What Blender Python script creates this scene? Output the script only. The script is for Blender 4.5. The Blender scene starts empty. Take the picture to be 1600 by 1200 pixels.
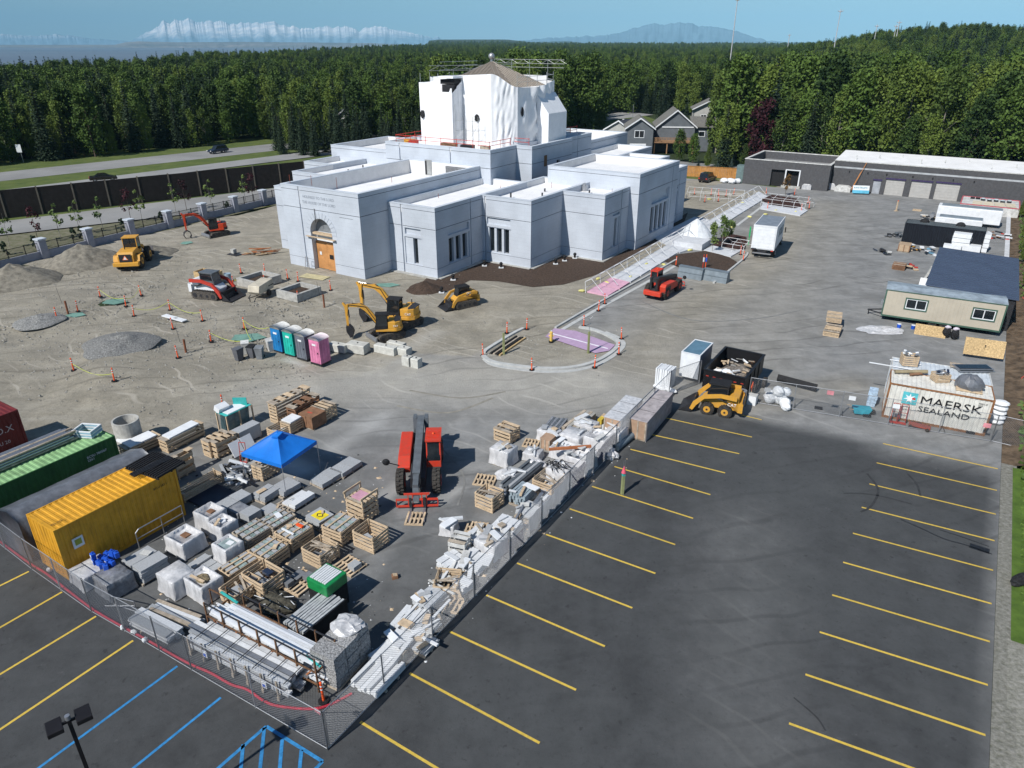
import bpy, bmesh, math, random
import numpy as np
from mathutils import Vector, Matrix, Euler, noise
from math import sin, cos, pi, radians as R, sqrt, atan2, hypot
random.seed(7)
SC = bpy.context.scene
COL = SC.collection
# ------------------------------------------------------------------ camera
F, HOR, CH = 1120.0, 66.0, 23.2
PITCH = math.atan((600 - HOR) / F)
cd = bpy.data.cameras.new('camera'); cam = bpy.data.objects.new('camera', cd); COL.objects.link(cam)
cam.location = (0, 0, CH); cam.rotation_euler = (pi/2 - PITCH, 0, 0)
cd.sensor_width = 36; cd.lens = 36 * F / 1600; cd.clip_start = .5; cd.clip_end = 120000
SC.camera = cam
SC.render.resolution_x = 1024; SC.render.resolution_y = 768
# ------------------------------------------------------------------ sky, sun, exposure
SUN_EL, SHADOW_AZ = 44, 48          # elevation, and the compass direction (from +X) in which shadows fall
w = bpy.data.worlds.new('World'); SC.world = w; w.use_nodes = True
nt = w.node_tree; nt.nodes.clear()
o = nt.nodes.new('ShaderNodeOutputWorld'); bg = nt.nodes.new('ShaderNodeBackground'); sk = nt.nodes.new('ShaderNodeTexSky')
sk.sky_type = 'NISHITA'; sk.sun_disc = False; sk.sun_elevation = R(SUN_EL)
sk.sun_rotation = R(90 - (SHADOW_AZ + 180)) ; sk.altitude = 50; sk.air_density = 1.0; sk.dust_density = 0; sk.ozone_density = 3
tint = nt.nodes.new('ShaderNodeVectorMath'); tint.operation = 'MULTIPLY'; tint.inputs[1].default_value = (.90, 1.22, 1.42)
tc = nt.nodes.new('ShaderNodeTexCoord'); mp = nt.nodes.new('ShaderNodeMapping'); mp.inputs['Scale'].default_value = (3, 3, 34); cl = nt.nodes.new('ShaderNodeTexNoise'); cl.inputs['Scale'].default_value = 1.6; cl.inputs['Detail'].default_value = 6; cr_ = nt.nodes.new('ShaderNodeMapRange'); cr_.inputs['From Min'].default_value = .48; cr_.inputs['From Max'].default_value = .72; cr_.inputs['To Max'].default_value = .22; wx = nt.nodes.new('ShaderNodeMix'); wx.data_type = 'RGBA'; wx.inputs['B'].default_value = (11, 12, 13, 1)
nt.links.new(tc.outputs['Generated'], mp.inputs[0]); nt.links.new(mp.outputs[0], cl.inputs[0]); nt.links.new(cl.outputs[0], cr_.inputs['Value']); nt.links.new(cr_.outputs[0], wx.inputs['Factor']); nt.links.new(tint.outputs[0], wx.inputs['A'])
nt.links.new(sk.outputs[0], tint.inputs[0]); nt.links.new(wx.outputs['Result'], bg.inputs[0]); nt.links.new(bg.outputs[0], o.inputs[0]); bg.inputs[1].default_value = .052
sl = bpy.data.lights.new('sun', 'SUN'); sl.energy = 5.0; sl.angle = R(.5); sl.color = (1, .965, .91)
so = bpy.data.objects.new('sun', sl); COL.objects.link(so)
sd = Vector((cos(R(SHADOW_AZ))*cos(R(SUN_EL)), sin(R(SHADOW_AZ))*cos(R(SUN_EL)), -sin(R(SUN_EL))))
so.rotation_euler = sd.to_track_quat('-Z', 'Y').to_euler(); so.location = (-60, -60, 80)
vs = SC.view_settings; vs.view_transform = 'Standard'; vs.look = 'None'; vs.exposure = 0.16; vs.gamma = 1; vs.use_curve_mapping = False

# ------------------------------------------------------------------ helpers
_cp, _sp = cos(PITCH), sin(PITCH)
def P(u, v, z=0.0):
    """ground position (at height z) of something seen at pixel u, v of the 1600x1200 survey photo"""
    x = (u - 800) / F; y = (600 - v) / F
    d = (x, y*_sp + _cp, y*_cp - _sp); t = (CH - z) / -d[2]
    return (d[0]*t, d[1]*t)
def ang(a, b):
    (x0, y0), (x1, y1) = P(*a), P(*b); return atan2(y1-y0, x1-x0)
TH = R(-32.5)                        # direction of the site grid
SX, SY = cos(TH), sin(TH)
OX, OY = P(571, 437)                 # front corner of the temple
def st(s, t): return (OX + s*SX - t*SY, OY + s*SY + t*SX)

MATS = {}
def mat(name, col, rough=.8, var=.15, scale=1.5, metal=0.0, bump=0.0, col2=None, spec=.3, stretch=None, alpha=None, trans=0, streak=0, coat=0):
    if name in MATS: return MATS[name]
    m = bpy.data.materials.new(name); m.use_nodes = True; n = m.node_tree; L = n.links
    b = n.nodes['Principled BSDF']; b.inputs['Roughness'].default_value = rough; b.inputs['Metallic'].default_value = metal
    b.inputs['Specular IOR Level'].default_value = spec
    if coat: b.inputs['Coat Weight'].default_value = coat
    if alpha is not None: b.inputs['Alpha'].default_value = alpha
    if trans: b.inputs['Transmission Weight'].default_value = trans
    g = n.nodes.new('ShaderNodeNewGeometry'); mp = n.nodes.new('ShaderNodeMapping'); L.new(g.outputs['Position'], mp.inputs['Vector'])
    if stretch: mp.inputs['Scale'].default_value = stretch
    t = n.nodes.new('ShaderNodeTexNoise'); t.inputs['Scale'].default_value = scale; t.inputs['Detail'].default_value = 6; t.inputs['Roughness'].default_value = .65
    L.new(mp.outputs[0], t.inputs['Vector'])
    c2 = col2 or tuple(max(0, c*(1-2*var)) for c in col)
    c1 = col if col2 else tuple(min(1, c*(1+var)) for c in col)
    cr = n.nodes.new('ShaderNodeValToRGB'); cr.color_ramp.elements[0].position = .3; cr.color_ramp.elements[1].position = .7
    cr.color_ramp.elements[0].color = (*c2, 1); cr.color_ramp.elements[1].color = (*c1, 1)
    L.new(t.outputs[0], cr.inputs[0])
    oi = n.nodes.new('ShaderNodeObjectInfo'); ma = n.nodes.new('ShaderNodeMath'); ma.operation = 'MULTIPLY_ADD'
    ma.inputs[1].default_value = .5*var + .04; ma.inputs[2].default_value = 1 - .25*var - .02; L.new(oi.outputs['Random'], ma.inputs[0])
    mx = n.nodes.new('ShaderNodeVectorMath'); mx.operation = 'SCALE'; L.new(cr.outputs[0], mx.inputs[0]); L.new(ma.outputs[0], mx.inputs['Scale'])
    out = mx.outputs[0]
    if streak:       # vertical weather streaks / rust
        mp2 = n.nodes.new('ShaderNodeMapping'); mp2.inputs['Scale'].default_value = (5, 5, .35); L.new(g.outputs['Position'], mp2.inputs['Vector'])
        t2 = n.nodes.new('ShaderNodeTexNoise'); t2.inputs['Scale'].default_value = 1.6; t2.inputs['Detail'].default_value = 5; L.new(mp2.outputs[0], t2.inputs['Vector'])
        r2 = n.nodes.new('ShaderNodeValToRGB'); r2.color_ramp.elements[0].position = .56; r2.color_ramp.elements[1].position = .74; L.new(t2.outputs[0], r2.inputs[0])
        mm = n.nodes.new('ShaderNodeMath'); mm.operation = 'MULTIPLY'; mm.inputs[1].default_value = streak; L.new(r2.outputs[0], mm.inputs[0])
        mc = n.nodes.new('ShaderNodeMix'); mc.data_type = 'RGBA'; L.new(mm.outputs[0], mc.inputs['Factor']); L.new(out, mc.inputs['A']); mc.inputs['B'].default_value = (.09, .035, .012, 1)
        out = mc.outputs['Result']
    L.new(out, b.inputs['Base Color'])
    if bump:
        bu = n.nodes.new('ShaderNodeBump'); bu.inputs['Strength'].default_value = min(1, bump); bu.inputs['Distance'].default_value = .05*max(1, bump)
        L.new(t.outputs[0], bu.inputs['Height']); L.new(bu.outputs[0], b.inputs['Normal'])
    MATS[name] = m; return m
def attr_col(name, fn):
    pass

class MB:
    """mesh builder: many shapes, one mesh"""
    def __init__(s): s.v = []; s.f = []; s.mi = []; s.m = []; s.sm = []
    def mid(s, m):
        if m not in s.m: s.m.append(m)
        return s.m.index(m)
    def add(s, vs, fs, m, smooth=False, M=None):
        k = len(s.v); s.v += [tuple(M @ Vector(p)) for p in vs] if M else [tuple(p) for p in vs]
        i = s.mid(m)
        for f in fs: s.f.append(tuple(k+a for a in f)); s.mi.append(i); s.sm.append(smooth)
        return s
    def box(s, x0, x1, y0, y1, z0, z1, m, M=None):
        return s.add([(x0,y0,z0),(x1,y0,z0),(x1,y1,z0),(x0,y1,z0),(x0,y0,z1),(x1,y0,z1),(x1,y1,z1),(x0,y1,z1)],
                     [(0,3,2,1),(4,5,6,7),(0,1,5,4),(1,2,6,5),(2,3,7,6),(3,0,4,7)], m, M=M)
    def cbox(s, c, d, m, rz=0, rx=0, ry=0):
        M = Matrix.Translation(c) @ Euler((rx, ry, rz)).to_matrix().to_4x4()
        return s.box(-d[0]/2, d[0]/2, -d[1]/2, d[1]/2, -d[2]/2, d[2]/2, m, M)
    def prism(s, pts, z0, z1, m, M=None):
        """polygon pts (x,y) counter-clockwise extruded z0..z1"""
        n = len(pts)
        return s.add([(x,y,z0) for x,y in pts]+[(x,y,z1) for x,y in pts],
                     [tuple(range(n))[::-1], tuple(range(n,2*n))]+[(i,(i+1)%n,n+(i+1)%n,n+i) for i in range(n)], m, M=M)
    def side(s, pts, y0, y1, m, M=None):
        """profile pts (x,z) extruded along y"""
        n = len(pts)
        return s.add([(x,y0,z) for x,z in pts]+[(x,y1,z) for x,z in pts],
                     [tuple(range(n)), tuple(range(n,2*n))[::-1]]+[(i,n+i,n+(i+1)%n,(i+1)%n) for i in range(n)], m, M=M)
    def tube(s, a, b, r, m, n=8, r2=None, cap=True, smooth=True):
        a, b = Vector(a), Vector(b); d = b-a
        if d.length < 1e-6: return s
        q = d.to_track_quat('Z', 'Y').to_matrix(); r2 = r if r2 is None else r2
        vs = [a + q @ Vector((r*cos(2*pi*i/n), r*sin(2*pi*i/n), 0)) for i in range(n)] + [b + q @ Vector((r2*cos(2*pi*i/n), r2*sin(2*pi*i/n), 0)) for i in range(n)]
        s.add(vs, [(i,(i+1)%n,n+(i+1)%n,n+i) for i in range(n)], m, smooth)
        if cap: s.add([vs[i] for i in range(n)], [tuple(range(n))[::-1]], m); s.add([vs[n+i] for i in range(n)], [tuple(range(n))], m)
        return s
    def path(s, pts, r, m, n=6):
        for a, b in zip(pts, pts[1:]): s.tube(a, b, r, m, n)
        return s
    def ball(s, c, r, m, n=10, k=6, sq=(1,1,1), jit=0):
        vs = []; fs = []
        for j in range(k+1):
            th = pi*j/k
            for i in range(n):
                q = 1 + (random.uniform(-jit, jit) if 0 < j < k else 0)
                vs.append((c[0]+r*sq[0]*q*sin(th)*cos(2*pi*i/n), c[1]+r*sq[1]*q*sin(th)*sin(2*pi*i/n), c[2]+r*sq[2]*q*cos(th)))
        for j in range(k):
            for i in range(n): fs.append((j*n+i, (j+1)*n+i, (j+1)*n+(i+1)%n, j*n+(i+1)%n))
        return s.add(vs, fs, m, jit == 0)
    def build(s, name, parent=None, loc=None, rz=0, label=None, kind=None, bevel=0):
        me = bpy.data.meshes.new(name); me.from_pydata(s.v, [], s.f)
        for m in s.m: me.materials.append(m)
        me.polygons.foreach_set('material_index', s.mi); me.polygons.foreach_set('use_smooth', s.sm); me.update()
        o = bpy.data.objects.new(name, me); COL.objects.link(o)
        if parent: o.parent = parent
        if loc: o.location = loc
        o.rotation_euler.z = rz
        if label: o['label'] = label
        if kind: o['kind'] = kind
        if bevel:
            b = o.modifiers.new('bevel', 'BEVEL'); b.width = bevel; b.segments = 2; b.limit_method = 'ANGLE'
        return o
def tag(o, label, cat, group=None):
    o['label'] = label; o['category'] = cat
    if group: o['group'] = group
    return o
def thing(name, label, cat, xy, rz=0, z=0, group=None):
    o = bpy.data.objects.new(name, None); COL.objects.link(o); o.empty_display_size = .3
    o.location = (xy[0], xy[1], z); o.rotation_euler.z = rz
    return tag(o, label, cat, group)
def struct(o): o['kind'] = 'structure'; return o
_cube = {}
def bx(parent, name, m, c, d, rz=0, rx=0, ry=0, label=None):
    """one box-shaped piece, sharing its mesh with every other piece of that material"""
    if m.name not in _cube:
        me = MB().box(-.5,.5,-.5,.5,-.5,.5, m); mesh = bpy.data.meshes.new('piece_'+m.name); mesh.from_pydata(me.v, [], me.f); mesh.materials.append(m); _cube[m.name] = mesh
    o = bpy.data.objects.new(name, _cube[m.name]); COL.objects.link(o); o.parent = parent; o.location = c; o.scale = d; o.rotation_euler = (rx, ry, rz)
    if label: o['label'] = label
    return o
KIDS = {}
def dup(root, xy, rz=0, label=None, z=None, group=None, scale=None):
    if root.name not in KIDS: KIDS[root.name] = [(c, list(c.children)) for c in root.children]
    r = root.copy(); COL.objects.link(r); r.location = (xy[0], xy[1], root.location.z if z is None else z); r.rotation_euler.z = rz
    if label: r['label'] = label
    if group: r['group'] = group
    if scale: r.scale = scale if hasattr(scale, '__len__') else (scale,)*3
    for c, gs in KIDS[root.name]:
        k = c.copy(); COL.objects.link(k); k.parent = r
        for g in gs: q = g.copy(); COL.objects.link(q); q.parent = k
    return r
def text(s, size, m, parent, loc, rot, ext=.01, name='lettering', align='LEFT', sx=1.0, bold=0):
    cu = bpy.data.curves.new(name, 'FONT'); cu.body = s; cu.size = size; cu.extrude = ext; cu.align_x = align; cu.align_y = 'CENTER'; cu.offset = bold; cu.resolution_u = 2
    to = bpy.data.objects.new(name+'_tmp', cu); COL.objects.link(to)
    dg = bpy.context.evaluated_depsgraph_get(); me = bpy.data.meshes.new_from_object(to.evaluated_get(dg)); bpy.data.objects.remove(to)
    me.materials.clear(); me.materials.append(m)
    o = bpy.data.objects.new(name, me); COL.objects.link(o); o.parent = parent; o.location = loc; o.rotation_euler = rot; o.scale = (sx, 1, 1)
    return o
def wallgrid(mb, org, ud, nd, U, Z, m, holes=(), z0=0.0):
    """vertical wall from org along ud (length U), height z0..Z, outward normal nd; holes = (u0,u1,z0,z1,depth[,mat])"""
    us = sorted({0, U} | {h[0] for h in holes} | {h[1] for h in holes}); zs = sorted({z0, Z} | {h[2] for h in holes} | {h[3] for h in holes})
    us = [u for u in us if 0 <= u <= U]; zs = [z for z in zs if z0 <= z <= Z]
    def cell(i, j):
        if i < 0 or j < 0 or i >= len(us)-1 or j >= len(zs)-1: return (0.0, m)
        u = (us[i]+us[i+1])/2; z = (zs[j]+zs[j+1])/2; r = (0.0, m)
        for h in holes:
            if h[0] < u < h[1] and h[2] < z < h[3]: r = (h[4], h[5] if len(h) > 5 else m)
        return r
    def pt(u, z, d): return (org[0]+ud[0]*u-nd[0]*d, org[1]+ud[1]*u-nd[1]*d, z)
    flip = ud[0]*nd[1]-ud[1]*nd[0] > 0
    def q(a, b, c, e, mm): mb.add([a, b, c, e], [(3,2,1,0) if flip else (0,1,2,3)], mm)
    for i in range(len(us)-1):
        for j in range(len(zs)-1):
            d, mm = cell(i, j); q(pt(us[i],zs[j],d), pt(us[i+1],zs[j],d), pt(us[i+1],zs[j+1],d), pt(us[i],zs[j+1],d), mm)
            d2, m2 = cell(i+1, j)
            if i+1 < len(us)-1 and d2 != d: q(pt(us[i+1],zs[j],d), pt(us[i+1],zs[j],d2), pt(us[i+1],zs[j+1],d2), pt(us[i+1],zs[j+1],d), m)
            d2, m2 = cell(i, j+1)
            if j+1 < len(zs)-1 and d2 != d: q(pt(us[i],zs[j+1],d), pt(us[i+1],zs[j+1],d), pt(us[i+1],zs[j+1],d2), pt(us[i],zs[j+1],d2), m)
    return mb
# common materials
STEEL = mat('galvanised_steel', (.45,.46,.48), .45, .1, 6, .8)
DSTEEL = mat('dark_steel', (.04,.04,.045), .5, .2, 5, .3)
BLACK = mat('black_rubber', (.018,.018,.02), .8, .3, 8, bump=.3)
TYRE = mat('dusty_tyre', (.055,.05,.045), .95, .35, 9, bump=.6)
GLASS = mat('dark_glass', (.012,.016,.02), .08, .1, 3, spec=.6)
WOOD = mat('raw_pine', (.56,.43,.29), .85, .2, 3, stretch=(1,1,6))
WOOD2 = mat('weathered_pine', (.40,.34,.27), .9, .25, 3)
OSB = mat('oriented_strand_board', (.52,.37,.19), .85, .25, 9)
CARD = mat('brown_crate_board', (.24,.13,.075), .85, .2, 3)
WHITE = mat('white_paint', (.72,.74,.76), .45, .06, 2)
WHITED = mat('dirty_white', (.6,.6,.58), .6, .2, 2, streak=.15)
CONC = mat('concrete', (.42,.415,.39), .9, .18, 2.5, bump=.4)
CONCL = mat('light_concrete', (.55,.56,.57), .9, .1, 2, bump=.2)
GRAN = mat('grey_granite', (.36,.375,.39), .6, .1, 14)
GRANL = mat('pale_granite', (.60,.62,.64), .6, .08, 10)
GRAND = mat('dark_granite', (.17,.18,.195), .6, .15, 14)
FILM = mat('plastic_film', (.62,.62,.63), .22, .18, 4, spec=.6, bump=1.0, stretch=(1,1,.35), col2=(.38,.385,.40))
FILMD = mat('grey_plastic_film', (.28,.29,.31), .2, .3, 3.5, spec=.7, bump=1.0, col2=(.12,.125,.14))
ORANGE = mat('safety_orange', (.85,.11,.025), .5, .1, 4)
YEL = mat('machine_yellow', (.66,.33,.03), .5, .12, 4, col2=(.50,.27,.06))
RED = mat('machine_red', (.52,.035,.02), .5, .12, 4, col2=(.34,.05,.035))
# ------------------------------------------------------------------ ground materials
def ground_material():
    m = bpy.data.materials.new('site_ground'); m.use_nodes = True; n = m.node_tree; L = n.links; b = n.nodes['Principled BSDF']
    b.inputs['Roughness'].default_value = .92; b.inputs['Specular IOR Level'].default_value = .25
    g = n.nodes.new('ShaderNodeNewGeometry')
    def noi(sc, det=5, ro=.6, scale=(1,1,1), rot=0, dist=0):
        mp = n.nodes.new('ShaderNodeMapping'); mp.inputs['Scale'].default_value = scale; mp.inputs['Rotation'].default_value = (0,0,rot); L.new(g.outputs['Position'], mp.inputs[0])
        t = n.nodes.new('ShaderNodeTexNoise'); t.inputs['Scale'].default_value = sc; t.inputs['Detail'].default_value = det; t.inputs['Roughness'].default_value = ro; t.inputs['Distortion'].default_value = dist
        L.new(mp.outputs[0], t.inputs[0]); return t.outputs[0]
    def ramp(src, a, bb, c0=(0,0,0,1), c1=(1,1,1,1)):
        r = n.nodes.new('ShaderNodeValToRGB'); r.color_ramp.elements[0].position = a; r.color_ramp.elements[1].position = bb
        r.color_ramp.elements[0].color = c0; r.color_ramp.elements[1].color = c1; L.new(src, r.inputs[0]); return r.outputs[0]
    def mixc(f, a, bb):
        x = n.nodes.new('ShaderNodeMix'); x.data_type = 'RGBA'
        for s, k in ((f,'Factor'),(a,'A'),(bb,'B')):
            if hasattr(s, 'links'): L.new(s, x.inputs[k])
            else: x.inputs[k].default_value = s
        return x.outputs['Result']
    def mth(op, a, bb):
        x = n.nodes.new('ShaderNodeMath'); x.operation = op; x.use_clamp = True
        for i, s in enumerate((a, bb)):
            if hasattr(s, 'links'): L.new(s, x.inputs[i])
            else: x.inputs[i].default_value = s
        return x.outputs[0]
    at = n.nodes.new('ShaderNodeAttribute'); at.attribute_name = 'surf'; sep = n.nodes.new('ShaderNodeSeparateColor'); L.new(at.outputs['Color'], sep.inputs[0])
    dust, dirt, misc = sep.outputs[0], sep.outputs[1], sep.outputs[2]
    big = noi(.09, 5, .6); med = noi(.7, 6, .65); fine = noi(9, 4, .8); fleck = noi(26, 3, .7); tr = noi(.5, 6, .65, (.13, 1, 1), -.12, .5); tr2 = noi(.7, 5, .65, (.10, 1, 1), .22, .8)
    # asphalt, dark with lighter worn clouds, dark drips and pale specks
    a = mixc(ramp(med, .35, .68), (.037,.039,.041,1), (.057,.060,.063,1)); a = mixc(mth('MULTIPLY', ramp(big, .42, .66), .6), a, (.068,.073,.075,1))
    a = mixc(mth('MULTIPLY', ramp(noi(2.6, 4, .6), .62, .70), .6), a, (.018,.018,.02,1))
    a = mixc(mth('MULTIPLY', ramp(noi(2.1, 7, .75), .62, .75), .28), a, (.19,.19,.19,1))
    a = mixc(mth('MULTIPLY', ramp(fleck, .6, .78), .22), a, (.17,.17,.17,1))
    # grey stone dust
    d = mixc(ramp(med, .3, .7), (.20,.205,.205,1), (.285,.285,.28,1)); d = mixc(mth('MULTIPLY', ramp(tr, .45, .68), .3), d, (.38,.375,.36,1)); d = mixc(mth('MULTIPLY', ramp(tr2, .52, .75), .3), d, (.10,.10,.10,1))
    # tan soil
    e = mixc(ramp(med, .3, .72), (.245,.22,.168,1), (.41,.375,.30,1)); e = mixc(ramp(big, .35, .65), e, (.35,.32,.26,1))
    e = mixc(mth('MULTIPLY', ramp(tr2, .52, .7), .32), e, (.19,.17,.135,1)); e = mixc(mth('MULTIPLY', ramp(tr, .5, .7), .32), e, (.47,.445,.39,1))
    e = mixc(mth('MULTIPLY', ramp(fine, .55, .75), .45), e, (.5,.49,.46,1)); e = mixc(mth('MULTIPLY', ramp(fleck, .58, .7), .35), e, (.14,.13,.115,1))
    def wav(sc, rot, dist, seed):
        mp = n.nodes.new('ShaderNodeMapping'); mp.inputs['Rotation'].default_value = (0,0,rot); mp.inputs['Location'].default_value = (seed,seed*2,0); L.new(g.outputs['Position'], mp.inputs[0])
        x = n.nodes.new('ShaderNodeTexWave'); x.inputs['Scale'].default_value = sc; x.inputs['Distortion'].default_value = dist; x.inputs['Detail'].default_value = 3; x.inputs['Detail Scale'].default_value = .35; L.new(mp.outputs[0], x.inputs[0]); return x.outputs['Fac']
    tk = mth('MULTIPLY', ramp(wav(.16, 1.3, 14, 3), .93, .99), ramp(noi(.13, 3, .5), .45, .6)); tk2 = mth('MULTIPLY', ramp(wav(.21, 2.2, 18, 11), .94, .99), ramp(noi(.17, 3, .5), .5, .62))
    grit = noi(3.5, 8, .85); blot = noi(.28, 6, .7)
    e = mixc(mth('MULTIPLY', ramp(blot, .42, .6), .55), e, (.20,.185,.15,1)); e = mixc(mth('MULTIPLY', ramp(grit, .5, .66), .6), e, (.155,.14,.115,1)); e = mixc(mth('MULTIPLY', tk, .5), e, (.13,.115,.09,1)); e = mixc(mth('MULTIPLY', tk2, .5), e, (.52,.48,.41,1))
    d = mixc(mth('MULTIPLY', ramp(blot, .45, .6), .5), d, (.135,.135,.13,1)); d = mixc(mth('MULTIPLY', ramp(grit, .52, .68), .4), d, (.13,.13,.125,1)); d = mixc(mth('MULTIPLY', tk, .45), d, (.09,.09,.088,1)); d = mixc(mth('MULTIPLY', tk2, .4), d, (.38,.375,.355,1))
    a = mixc(mth('MULTIPLY', ramp(grit, .52, .7), .55), a, (.022,.023,.026,1)); a = mixc(mth('MULTIPLY', ramp(blot, .5, .68), .35), a, (.085,.089,.089,1)); a = mixc(mth('MULTIPLY', tk, .12), a, (.015,.015,.017,1))
    f1 = mth('ADD', dust, mth('MULTIPLY', mth('SUBTRACT', noi(.5, 7, .7), .5), mth('MULTIPLY', dust, 2.2)))
    f2 = mth('ADD', dirt, mth('MULTIPLY', mth('SUBTRACT', noi(.4, 7, .7), .5), mth('MULTIPLY', dirt, 1.2)))
    c = mixc(f1, a, d); c = mixc(f2, c, e); c = mixc(misc, c, (.62,.62,.60,1))
    L.new(c, b.inputs['Base Color'])
    bu = n.nodes.new('ShaderNodeBump'); bu.inputs['Distance'].default_value = .16; bu.inputs['Strength'].default_value = .8
    hh = mth('MULTIPLY', mth('ADD', mth('MULTIPLY', fine, .4), mth('MULTIPLY', grit, .6)), mth('ADD', dirt, .15)); L.new(hh, bu.inputs['Height']); L.new(bu.outputs[0], b.inputs['Normal'])
    return m
MG = ground_material()
M_GRASS = mat('mown_grass', (.10,.17,.025), .95, .3, 1.2, bump=.8, col2=(.045,.085,.012))
M_GRASSD = mat('rough_verge_grass', (.11,.135,.035), .95, .3, .35, bump=.8, col2=(.05,.08,.018))
M_SOIL = mat('dark_topsoil', (.075,.05,.036), .98, .35, 5, bump=1.5)
M_BARK = mat('red_bark_mulch', (.065,.028,.022), .98, .4, 9, bump=1.5)
M_GRAV = mat('pale_gravel', (.30,.29,.26), .95, .4, 5, bump=1.5, col2=(.13,.13,.10))
M_ROAD = mat('worn_road', (.27,.27,.265), .9, .12, .3, stretch=(.3,.3,1))
M_BROWN = mat('brown_slope_soil', (.12,.085,.055), .98, .35, 1.5, bump=1.5)
YLINE = mat('yellow_line_paint', (.66,.46,.07), .7, .22, 9, col2=(.45,.32,.06))
BLINE = mat('blue_line_paint', (.035,.22,.48), .7, .2, 5)

# ---- one strip of quads (s,t) grid shared by soil and asphalt sheets
def tnoise(x, y, sc, seed=0):
    return noise.noise(Vector((x*sc+seed, y*sc-seed, seed*.37)))
def px(poly): return [P(*p) for p in poly]
def sdf(X, Y, poly):
    d = np.full(X.shape, 1e9); ins = np.zeros(X.shape, bool); n = len(poly)
    for i in range(n):
        (x0,y0),(x1,y1) = poly[i], poly[(i+1)%n]; ex, ey = x1-x0, y1-y0; wx, wy = X-x0, Y-y0
        t = np.clip((wx*ex+wy*ey)/(ex*ex+ey*ey+1e-9), 0, 1); d = np.minimum(d, (wx-ex*t)**2+(wy-ey*t)**2)
        c = ((y0 <= Y) != (y1 <= Y)) & (X < ex*(Y-y0)/(ey+1e-12)+x0); ins ^= c
    d = np.sqrt(d); return np.where(ins, -d, d)
def stroke(X, Y, pts, wd):
    d = np.full(X.shape, 1e9)
    for (x0,y0),(x1,y1) in zip(pts, pts[1:]):
        ex, ey = x1-x0, y1-y0; wx, wy = X-x0, Y-y0; t = np.clip((wx*ex+wy*ey)/(ex*ex+ey*ey+1e-9), 0, 1)
        d = np.minimum(d, (wx-ex*t)**2+(wy-ey*t)**2)
    return np.exp(-d/(wd*wd))
ss = np.concatenate([np.arange(-38.5, 58.3, .5), [58.7]]); ts = np.arange(-56, 100.1, .5)
Sg, Tg = np.meshgrid(ss, ts, indexing='ij'); Xg = OX + Sg*SX - Tg*SY; Yg = OY + Sg*SY + Tg*SX
def sstep(a, b, x): q = np.clip((x-a)/(b-a), 0, 1); return q*q*(3-2*q)
bnd = np.interp(Tg, [-45,-31,-17.5,-13,-11,-3,-1,86,87], [12,13,17.4,17.4,22,23,24.4,24.2,-60])
soil = sstep(.6, -.6, Sg-bnd)                                    # 1 on bare soil
soil = np.maximum(soil, sstep(1.4, -1.4, sdf(Xg, Yg, px([(752,552),(790,520),(860,498),(905,515),(968,545),(930,570),(870,578),(800,572)]))))
lot = sstep(.9, -.9, sdf(Xg, Yg, [st(38.2,-60),st(58.7,-60),st(58.7,-8),st(43,-9.5),st(38.2,-11)]))
lot = np.maximum(lot, sstep(.5,-.5, Tg+43))
dust = .28 + .62*sstep(-38, -20, Tg); dust = np.where(Sg < 13, dust, dust)
dust = np.maximum(dust, .9*stroke(Xg, Yg, px([(250,740),(420,700),(560,660),(700,680)]), 4.5)); dust = np.maximum(dust, .75*stroke(Xg, Yg, px([(560,900),(640,800),(740,700)]), 1.6))
dust = dust*(1-lot) + lot*.04
dust = np.maximum(dust, .8*stroke(Xg, Yg, px([(1400,690),(1480,700),(1560,720)]), 2.0)); dust = np.maximum(dust, .35*stroke(Xg, Yg, px([(1180,640),(1380,668)]), 1.2))
dust = np.maximum(dust, .22*stroke(Xg, Yg, px([(1180,1200),(1150,1000),(1160,820)]), 3))
dirt = soil*.92
dirt = np.maximum(dirt, .75*stroke(Xg, Yg, px([(300,640),(560,590),(700,590),(900,600),(1000,570),(1080,480),(1180,420),(1250,330)]), 4.5)*(1-lot))
dirt = np.maximum(dirt, .4*stroke(Xg, Yg, px([(1330,600),(1100,640)]), 2)*(1-lot))
dirt = np.maximum(dirt, .35*stroke(Xg, Yg, px([(1290,320),(1200,480),(1150,560)]), 5))
white = .26*stroke(Xg, Yg, px([(420,610),(620,590),(760,600),(930,600)]), 3.5)*(1-lot)
for pl, wd, a in (([(430,725),(470,735),(410,705)], .9, .75), ([(370,700),(420,720)], .7, .5), ([(520,700),(600,650)], .8, .25), ([(630,755),(600,775)], .5, .35), ([(715,765),(690,780)], .35, .35), ([(450,560),(470,570)], .4, .5), ([(680,520),(640,545)],.9,.2)):
    white = np.maximum(white, a*stroke(Xg, Yg, px(pl), wd))
Zg = np.zeros_like(Sg)
flat = [tnoise(x, y, .11, 3)*.28 + tnoise(x, y, .45, 9)*.10 + tnoise(x, y, 1.3, 5)*.05 for x, y in zip(Xg.ravel(), Yg.ravel())]
Zg = np.array(flat).reshape(Sg.shape)*sstep(0, 3, bnd-Sg)
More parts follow.
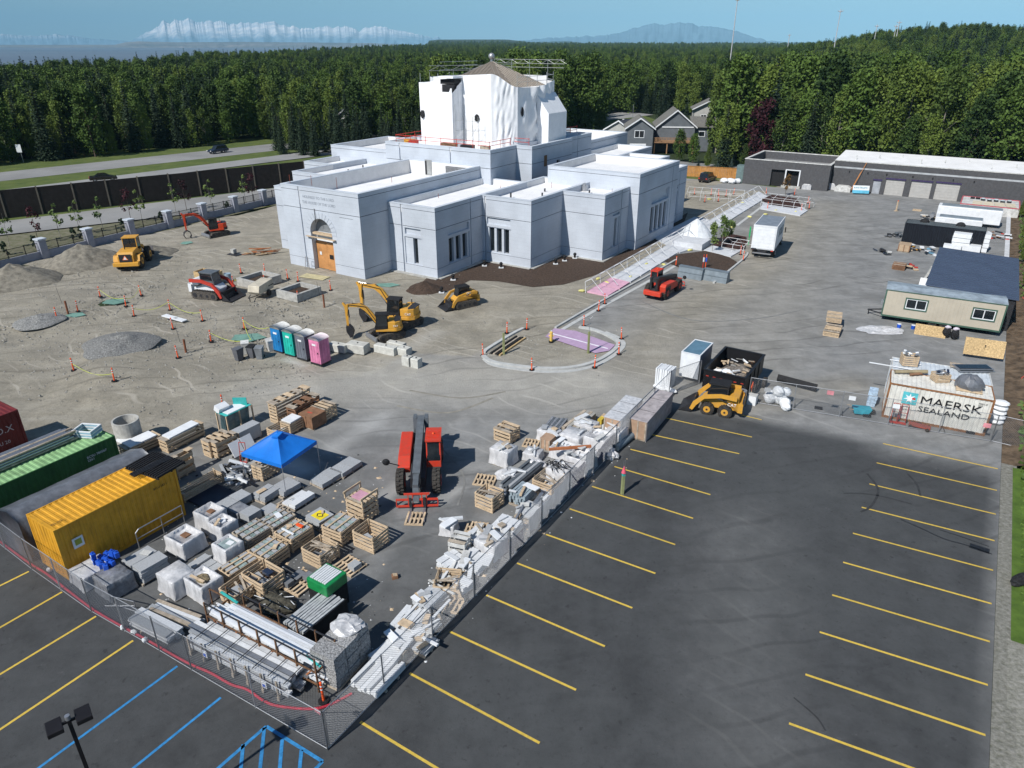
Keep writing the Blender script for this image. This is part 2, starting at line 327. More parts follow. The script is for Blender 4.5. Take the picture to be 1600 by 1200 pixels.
# keep the soil level where the temple and machines stand
for (a, b, c, d) in ((-33, 21, -1, 68),): Zg *= 1-np.clip(sstep(1.5, 0, np.maximum(np.maximum(a-Sg, Sg-b), np.maximum(c-Tg, Tg-d))), 0, 1)
for (u, v, r, h) in ((190,556,3.1,.75),(66,505,2.4,.45),(240,480,2.0,.3),(380,500,1.6,.25),(270,495,2.2,-.3),(170,470,1.5,-.2),(150,592,2.5,.35),(40,530,1.6,-.2),(500,600,2,.12)):
    x, y = P(u, v); Zg += h*np.exp(-((Xg-x)**2+(Yg-y)**2)/(r*r))
DM = np.array([tnoise(x, y, .8, 2) for x, y in zip(Xg.ravel(), Yg.ravel())]).reshape(Sg.shape)
def ground_z(x, y):
    s = (x-OX)*SX+(y-OY)*SY; t = -(x-OX)*SY+(y-OY)*SX
    i = min(max(np.searchsorted(ss, s)-1, 0), len(ss)-2); j = min(max(int((t+56)/.5), 0), len(ts)-2)
    return float(max(Zg[i:i+2, j:j+2].mean(), 0)) if bnd[i, j] > s else 0.0
def sheet(name, maskcell, z):
    ni, nj = Sg.shape; idx = np.arange(ni*nj).reshape(ni, nj)
    q = np.stack([idx[:-1,:-1], idx[1:,:-1], idx[1:,1:], idx[:-1,1:]], -1)[maskcell]
    used = np.unique(q); rm = np.zeros(ni*nj, int); rm[used] = np.arange(len(used)); q = rm[q]
    co = np.stack([Xg.ravel(), Yg.ravel(), Zg.ravel()+z], -1)[used]
    me = bpy.data.meshes.new(name); me.vertices.add(len(co)); me.vertices.foreach_set('co', co.ravel())
    me.loops.add(q.size); me.loops.foreach_set('vertex_index', q.ravel()); me.polygons.add(len(q)); me.polygons.foreach_set('loop_start', np.arange(0, q.size, 4))
    me.update(calc_edges=True); ca = me.color_attributes.new('surf', 'FLOAT_COLOR', 'POINT')
    rgba = np.stack([dust, dirt, white, np.ones_like(dust)], -1).reshape(-1, 4)[used]; ca.data.foreach_set('color', rgba.ravel().astype(np.float32))
    me.materials.append(MG); me.polygons.foreach_set('use_smooth', np.ones(len(q), bool))
    o = bpy.data.objects.new(name, me); COL.objects.link(o); return struct(o)
cs = (soil[:-1,:-1]+soil[1:,1:])/2 > .5
lc = (lot[:-1,:-1]+lot[1:,1:])/2 > .5
sheet('bare_soil', cs, 0); sheet('asphalt_yard', ~cs & ~lc, 0); sheet('parking_lot', lc & ~cs, 0)

def flatpoly(name, pts, z, m, kind='structure'):
    me = bpy.data.meshes.new(name); me.from_pydata([(x,y,z) for x,y in pts], [], [tuple(range(len(pts)))]); me.materials.append(m); me.update()
    if me.polygons[0].normal.z < 0: me.flip_normals()
    o = bpy.data.objects.new(name, me); COL.objects.link(o); o['kind'] = kind; return o
def scatter(name, n, fn, m, lo, hi, seed, sq=.5):
    rnd = random.Random(seed); vs = []; fs = []
    for i in range(n):
        x, y = fn(rnd); z = ground_z(x, y); r = lo+(hi-lo)*rnd.random()**3; k = len(vs); a = rnd.uniform(0, 6.28)
        for j in range(4): vs.append((x+r*cos(a+j*1.57)*rnd.uniform(.6,1.1), y+r*sin(a+j*1.57)*rnd.uniform(.6,1.1), z-.01))
        vs.append((x+rnd.uniform(-.3,.3)*r, y, z+r*sq*rnd.uniform(.7,1.6))); fs += [(k,k+1,k+4),(k+1,k+2,k+4),(k+2,k+3,k+4),(k+3,k,k+4)]
    me = bpy.data.meshes.new(name); me.from_pydata(vs, [], fs); me.materials.append(m); o = bpy.data.objects.new(name, me); COL.objects.link(o); o['kind'] = 'stuff'; return o
def clump(rnd):
    u, v, r = rnd.choice([(190,550,3.5),(60,505,3),(280,500,4),(140,480,4),(380,520,4),(330,580,5),(90,560,5),(520,500,6),(440,480,5),(230,440,7),(860,540,3),(600,460,6)]); x, y = P(u,v); return (x+rnd.gauss(0,r), y+rnd.gauss(0,r*.8))
M_STONE = mat('loose_stone', (.33,.32,.29), .95, .4, 7)
scatter('loose_stones', 9000, lambda q: clump(q) if q.random() < .6 else st(q.uniform(-36,13), q.uniform(-32,0)), M_STONE, .03, .16, 1)
# painted bay lines
def line(name, s0, t0, s1, t1, m, wd=.11, z=.006):
    (x0,y0),(x1,y1) = st(s0,t0), st(s1,t1); d = Vector((x1-x0,y1-y0,0)); n = Vector((-d.y,d.x,0)).normalized()*wd/2
    return flatpoly(name, [(x0+n.x,y0+n.y),(x1+n.x,y1+n.y),(x1-n.x,y1-n.y),(x0-n.x,y0-n.y)], z, m)
for k in range(10): line('painted_bay_line', 52.28, -8.32-2.752*k, 58.55, -7.9-2.752*k*.99, YLINE)
def PS(u, v, z=0):
    x, y = P(u, v, z); return ((x-OX)*SX+(y-OY)*SY, -(x-OX)*SY+(y-OY)*SX)
LL = [((1035,652),(1175,683)),((1013,678),(1155,709)),((985,702),(1133,739)),((960,729),(1110,773)),((925,760),(1083,810)),((890,795),(1055,851)),((853,835),(1024,896)),((808,880),(988,950)),((760,930),(945,1010)),((703,987),(900,1078)),((640,1052),(843,1161)),((563,1128),(690,1205)),((1157,648),(1190,656))]
for a, b in LL:
    p, q = PS(*a), PS(*b); line('painted_bay_line', p[0], p[1], q[0], q[1], YLINE)
for a, b in (((45,893),(-60,945)),((97,925),(-60,1015)),((150,963),(-60,1090)),((208,1001),(-60,1180))):
    p, q = PS(*a), PS(*b); line('painted_bay_line', p[0], p[1], q[0], q[1], YLINE)
for a, b in (((277,1041),(40,1215)),((345,1090),(190,1215))):
    p, q = PS(*a), PS(*b); line('painted_bay_line', p[0], p[1], q[0], q[1], BLINE)
for a, b in (((416,1135),(330,1210)),((416,1135),(504,1190)),((504,1190),(480,1215)),((413,1137),(405,1215)),((441,1155),(436,1215)),((471,1172),(467,1215)),((380,1163),(375,1215))):
    p, q = PS(*a), PS(*b); line('painted_bay_line', p[0], p[1], q[0], q[1], BLINE, .13, .010)
# right hand edge: gravel strip, lawn, brown slope
def bumpy(name, s0, s1, t0, t1, m, z, amp, step=.4, slope=0, kind='structure'):
    a = np.arange(s0, s1+.01, step); b = np.arange(t0, t1+.01, step); v = []; f = []
    for s in a:
        for t in b:
            x, y = st(s, t); e = min(1, (s-s0)/1.0)
            v.append((x, y, z + e*amp*(tnoise(x,y,1.1,4)+.6*tnoise(x,y,3.1,8)) + slope*max(0, s-s0)))
    nb = len(b)
    for i in range(len(a)-1):
        for j in range(nb-1): f.append((i*nb+j, (i+1)*nb+j, (i+1)*nb+j+1, i*nb+j+1))
    me = bpy.data.meshes.new(name); me.from_pydata(v, [], f); me.materials.append(m); me.polygons.foreach_set('use_smooth', [True]*len(f)); me.update()
    o = bpy.data.objects.new(name, me); COL.objects.link(o); o['kind'] = kind; return o
bumpy('gravel_strip', 58.71, 59.9, -56, 7, M_GRAV, .01, .03)
bumpy('gravel_patch', 59.2, 75, -56, -23.5, M_GRAV, .012, .03)
bumpy('lawn', 59.3, 78, -23.7, -7, M_GRASS, .03, .08, slope=.03)
bumpy('brown_bank', 58.71, 75, -7, 86, M_BROWN, .01, .35, slope=.12, step=.6)
# ---- wide ground reaching the horizon, the inlet and the land beyond it
M_FLOOR = mat('forest_floor', (.03,.045,.014), .98, .3, .02, col2=(.018,.03,.01))
def coast(a):        # distance to the shore for a heading a (degrees, + to the right)
    return float(np.interp(a, [-60,-37,-26,-18,-12,-6,-5,60], [380,430,560,900,1500,2600,60000,60000]))
def terr(a, r):
    z = -.25
    if r > 170: z += 1.5*noise.noise(Vector((r*cos(R(a))*.004, r*sin(R(a))*.004, 1)))*min(1, (r-170)/100)
    if a > 14: z += 21*math.exp(-((a-29)/8.5)**2)*math.exp(-((r-700)/260)**2)
    if r > 5000: z += 28*max(0, noise.noise(Vector((a*.13, r*.0002, 4)))+.35)*min(1, (r-5000)/4000)*(1 if a > -5 else 0)
    if -7 < a < 3.0 and r > 3000: z += 42*math.exp(-((r-6000)/1800)**2)*min(1, (a+6.8)/1.0)*min(1,(3.0-a)/3.5)
    return z
angs = np.linspace(-56, 56, 180); rads = np.concatenate([[0,30,60,90,120,150],np.geomspace(170, 45000, 90)])
v = []; f = []
for a in angs:
    c = coast(a)
    for r in rads:
        z = terr(a, r); 
        if r > c: z = -.25 - min(45, (r-c)*.35)
        v.append((r*sin(R(a)), r*cos(R(a)), z))
nr = len(rads)
for i in range(len(angs)-1):
    for j in range(nr-1): f.append((i*nr+j, i*nr+j+1, (i+1)*nr+j+1, (i+1)*nr+j))
me = bpy.data.meshes.new('ground'); me.from_pydata(v, [], f); me.materials.append(M_FLOOR); me.polygons.foreach_set('use_smooth', [True]*len(f)); me.update()
if me.polygons[0].normal.z < 0: me.flip_normals()
gobj = bpy.data.objects.new('ground', me); COL.objects.link(gobj); struct(gobj)
flatpoly('ground_behind_viewer', [(-60,-60),(90,-60),(60,-1),(-60,-1)], -.27, MG)
M_SEA = mat('tidal_water_and_mudflats', (.13,.155,.19), .55, .1, .00035, stretch=(.25,2.5,1), col2=(.085,.11,.15))
flatpoly('sea', [(-60000,300),(15000,300),(15000,60000),(-60000,60000)], -38, M_SEA)
# ---- roads beyond the site
def strip(name, a0, a1, b0, b1, z, m, ext=60):
    """road strip whose near edge runs a0-a1 and far edge b0-b1 (survey pixels), lengthened at both ends"""
    out = []
    for (p, q) in ((a0, a1), (b0, b1)):
        x0, y0 = P(*p); x1, y1 = P(*q); d = Vector((x1-x0, y1-y0)).normalized()*ext; out.append(((x0-d.x, y0-d.y), (x1+d.x, y1+d.y)))
    return flatpoly(name, [out[0][0], out[0][1], out[1][1], out[1][0]], z, m)
strip('verge_grass', (0,405), (400,326), (0,250), (430,212), -.06, M_GRASSD, 150)
strip('frontage_road', (0,367), (400,322), (0,346), (400,297), -.03, M_ROAD, 80)
strip('planting_bed', (0,425), (368,334), (0,368.5), (400,323.5), -.045, mat('sparse_planting_soil', (.21,.19,.14), .98, .35, 1.2, bump=.8, col2=(.10,.11,.05)), 40)
strip('near_carriageway', (0,305), (430,252), (0,297), (430,243), -.03, M_ROAD, 150)
strip('far_carriageway', (0,283), (430,235), (0,269), (430,224), -.03, M_ROAD, 150)
flatpoly('back_yard_ground', [st(-30,68.5), st(-30,100), st(62,100), st(62,86)], -.02, M_GRASSD)
flatpoly('back_road', [st(-20,70), st(-20,79), st(17,80.5), st(30,79), st(25,70)], .012, M_ROAD)
# ------------------------------------------------------------------ the temple (local axes: x = s along the front, y = t into the depth)
def stone_mat(name, c, c2):
    m = bpy.data.materials.new(name); m.use_nodes = True; n = m.node_tree; L = n.links; b = n.nodes['Principled BSDF']; b.inputs['Roughness'].default_value = .8; b.inputs['Specular IOR Level'].default_value = .25
    tc = n.nodes.new('ShaderNodeTexCoord'); sp = n.nodes.new('ShaderNodeSeparateXYZ'); L.new(tc.outputs['Object'], sp.inputs[0])
    ad = n.nodes.new('ShaderNodeMath'); L.new(sp.outputs[0], ad.inputs[0]); L.new(sp.outputs[1], ad.inputs[1]); cb = n.nodes.new('ShaderNodeCombineXYZ'); L.new(ad.outputs[0], cb.inputs[0]); L.new(sp.outputs[2], cb.inputs[1])
    br = n.nodes.new('ShaderNodeTexBrick'); br.inputs['Scale'].default_value = 1; br.inputs['Brick Width'].default_value = .9; br.inputs['Row Height'].default_value = .42; br.inputs['Mortar Size'].default_value = .012
    br.inputs['Color1'].default_value = (*c, 1); br.inputs['Color2'].default_value = (*c2, 1); br.inputs['Mortar'].default_value = tuple(x*.88 for x in c)+(1,); br.inputs['Bias'].default_value = .1
    L.new(cb.outputs[0], br.inputs[0])
    t = n.nodes.new('ShaderNodeTexNoise'); t.inputs['Scale'].default_value = .35; t.inputs['Detail'].default_value = 5; L.new(tc.outputs['Object'], t.inputs[0])
    r = n.nodes.new('ShaderNodeValToRGB'); r.color_ramp.elements[0].position = .3; r.color_ramp.elements[1].position = .7; r.color_ramp.elements[0].color = (.86,.86,.86,1); r.color_ramp.elements[1].color = (1.05,1.05,1.05,1); L.new(t.outputs[0], r.inputs[0])
    mx = n.nodes.new('ShaderNodeVectorMath'); mx.operation = 'MULTIPLY'; L.new(br.outputs[0], mx.inputs[0]); L.new(r.outputs[0], mx.inputs[1]); L.new(mx.outputs[0], b.inputs['Base Color'])
    bu = n.nodes.new('ShaderNodeBump'); bu.inputs['Strength'].default_value = .3; bu.inputs['Distance'].default_value = .015; bu.invert = True; L.new(br.outputs['Fac'], bu.inputs['Height']); L.new(bu.outputs[0], b.inputs['Normal'])
    return m
STONE = stone_mat('granite_cladding', (.50,.54,.60), (.485,.525,.585))
SCAP = mat('granite_coping', (.50,.545,.60), .7, .05, 3)
JOINT = mat('shadow_joint', (.12,.13,.15), .9, .1, 3)
ROOFW = mat('white_roof_membrane', (.80,.80,.80), .6, .06, .5)
PARIN = mat('parapet_inside', (.66,.66,.66), .7, .06, 1)
T = thing('temple', 'large pale granite temple under construction with stepped wings and a wrapped white tower', 'temple', (OX, OY), TH)
def block(s0, s1, t0, t1, h, roof, holesF=(), holesR=(), base=True, dz=0, name='wall', frieze=2.3, par=.42, roofmat=None, z0=0.0):
    """one rectangular wing: clad wall with recessed joints, coping, inside of parapet, roof membrane"""
    mb = MB()
    jz = h-frieze; J = [(jz, jz+.07), (h-.42, h-.36)] + ([(1.05, 1.10)] if base and z0 == 0 else [])
    def side(o, ud, nd, U, holes):
        hs = [(0.02, U-.02, a, b, .05, JOINT) for a, b in J] + list(holes)
        wallgrid(mb, o, ud, nd, U, h, STONE, hs, z0)
    side((s0,t0), (1,0), (0,-1), s1-s0, holesF); side((s1,t0), (0,1), (1,0), t1-t0, holesR)
    side((s1,t1), (-1,0), (0,1), s1-s0, ()); side((s0,t1), (0,-1), (-1,0), t1-t0, ())
    w = mb.build(name, T)
    c = MB(); q = .03
    for a in ((s0-q,s1+q,t0-q,t0+par),(s0-q,s1+q,t1-par,t1+q),(s0-q,s0+par,t0+par,t1-par),(s1-par,s1+q,t0+par,t1-par)): c.box(*a, h+.002, h+.07, SCAP)
    c.build('coping', T)
    r = MB(); i = par
    r.box(s0+i, s1-i, t0+i, t1-i, roof-.2, roof, roofmat or ROOFW)
    for a in ((s0+.1,s1-.1,t0+.1,t0+i),(s0+.1,s1-.1,t1-i,t1-.1),(s0+.1,s0+i,t0+i,t1-i),(s1-i,s1-.1,t0+i,t1-i)): r.box(*a, roof-.2, h, PARIN)
    r.build('roof', T)
    return w
def slits(u0, n, w, gap, z0, z1, d=.45): return [(u0+k*(w+gap), u0+k*(w+gap)+w, z0, z1, d) for k in range(n)]
def bay(U0, U1, zt, zs0, zs1, n, pilL=None, pilR=None):
    """recessed bay: plain panel above, slot windows below"""
    hs = [(U0, U1, 1.15, zs1+.12, .12), (U0+.1, U1-.1, zs1+.4, zt, .22)]
    wd = (U1-U0-.7)/(n+.45*(n-1)) if n > 1 else .62
    for k in range(n):
        u = U0+.35+k*wd*1.45 if n > 1 else (U0+U1)/2-.1
        hs.append((u, u+wd, zs0, zs1, .5))
    for p in (pilL, pilR):
        if p: hs.append((p, p+.16, 0, 99, .16))
    return hs, [(U0+.35+k*wd*1.45 if n > 1 else (U0+U1)/2-.1, wd) for k in range(n)]
M_FRAME = mat('grey_window_frame', (.25,.26,.28), .5, .1, 3)
def window(pos, ax, wd, z0, z1, depth):
    """glass with a frame; ax 0 faces -y, 1 faces +x"""
    x, y = pos; m = MB()
    def b(mb, u0, u1, za, zb, d0, d1, mt):
        if ax == 0: mb.box(x+u0, x+u1, y+d0, y+d1, za, zb, mt)
        else: mb.box(x-d1, x-d0, y+u0, y+u1, za, zb, mt)
    b(m, .0, .05, z0, z1, depth-.14, depth-.002, M_FRAME); b(m, wd-.05, wd, z0, z1, depth-.14, depth-.002, M_FRAME); b(m, .05, wd-.05, z0, z0+.06, depth-.14, depth-.002, M_FRAME); b(m, .05, wd-.05, z1-.06, z1, depth-.14, depth-.002, M_FRAME)
    f = m.build('window', T); g = MB(); b(g, .05, wd-.05, z0+.06, z1-.06, depth-.08, depth-.05, GLASS); g.build('pane', f)
SYM = -5.8*2; TM = 67.0
# high wings: front, back, right, left
holesA = [(-8.9+11.6, -8.74+11.6, 0, 99, .16), (3.95, 7.25, 0, 5.85, 1.25), (8.6, 10.6, 6.35, 6.40, .03, JOINT)]
front = block(-11.6, 0, 0, 22.0, 9.05, 7.35, holesA, [(6.3+.0, 6.75, 1.6, 3.7, .35), (5.9-1.0, 5.9-.96, 1.2, 6, .0)], frieze=2.35)
bR, wR = bay(4.2, 10.2, 6.2, 1.2, 4.4, 4, 10.9, None); bR += [(4.6, 9.8, 4.75, 6.0, .3)]
block(7.0, 19.6, 27.0, 40.0, 9.05, 8.15, (), [(h[0],h[1],h[2],h[3],h[4]) for h in bR], frieze=2.35)
block(-31.2, -15.7, 27.0, 40.0, 9.05, 8.15, frieze=2.35)
block(-11.6, 0, 45.1, 67, 9.05, 7.35, frieze=2.35)
for u, wd in wR: window((19.6, 27.0+u), 1, wd, 1.2, 4.4, .5)
window((0, 6.3), 1, .45, 1.6, 3.7, .35)
# low blocks stepping outward
b1F, w1F = bay(2.1, 4.5, 5.1, 1.2, 4.0, 1, 1.75); b1R, w1R = bay(2.0, 6.1, 5.1, 1.2, 3.9, 3, 6.3)
block(.003, 6.45, 4.4, 22.9, 7.55, 6.9, b1F, b1R)
b2F, w2F = bay(.5, 3.9, 5.2, 1.25, 4.0, 3, .32)
block(6.0, 12.95, 13.1, 27.6, 7.54, 6.88, [(h[0]+.45,)+tuple([h[1]+.45])+tuple(h[2:]) for h in b2F])
b3R, w3R = bay(2.2, 4.3, 5.1, 1.0, 4.4, 1, 4.5)
block(12.5, 18.4, 20.25, 27.6, 7.53, 6.86, (), b3R)
for u, wd in w1F: window((u+.003, 4.4), 0, wd, 1.2, 4.0, .5)
for u, wd in w1R: window((6.45, 4.4+u), 1, wd, 1.2, 3.9, .5)
for u, wd in w2F: window((6.45+u, 13.1), 0, wd, 1.25, 4.0, .5)
for u, wd in w3R: window((18.4, 20.25+u), 1, wd, 1.0, 4.4, .5)
e1, we = bay(2.3, 4.4, 5.1, 1.0, 4.4, 1, 4.6)
block(12.5, 18.4, 39.4, 46.75, 7.53, 6.86, (), e1); block(6.0, 12.95, 39.4, 53.9, 7.54, 6.88); block(.003, 6.45, 44.1, 62.6, 7.55, 6.9)
for u, wd in we: window((18.4, 39.4+u), 1, wd, 1.0, 4.4, .5)
for a in ((-18.05, -11.603, 4.4, 22.9, 7.55, 6.9), (-24.55, -17.6, 13.1, 27.6, 7.54, 6.88), (-30.0, -24.1, 20.25, 27.6, 7.53, 6.86), (-30, -24.1, 39.4, 46.75, 7.53, 6.86), (-24.55, -17.6, 39.4, 53.9, 7.54, 6.88), (-18.05, -11.603, 44.1, 62.6, 7.55, 6.9)): block(*a)
# core: higher storey with pilasters
block(-15.6, 1.6, 22.0, 45.0, 11.05, 10.6, [(2.4,2.58,0,99,.16),(10.9,11.08,0,99,.16)], (), base=False, frieze=2.2, z0=6.5)
block(-15.0, 4.0, 28.05, 39.0, 11.04, 10.58, [], [(6.6,7.5,7.0,8.6,.25,BLACK)], base=False, frieze=2.2, z0=6.5)
block(1.0, 3.4, 38.6, 46.2, 11.03, 10.56, (), [(3.2,3.36,0,99,.16)], base=False, frieze=2.2, z0=6.5)
# service wall with door and louvre seen over the front wing roof
lw = MB().box(-9.5, -1.0, 21.6, 21.98, 7.36, 8.8, PARIN); lw.build('service_wall', T)
lv = MB().box(-5.1, -1.6, 21.5, 21.59, 7.5, 8.75, DSTEEL).build('louvre', T)
for k in range(9): bx(lv, 'slat', STEEL, (-3.35, 21.46, 7.57+k*.135), (3.4, .07, .06), rx=.5)
dr = MB().box(-8.5, -7.4, 21.5, 21.59, 7.37, 9.3, mat('grey_door', (.3,.31,.31), .6)).build('service_door', T); bx(dr, 'door_panel', DSTEEL, (-8.3, 21.46, 8.3), (.22, .05, 1.7))
d2 = MB().box(3.98, 4.06, 31.2, 31.9, 8.2, 9.6, mat('brown_opening', (.22,.12,.06))).build('roof_door', T)
sk_ = MB().box(-5.6, -3.4, 10.2, 12.4, 7.36, 7.68, PARIN).build('skylight', T); MB().box(-5.5, -3.5, 10.3, 12.3, 7.682, 7.73, mat('blue_grey_glass', (.10,.15,.2), .12, spec=.7)).build('skylight_glass', sk_)
# crickets and roof clutter
for (x, y, h) in ((9.5,22,.35),(10.6,19.5,.35),(8.2,16.4,.6),(9.4,14.4,.2),(14.5,24,.3),(15.2,23.2,.22),(16,22.6,.22),(16.4,22.2,.2),(16.9,23.8,.2),(-20,22,.3),(-21,20,.3),(-19,24,.4),(-22,24,.3)):
    MB().tube((x,y,6.9), (x,y,6.9+h), .10, DSTEEL, 8).build('roof_vent', T)
MB().tube((13.2,25.2,6.87), (13.2,25.2,7.5), .38, STEEL, 14).tube((13.2,25.2,7.5), (13.2,25.2,7.75), .2, STEEL, 12).build('exhaust_hood', T)
for (x, y, z, h) in ((-10.9,.8,9.1,.9),(-7.6,.9,9.1,1.1),(-3.9,1.0,9.1,1.2),(-1.6,14,7.4,.7),(-8.2,14.5,7.4,.7),(9.0,24.5,6.9,.7),(4.4,20,6.9,.6),(17,25,6.9,.6),(3.4,9,7.6,.5)):
    MB().tube((x,y,z), (x,y,z+h), .025, mat('rust_red_pipe', (.3,.07,.04), .8), 5).build('safety_post', T)
# arch: spandrels close the top of the rectangular recess
sp = MB(); cx, zr, rr = -11.6+5.6, 4.2, 1.65
for sgn in (-1, 1):
    pts = [(cx+sgn*rr*cos(a), zr+rr*sin(a)) for a in np.linspace(0, pi/2, 12)] + [(cx, 5.85), (cx+sgn*rr, 5.85)]
    if sgn < 0: pts = pts[::-1]
    sp.side(pts, 0.0, 1.2, STONE)
sp.build('arch_spandrel', T)
for r0, dz in ((2.35, 0),):
    ring = MB()
    for k in range(14):
        a0, a1 = pi*k/14+.012, pi*(k+1)/14-.012
        ring.side([(cx+r*cos(a), zr+r*sin(a)) for r, a in ((1.67,a1),(2.35,a1),(2.35,a0),(1.67,a0))], -.035, -.003, STONE)
    ring.build('arch_voussoirs', T)
PLY = mat('orange_plywood', (.52,.25,.09), .7, .15, 1.2)
hd = MB().box(cx-1.6, cx-.02, .55, .62, .05, 3.15, PLY).build('door', T); bx(hd, 'notice', WHITE, (cx-1.0, .53, 1.8), (.3,.02,.35))
hd = MB().box(cx+.1, cx+1.6, .45, .52, .05, 3.15, PLY).build('door', T); bx(hd, 'notice', BLACK, (cx+.75, .43, 1.6), (.6,.02,.5))
MB().box(cx-1.62, cx+1.62, .7, .85, 3.2, 4.2, WHITE).build('lintel', T)
MB().box(cx-1.62, cx+1.62, .8, .9, 4.21, 5.84, mat('wired_glass', (.2,.22,.24), .15, spec=.7)).build('lunette', T)
sc = MB().box(cx-2.2, cx+2.2, -.35, -.05, 3.75, 3.80, WOOD).box(cx-1.5, cx+1.5, .1, .6, 4.0, 4.22, WOOD).build('scaffold_plank', T)
MB().path([(-6.6,-.08,6.9),(-6.6,-.08,5.4)], .03, DSTEEL).build('site_lamp_bracket', T)
INK = mat('incised_lettering', (.30,.33,.38), .9)
text('HOLINESS TO THE LORD', .42, INK, T, (-5.9, -.012, 8.05), (pi/2, 0, 0), .008, align='CENTER'); text('THE HOUSE OF THE LORD', .42, INK, T, (-5.9, -.012, 7.45), (pi/2, 0, 0), .008, align='CENTER')
# wrapped tower
WRAP = mat('white_scaffold_wrap', (.80,.81,.83), .4, .04, 1.5, bump=.6)
def sheetwall(mb, a, b, z0, ztop, m, n=24, k=16, amp=.09, fold=0, seed=0):
    """wind-creased wrap between ground points a, b; ztop(f) gives its upper edge"""
    a, b = Vector(a), Vector(b); d = b-a; nn = Vector((d.y, -d.x)).normalized(); vs = []
    for i in range(n+1):
        f = i/n; zt = ztop(f)
        for j in range(k+1):
            g = j/k; z = z0+(zt-z0)*g; p = a+d*f; edge = min(1, 6*f, 6*(1-f))
            q = noise.noise(Vector((p.x*.9+seed, p.y*.9+z*.25, z*.5)))*amp + fold*abs(noise.noise(Vector((f*4+seed, z*.55-f*3, 7))))*edge
            vs.append((p.x+nn.x*(q*edge), p.y+nn.y*(q*edge), z))
    mb.add(vs, [(i*(k+1)+j, (i+1)*(k+1)+j, (i+1)*(k+1)+j+1, i*(k+1)+j+1) for i in range(n) for j in range(k)], m, True)
tz = 10.0
oct_ = [(-10.4,26.5),(-1.2,26.5),(1.25,28.9),(1.25,38.4),(-1.2,40.6),(-10.4,40.6),(-12.85,38.4),(-12.85,28.9)]
tops = [lambda f: 19.1+.5*f, lambda f: 19.6-1.55*sstepf(f), lambda f: 18.05-.25*sin(pi*f)+.5*f*f, lambda f: 18.4, lambda f: 19, lambda f: 19, lambda f: 19, lambda f: 19]
def sstepf(x): return x*x*(3-2*x)
wrap = MB()
for i in range(8): sheetwall(wrap, oct_[i], oct_[(i+1)%8], tz, tops[i], WRAP, amp=.09 if i < 2 else .14, fold=[.22,.4,.85,.1,.1,.1,.1,.1][i], seed=i*3, n=30, k=22)
wrap.build('tower_wrap', T)
bxw = MB()
B4 = [(-11.0,24.2),(-5.7,24.2),(-5.7,26.6),(-11.0,26.6)]
sheetwall(bxw, B4[0], B4[1], tz, lambda f: (18.5+.75*(f/.66)**3 if f < .66 else 17.45 if f < .95 else 17.9), WRAP, amp=.07, fold=.12); sheetwall(bxw, B4[1], B4[2], tz, lambda f: 17.3+1.6*f, WRAP, amp=.1, fold=.2); sheetwall(bxw, B4[3], B4[0], tz, lambda f: 18.5, WRAP)
bxw.build('scaffold_wrap', T); MB().box(-7.6,-5.9,24.7,26.3,17.0,18.3,DSTEEL).build('scaffold_deck', T); MB().box(-8.1,-5.6,24.4,26.5,19.05,19.3,WRAP).build('drape', T); MB().box(-8.0,-5.8,24.9,26.35,18.35,18.9,BLACK).build('bay_shade', T)  # solid dark boxes stand in for the shade inside the wrap's opening
b2 = MB(); B5 = [(1.3,33.6),(3.2,33.6),(3.2,38.6),(1.3,38.6)]
sheetwall(b2, B5[0], B5[1], tz, lambda f: 17-2.4*f, WRAP, amp=.03, fold=.05); sheetwall(b2, B5[1], B5[2], tz, lambda f: 14.6, WRAP, amp=.03); sheetwall(b2, B5[2], B5[3], tz, lambda f: 14.6+2.4*f, WRAP, amp=.03)
b2.add([(1.3,33.6,17.0),(3.2,33.6,14.6),(3.2,38.6,14.6),(1.3,38.6,17.0)], [(0,1,2,3)], WRAP); b2.build('scaffold_wrap', T)
COPPER = mat('standing_seam_roof', (.25,.21,.17), .5, .15, 2, .3)
hip = MB(); ap = (-5.8,33.5,20.9); zo = 17.9; oc2 = [(x*.86+-5.8*.14, y*.86+33.5*.14) for x, y in oct_]
for i in range(8): hip.add([(*oc2[i],zo),(*oc2[(i+1)%8],zo),ap], [(0,1,2)], COPPER)
hp = hip.build('tower_roof', T)
for i in range(8):
    a, b = Vector((*oc2[i],zo)), Vector((*oc2[(i+1)%8],zo)); L_ = (b-a).length; c = (a+b)/2; up = Vector(ap)-c
    n_ = max(2, int(L_/.55))
    for k in range(1, n_):
        f = k/n_; p0 = a.lerp(b, f); h = 1-abs(2*f-1); p1 = p0+up*h*.98
        MB().tube(p0+Vector((0,0,.03)), p1+Vector((0,0,.05)), .035, mat('seam_metal', (.42,.38,.33), .4, .1, 3, .5), 4, cap=False).build('seam', hp)
MB().ball((-5.8,33.5,21.5), .42, mat('grey_finial', (.5,.5,.52), .35, .1, 3, .6), 16, 10).tube((-5.8,33.5,20.7), (-5.8,33.5,21.2), .18, STEEL).build('finial', T)
deck = MB().prism([(x*1.0, y) for x, y in [(-10.2,26.7),(-1.3,26.7),(1.1,29),(1.1,38.2),(-1.3,40.4),(-10.2,40.4),(-12.6,38.2),(-12.6,29)]], 17.2, 17.3, DSTEEL).build('scaffold_deck', T)
ALU = mat('scaffold_tube', (.55,.56,.55), .4, .1, 4, .7)
sc = MB()
for (x, y) in [(-10.9,24.4),(-10.9,26.4),(-8,24.4),(-10.4,30),(-1.2,26.7),(1.1,29),(1.1,31.5),(1.1,34),(1.1,36.5),(1.1,38.3),(-1,40.4),(-4,40.4),(-7,40.4),(-10,40.4),(-12.7,34),(-12.7,38)]: sc.tube((x,y,17.0), (x,y,19.6 if y < 40 else 21.0), .035, ALU, 5)
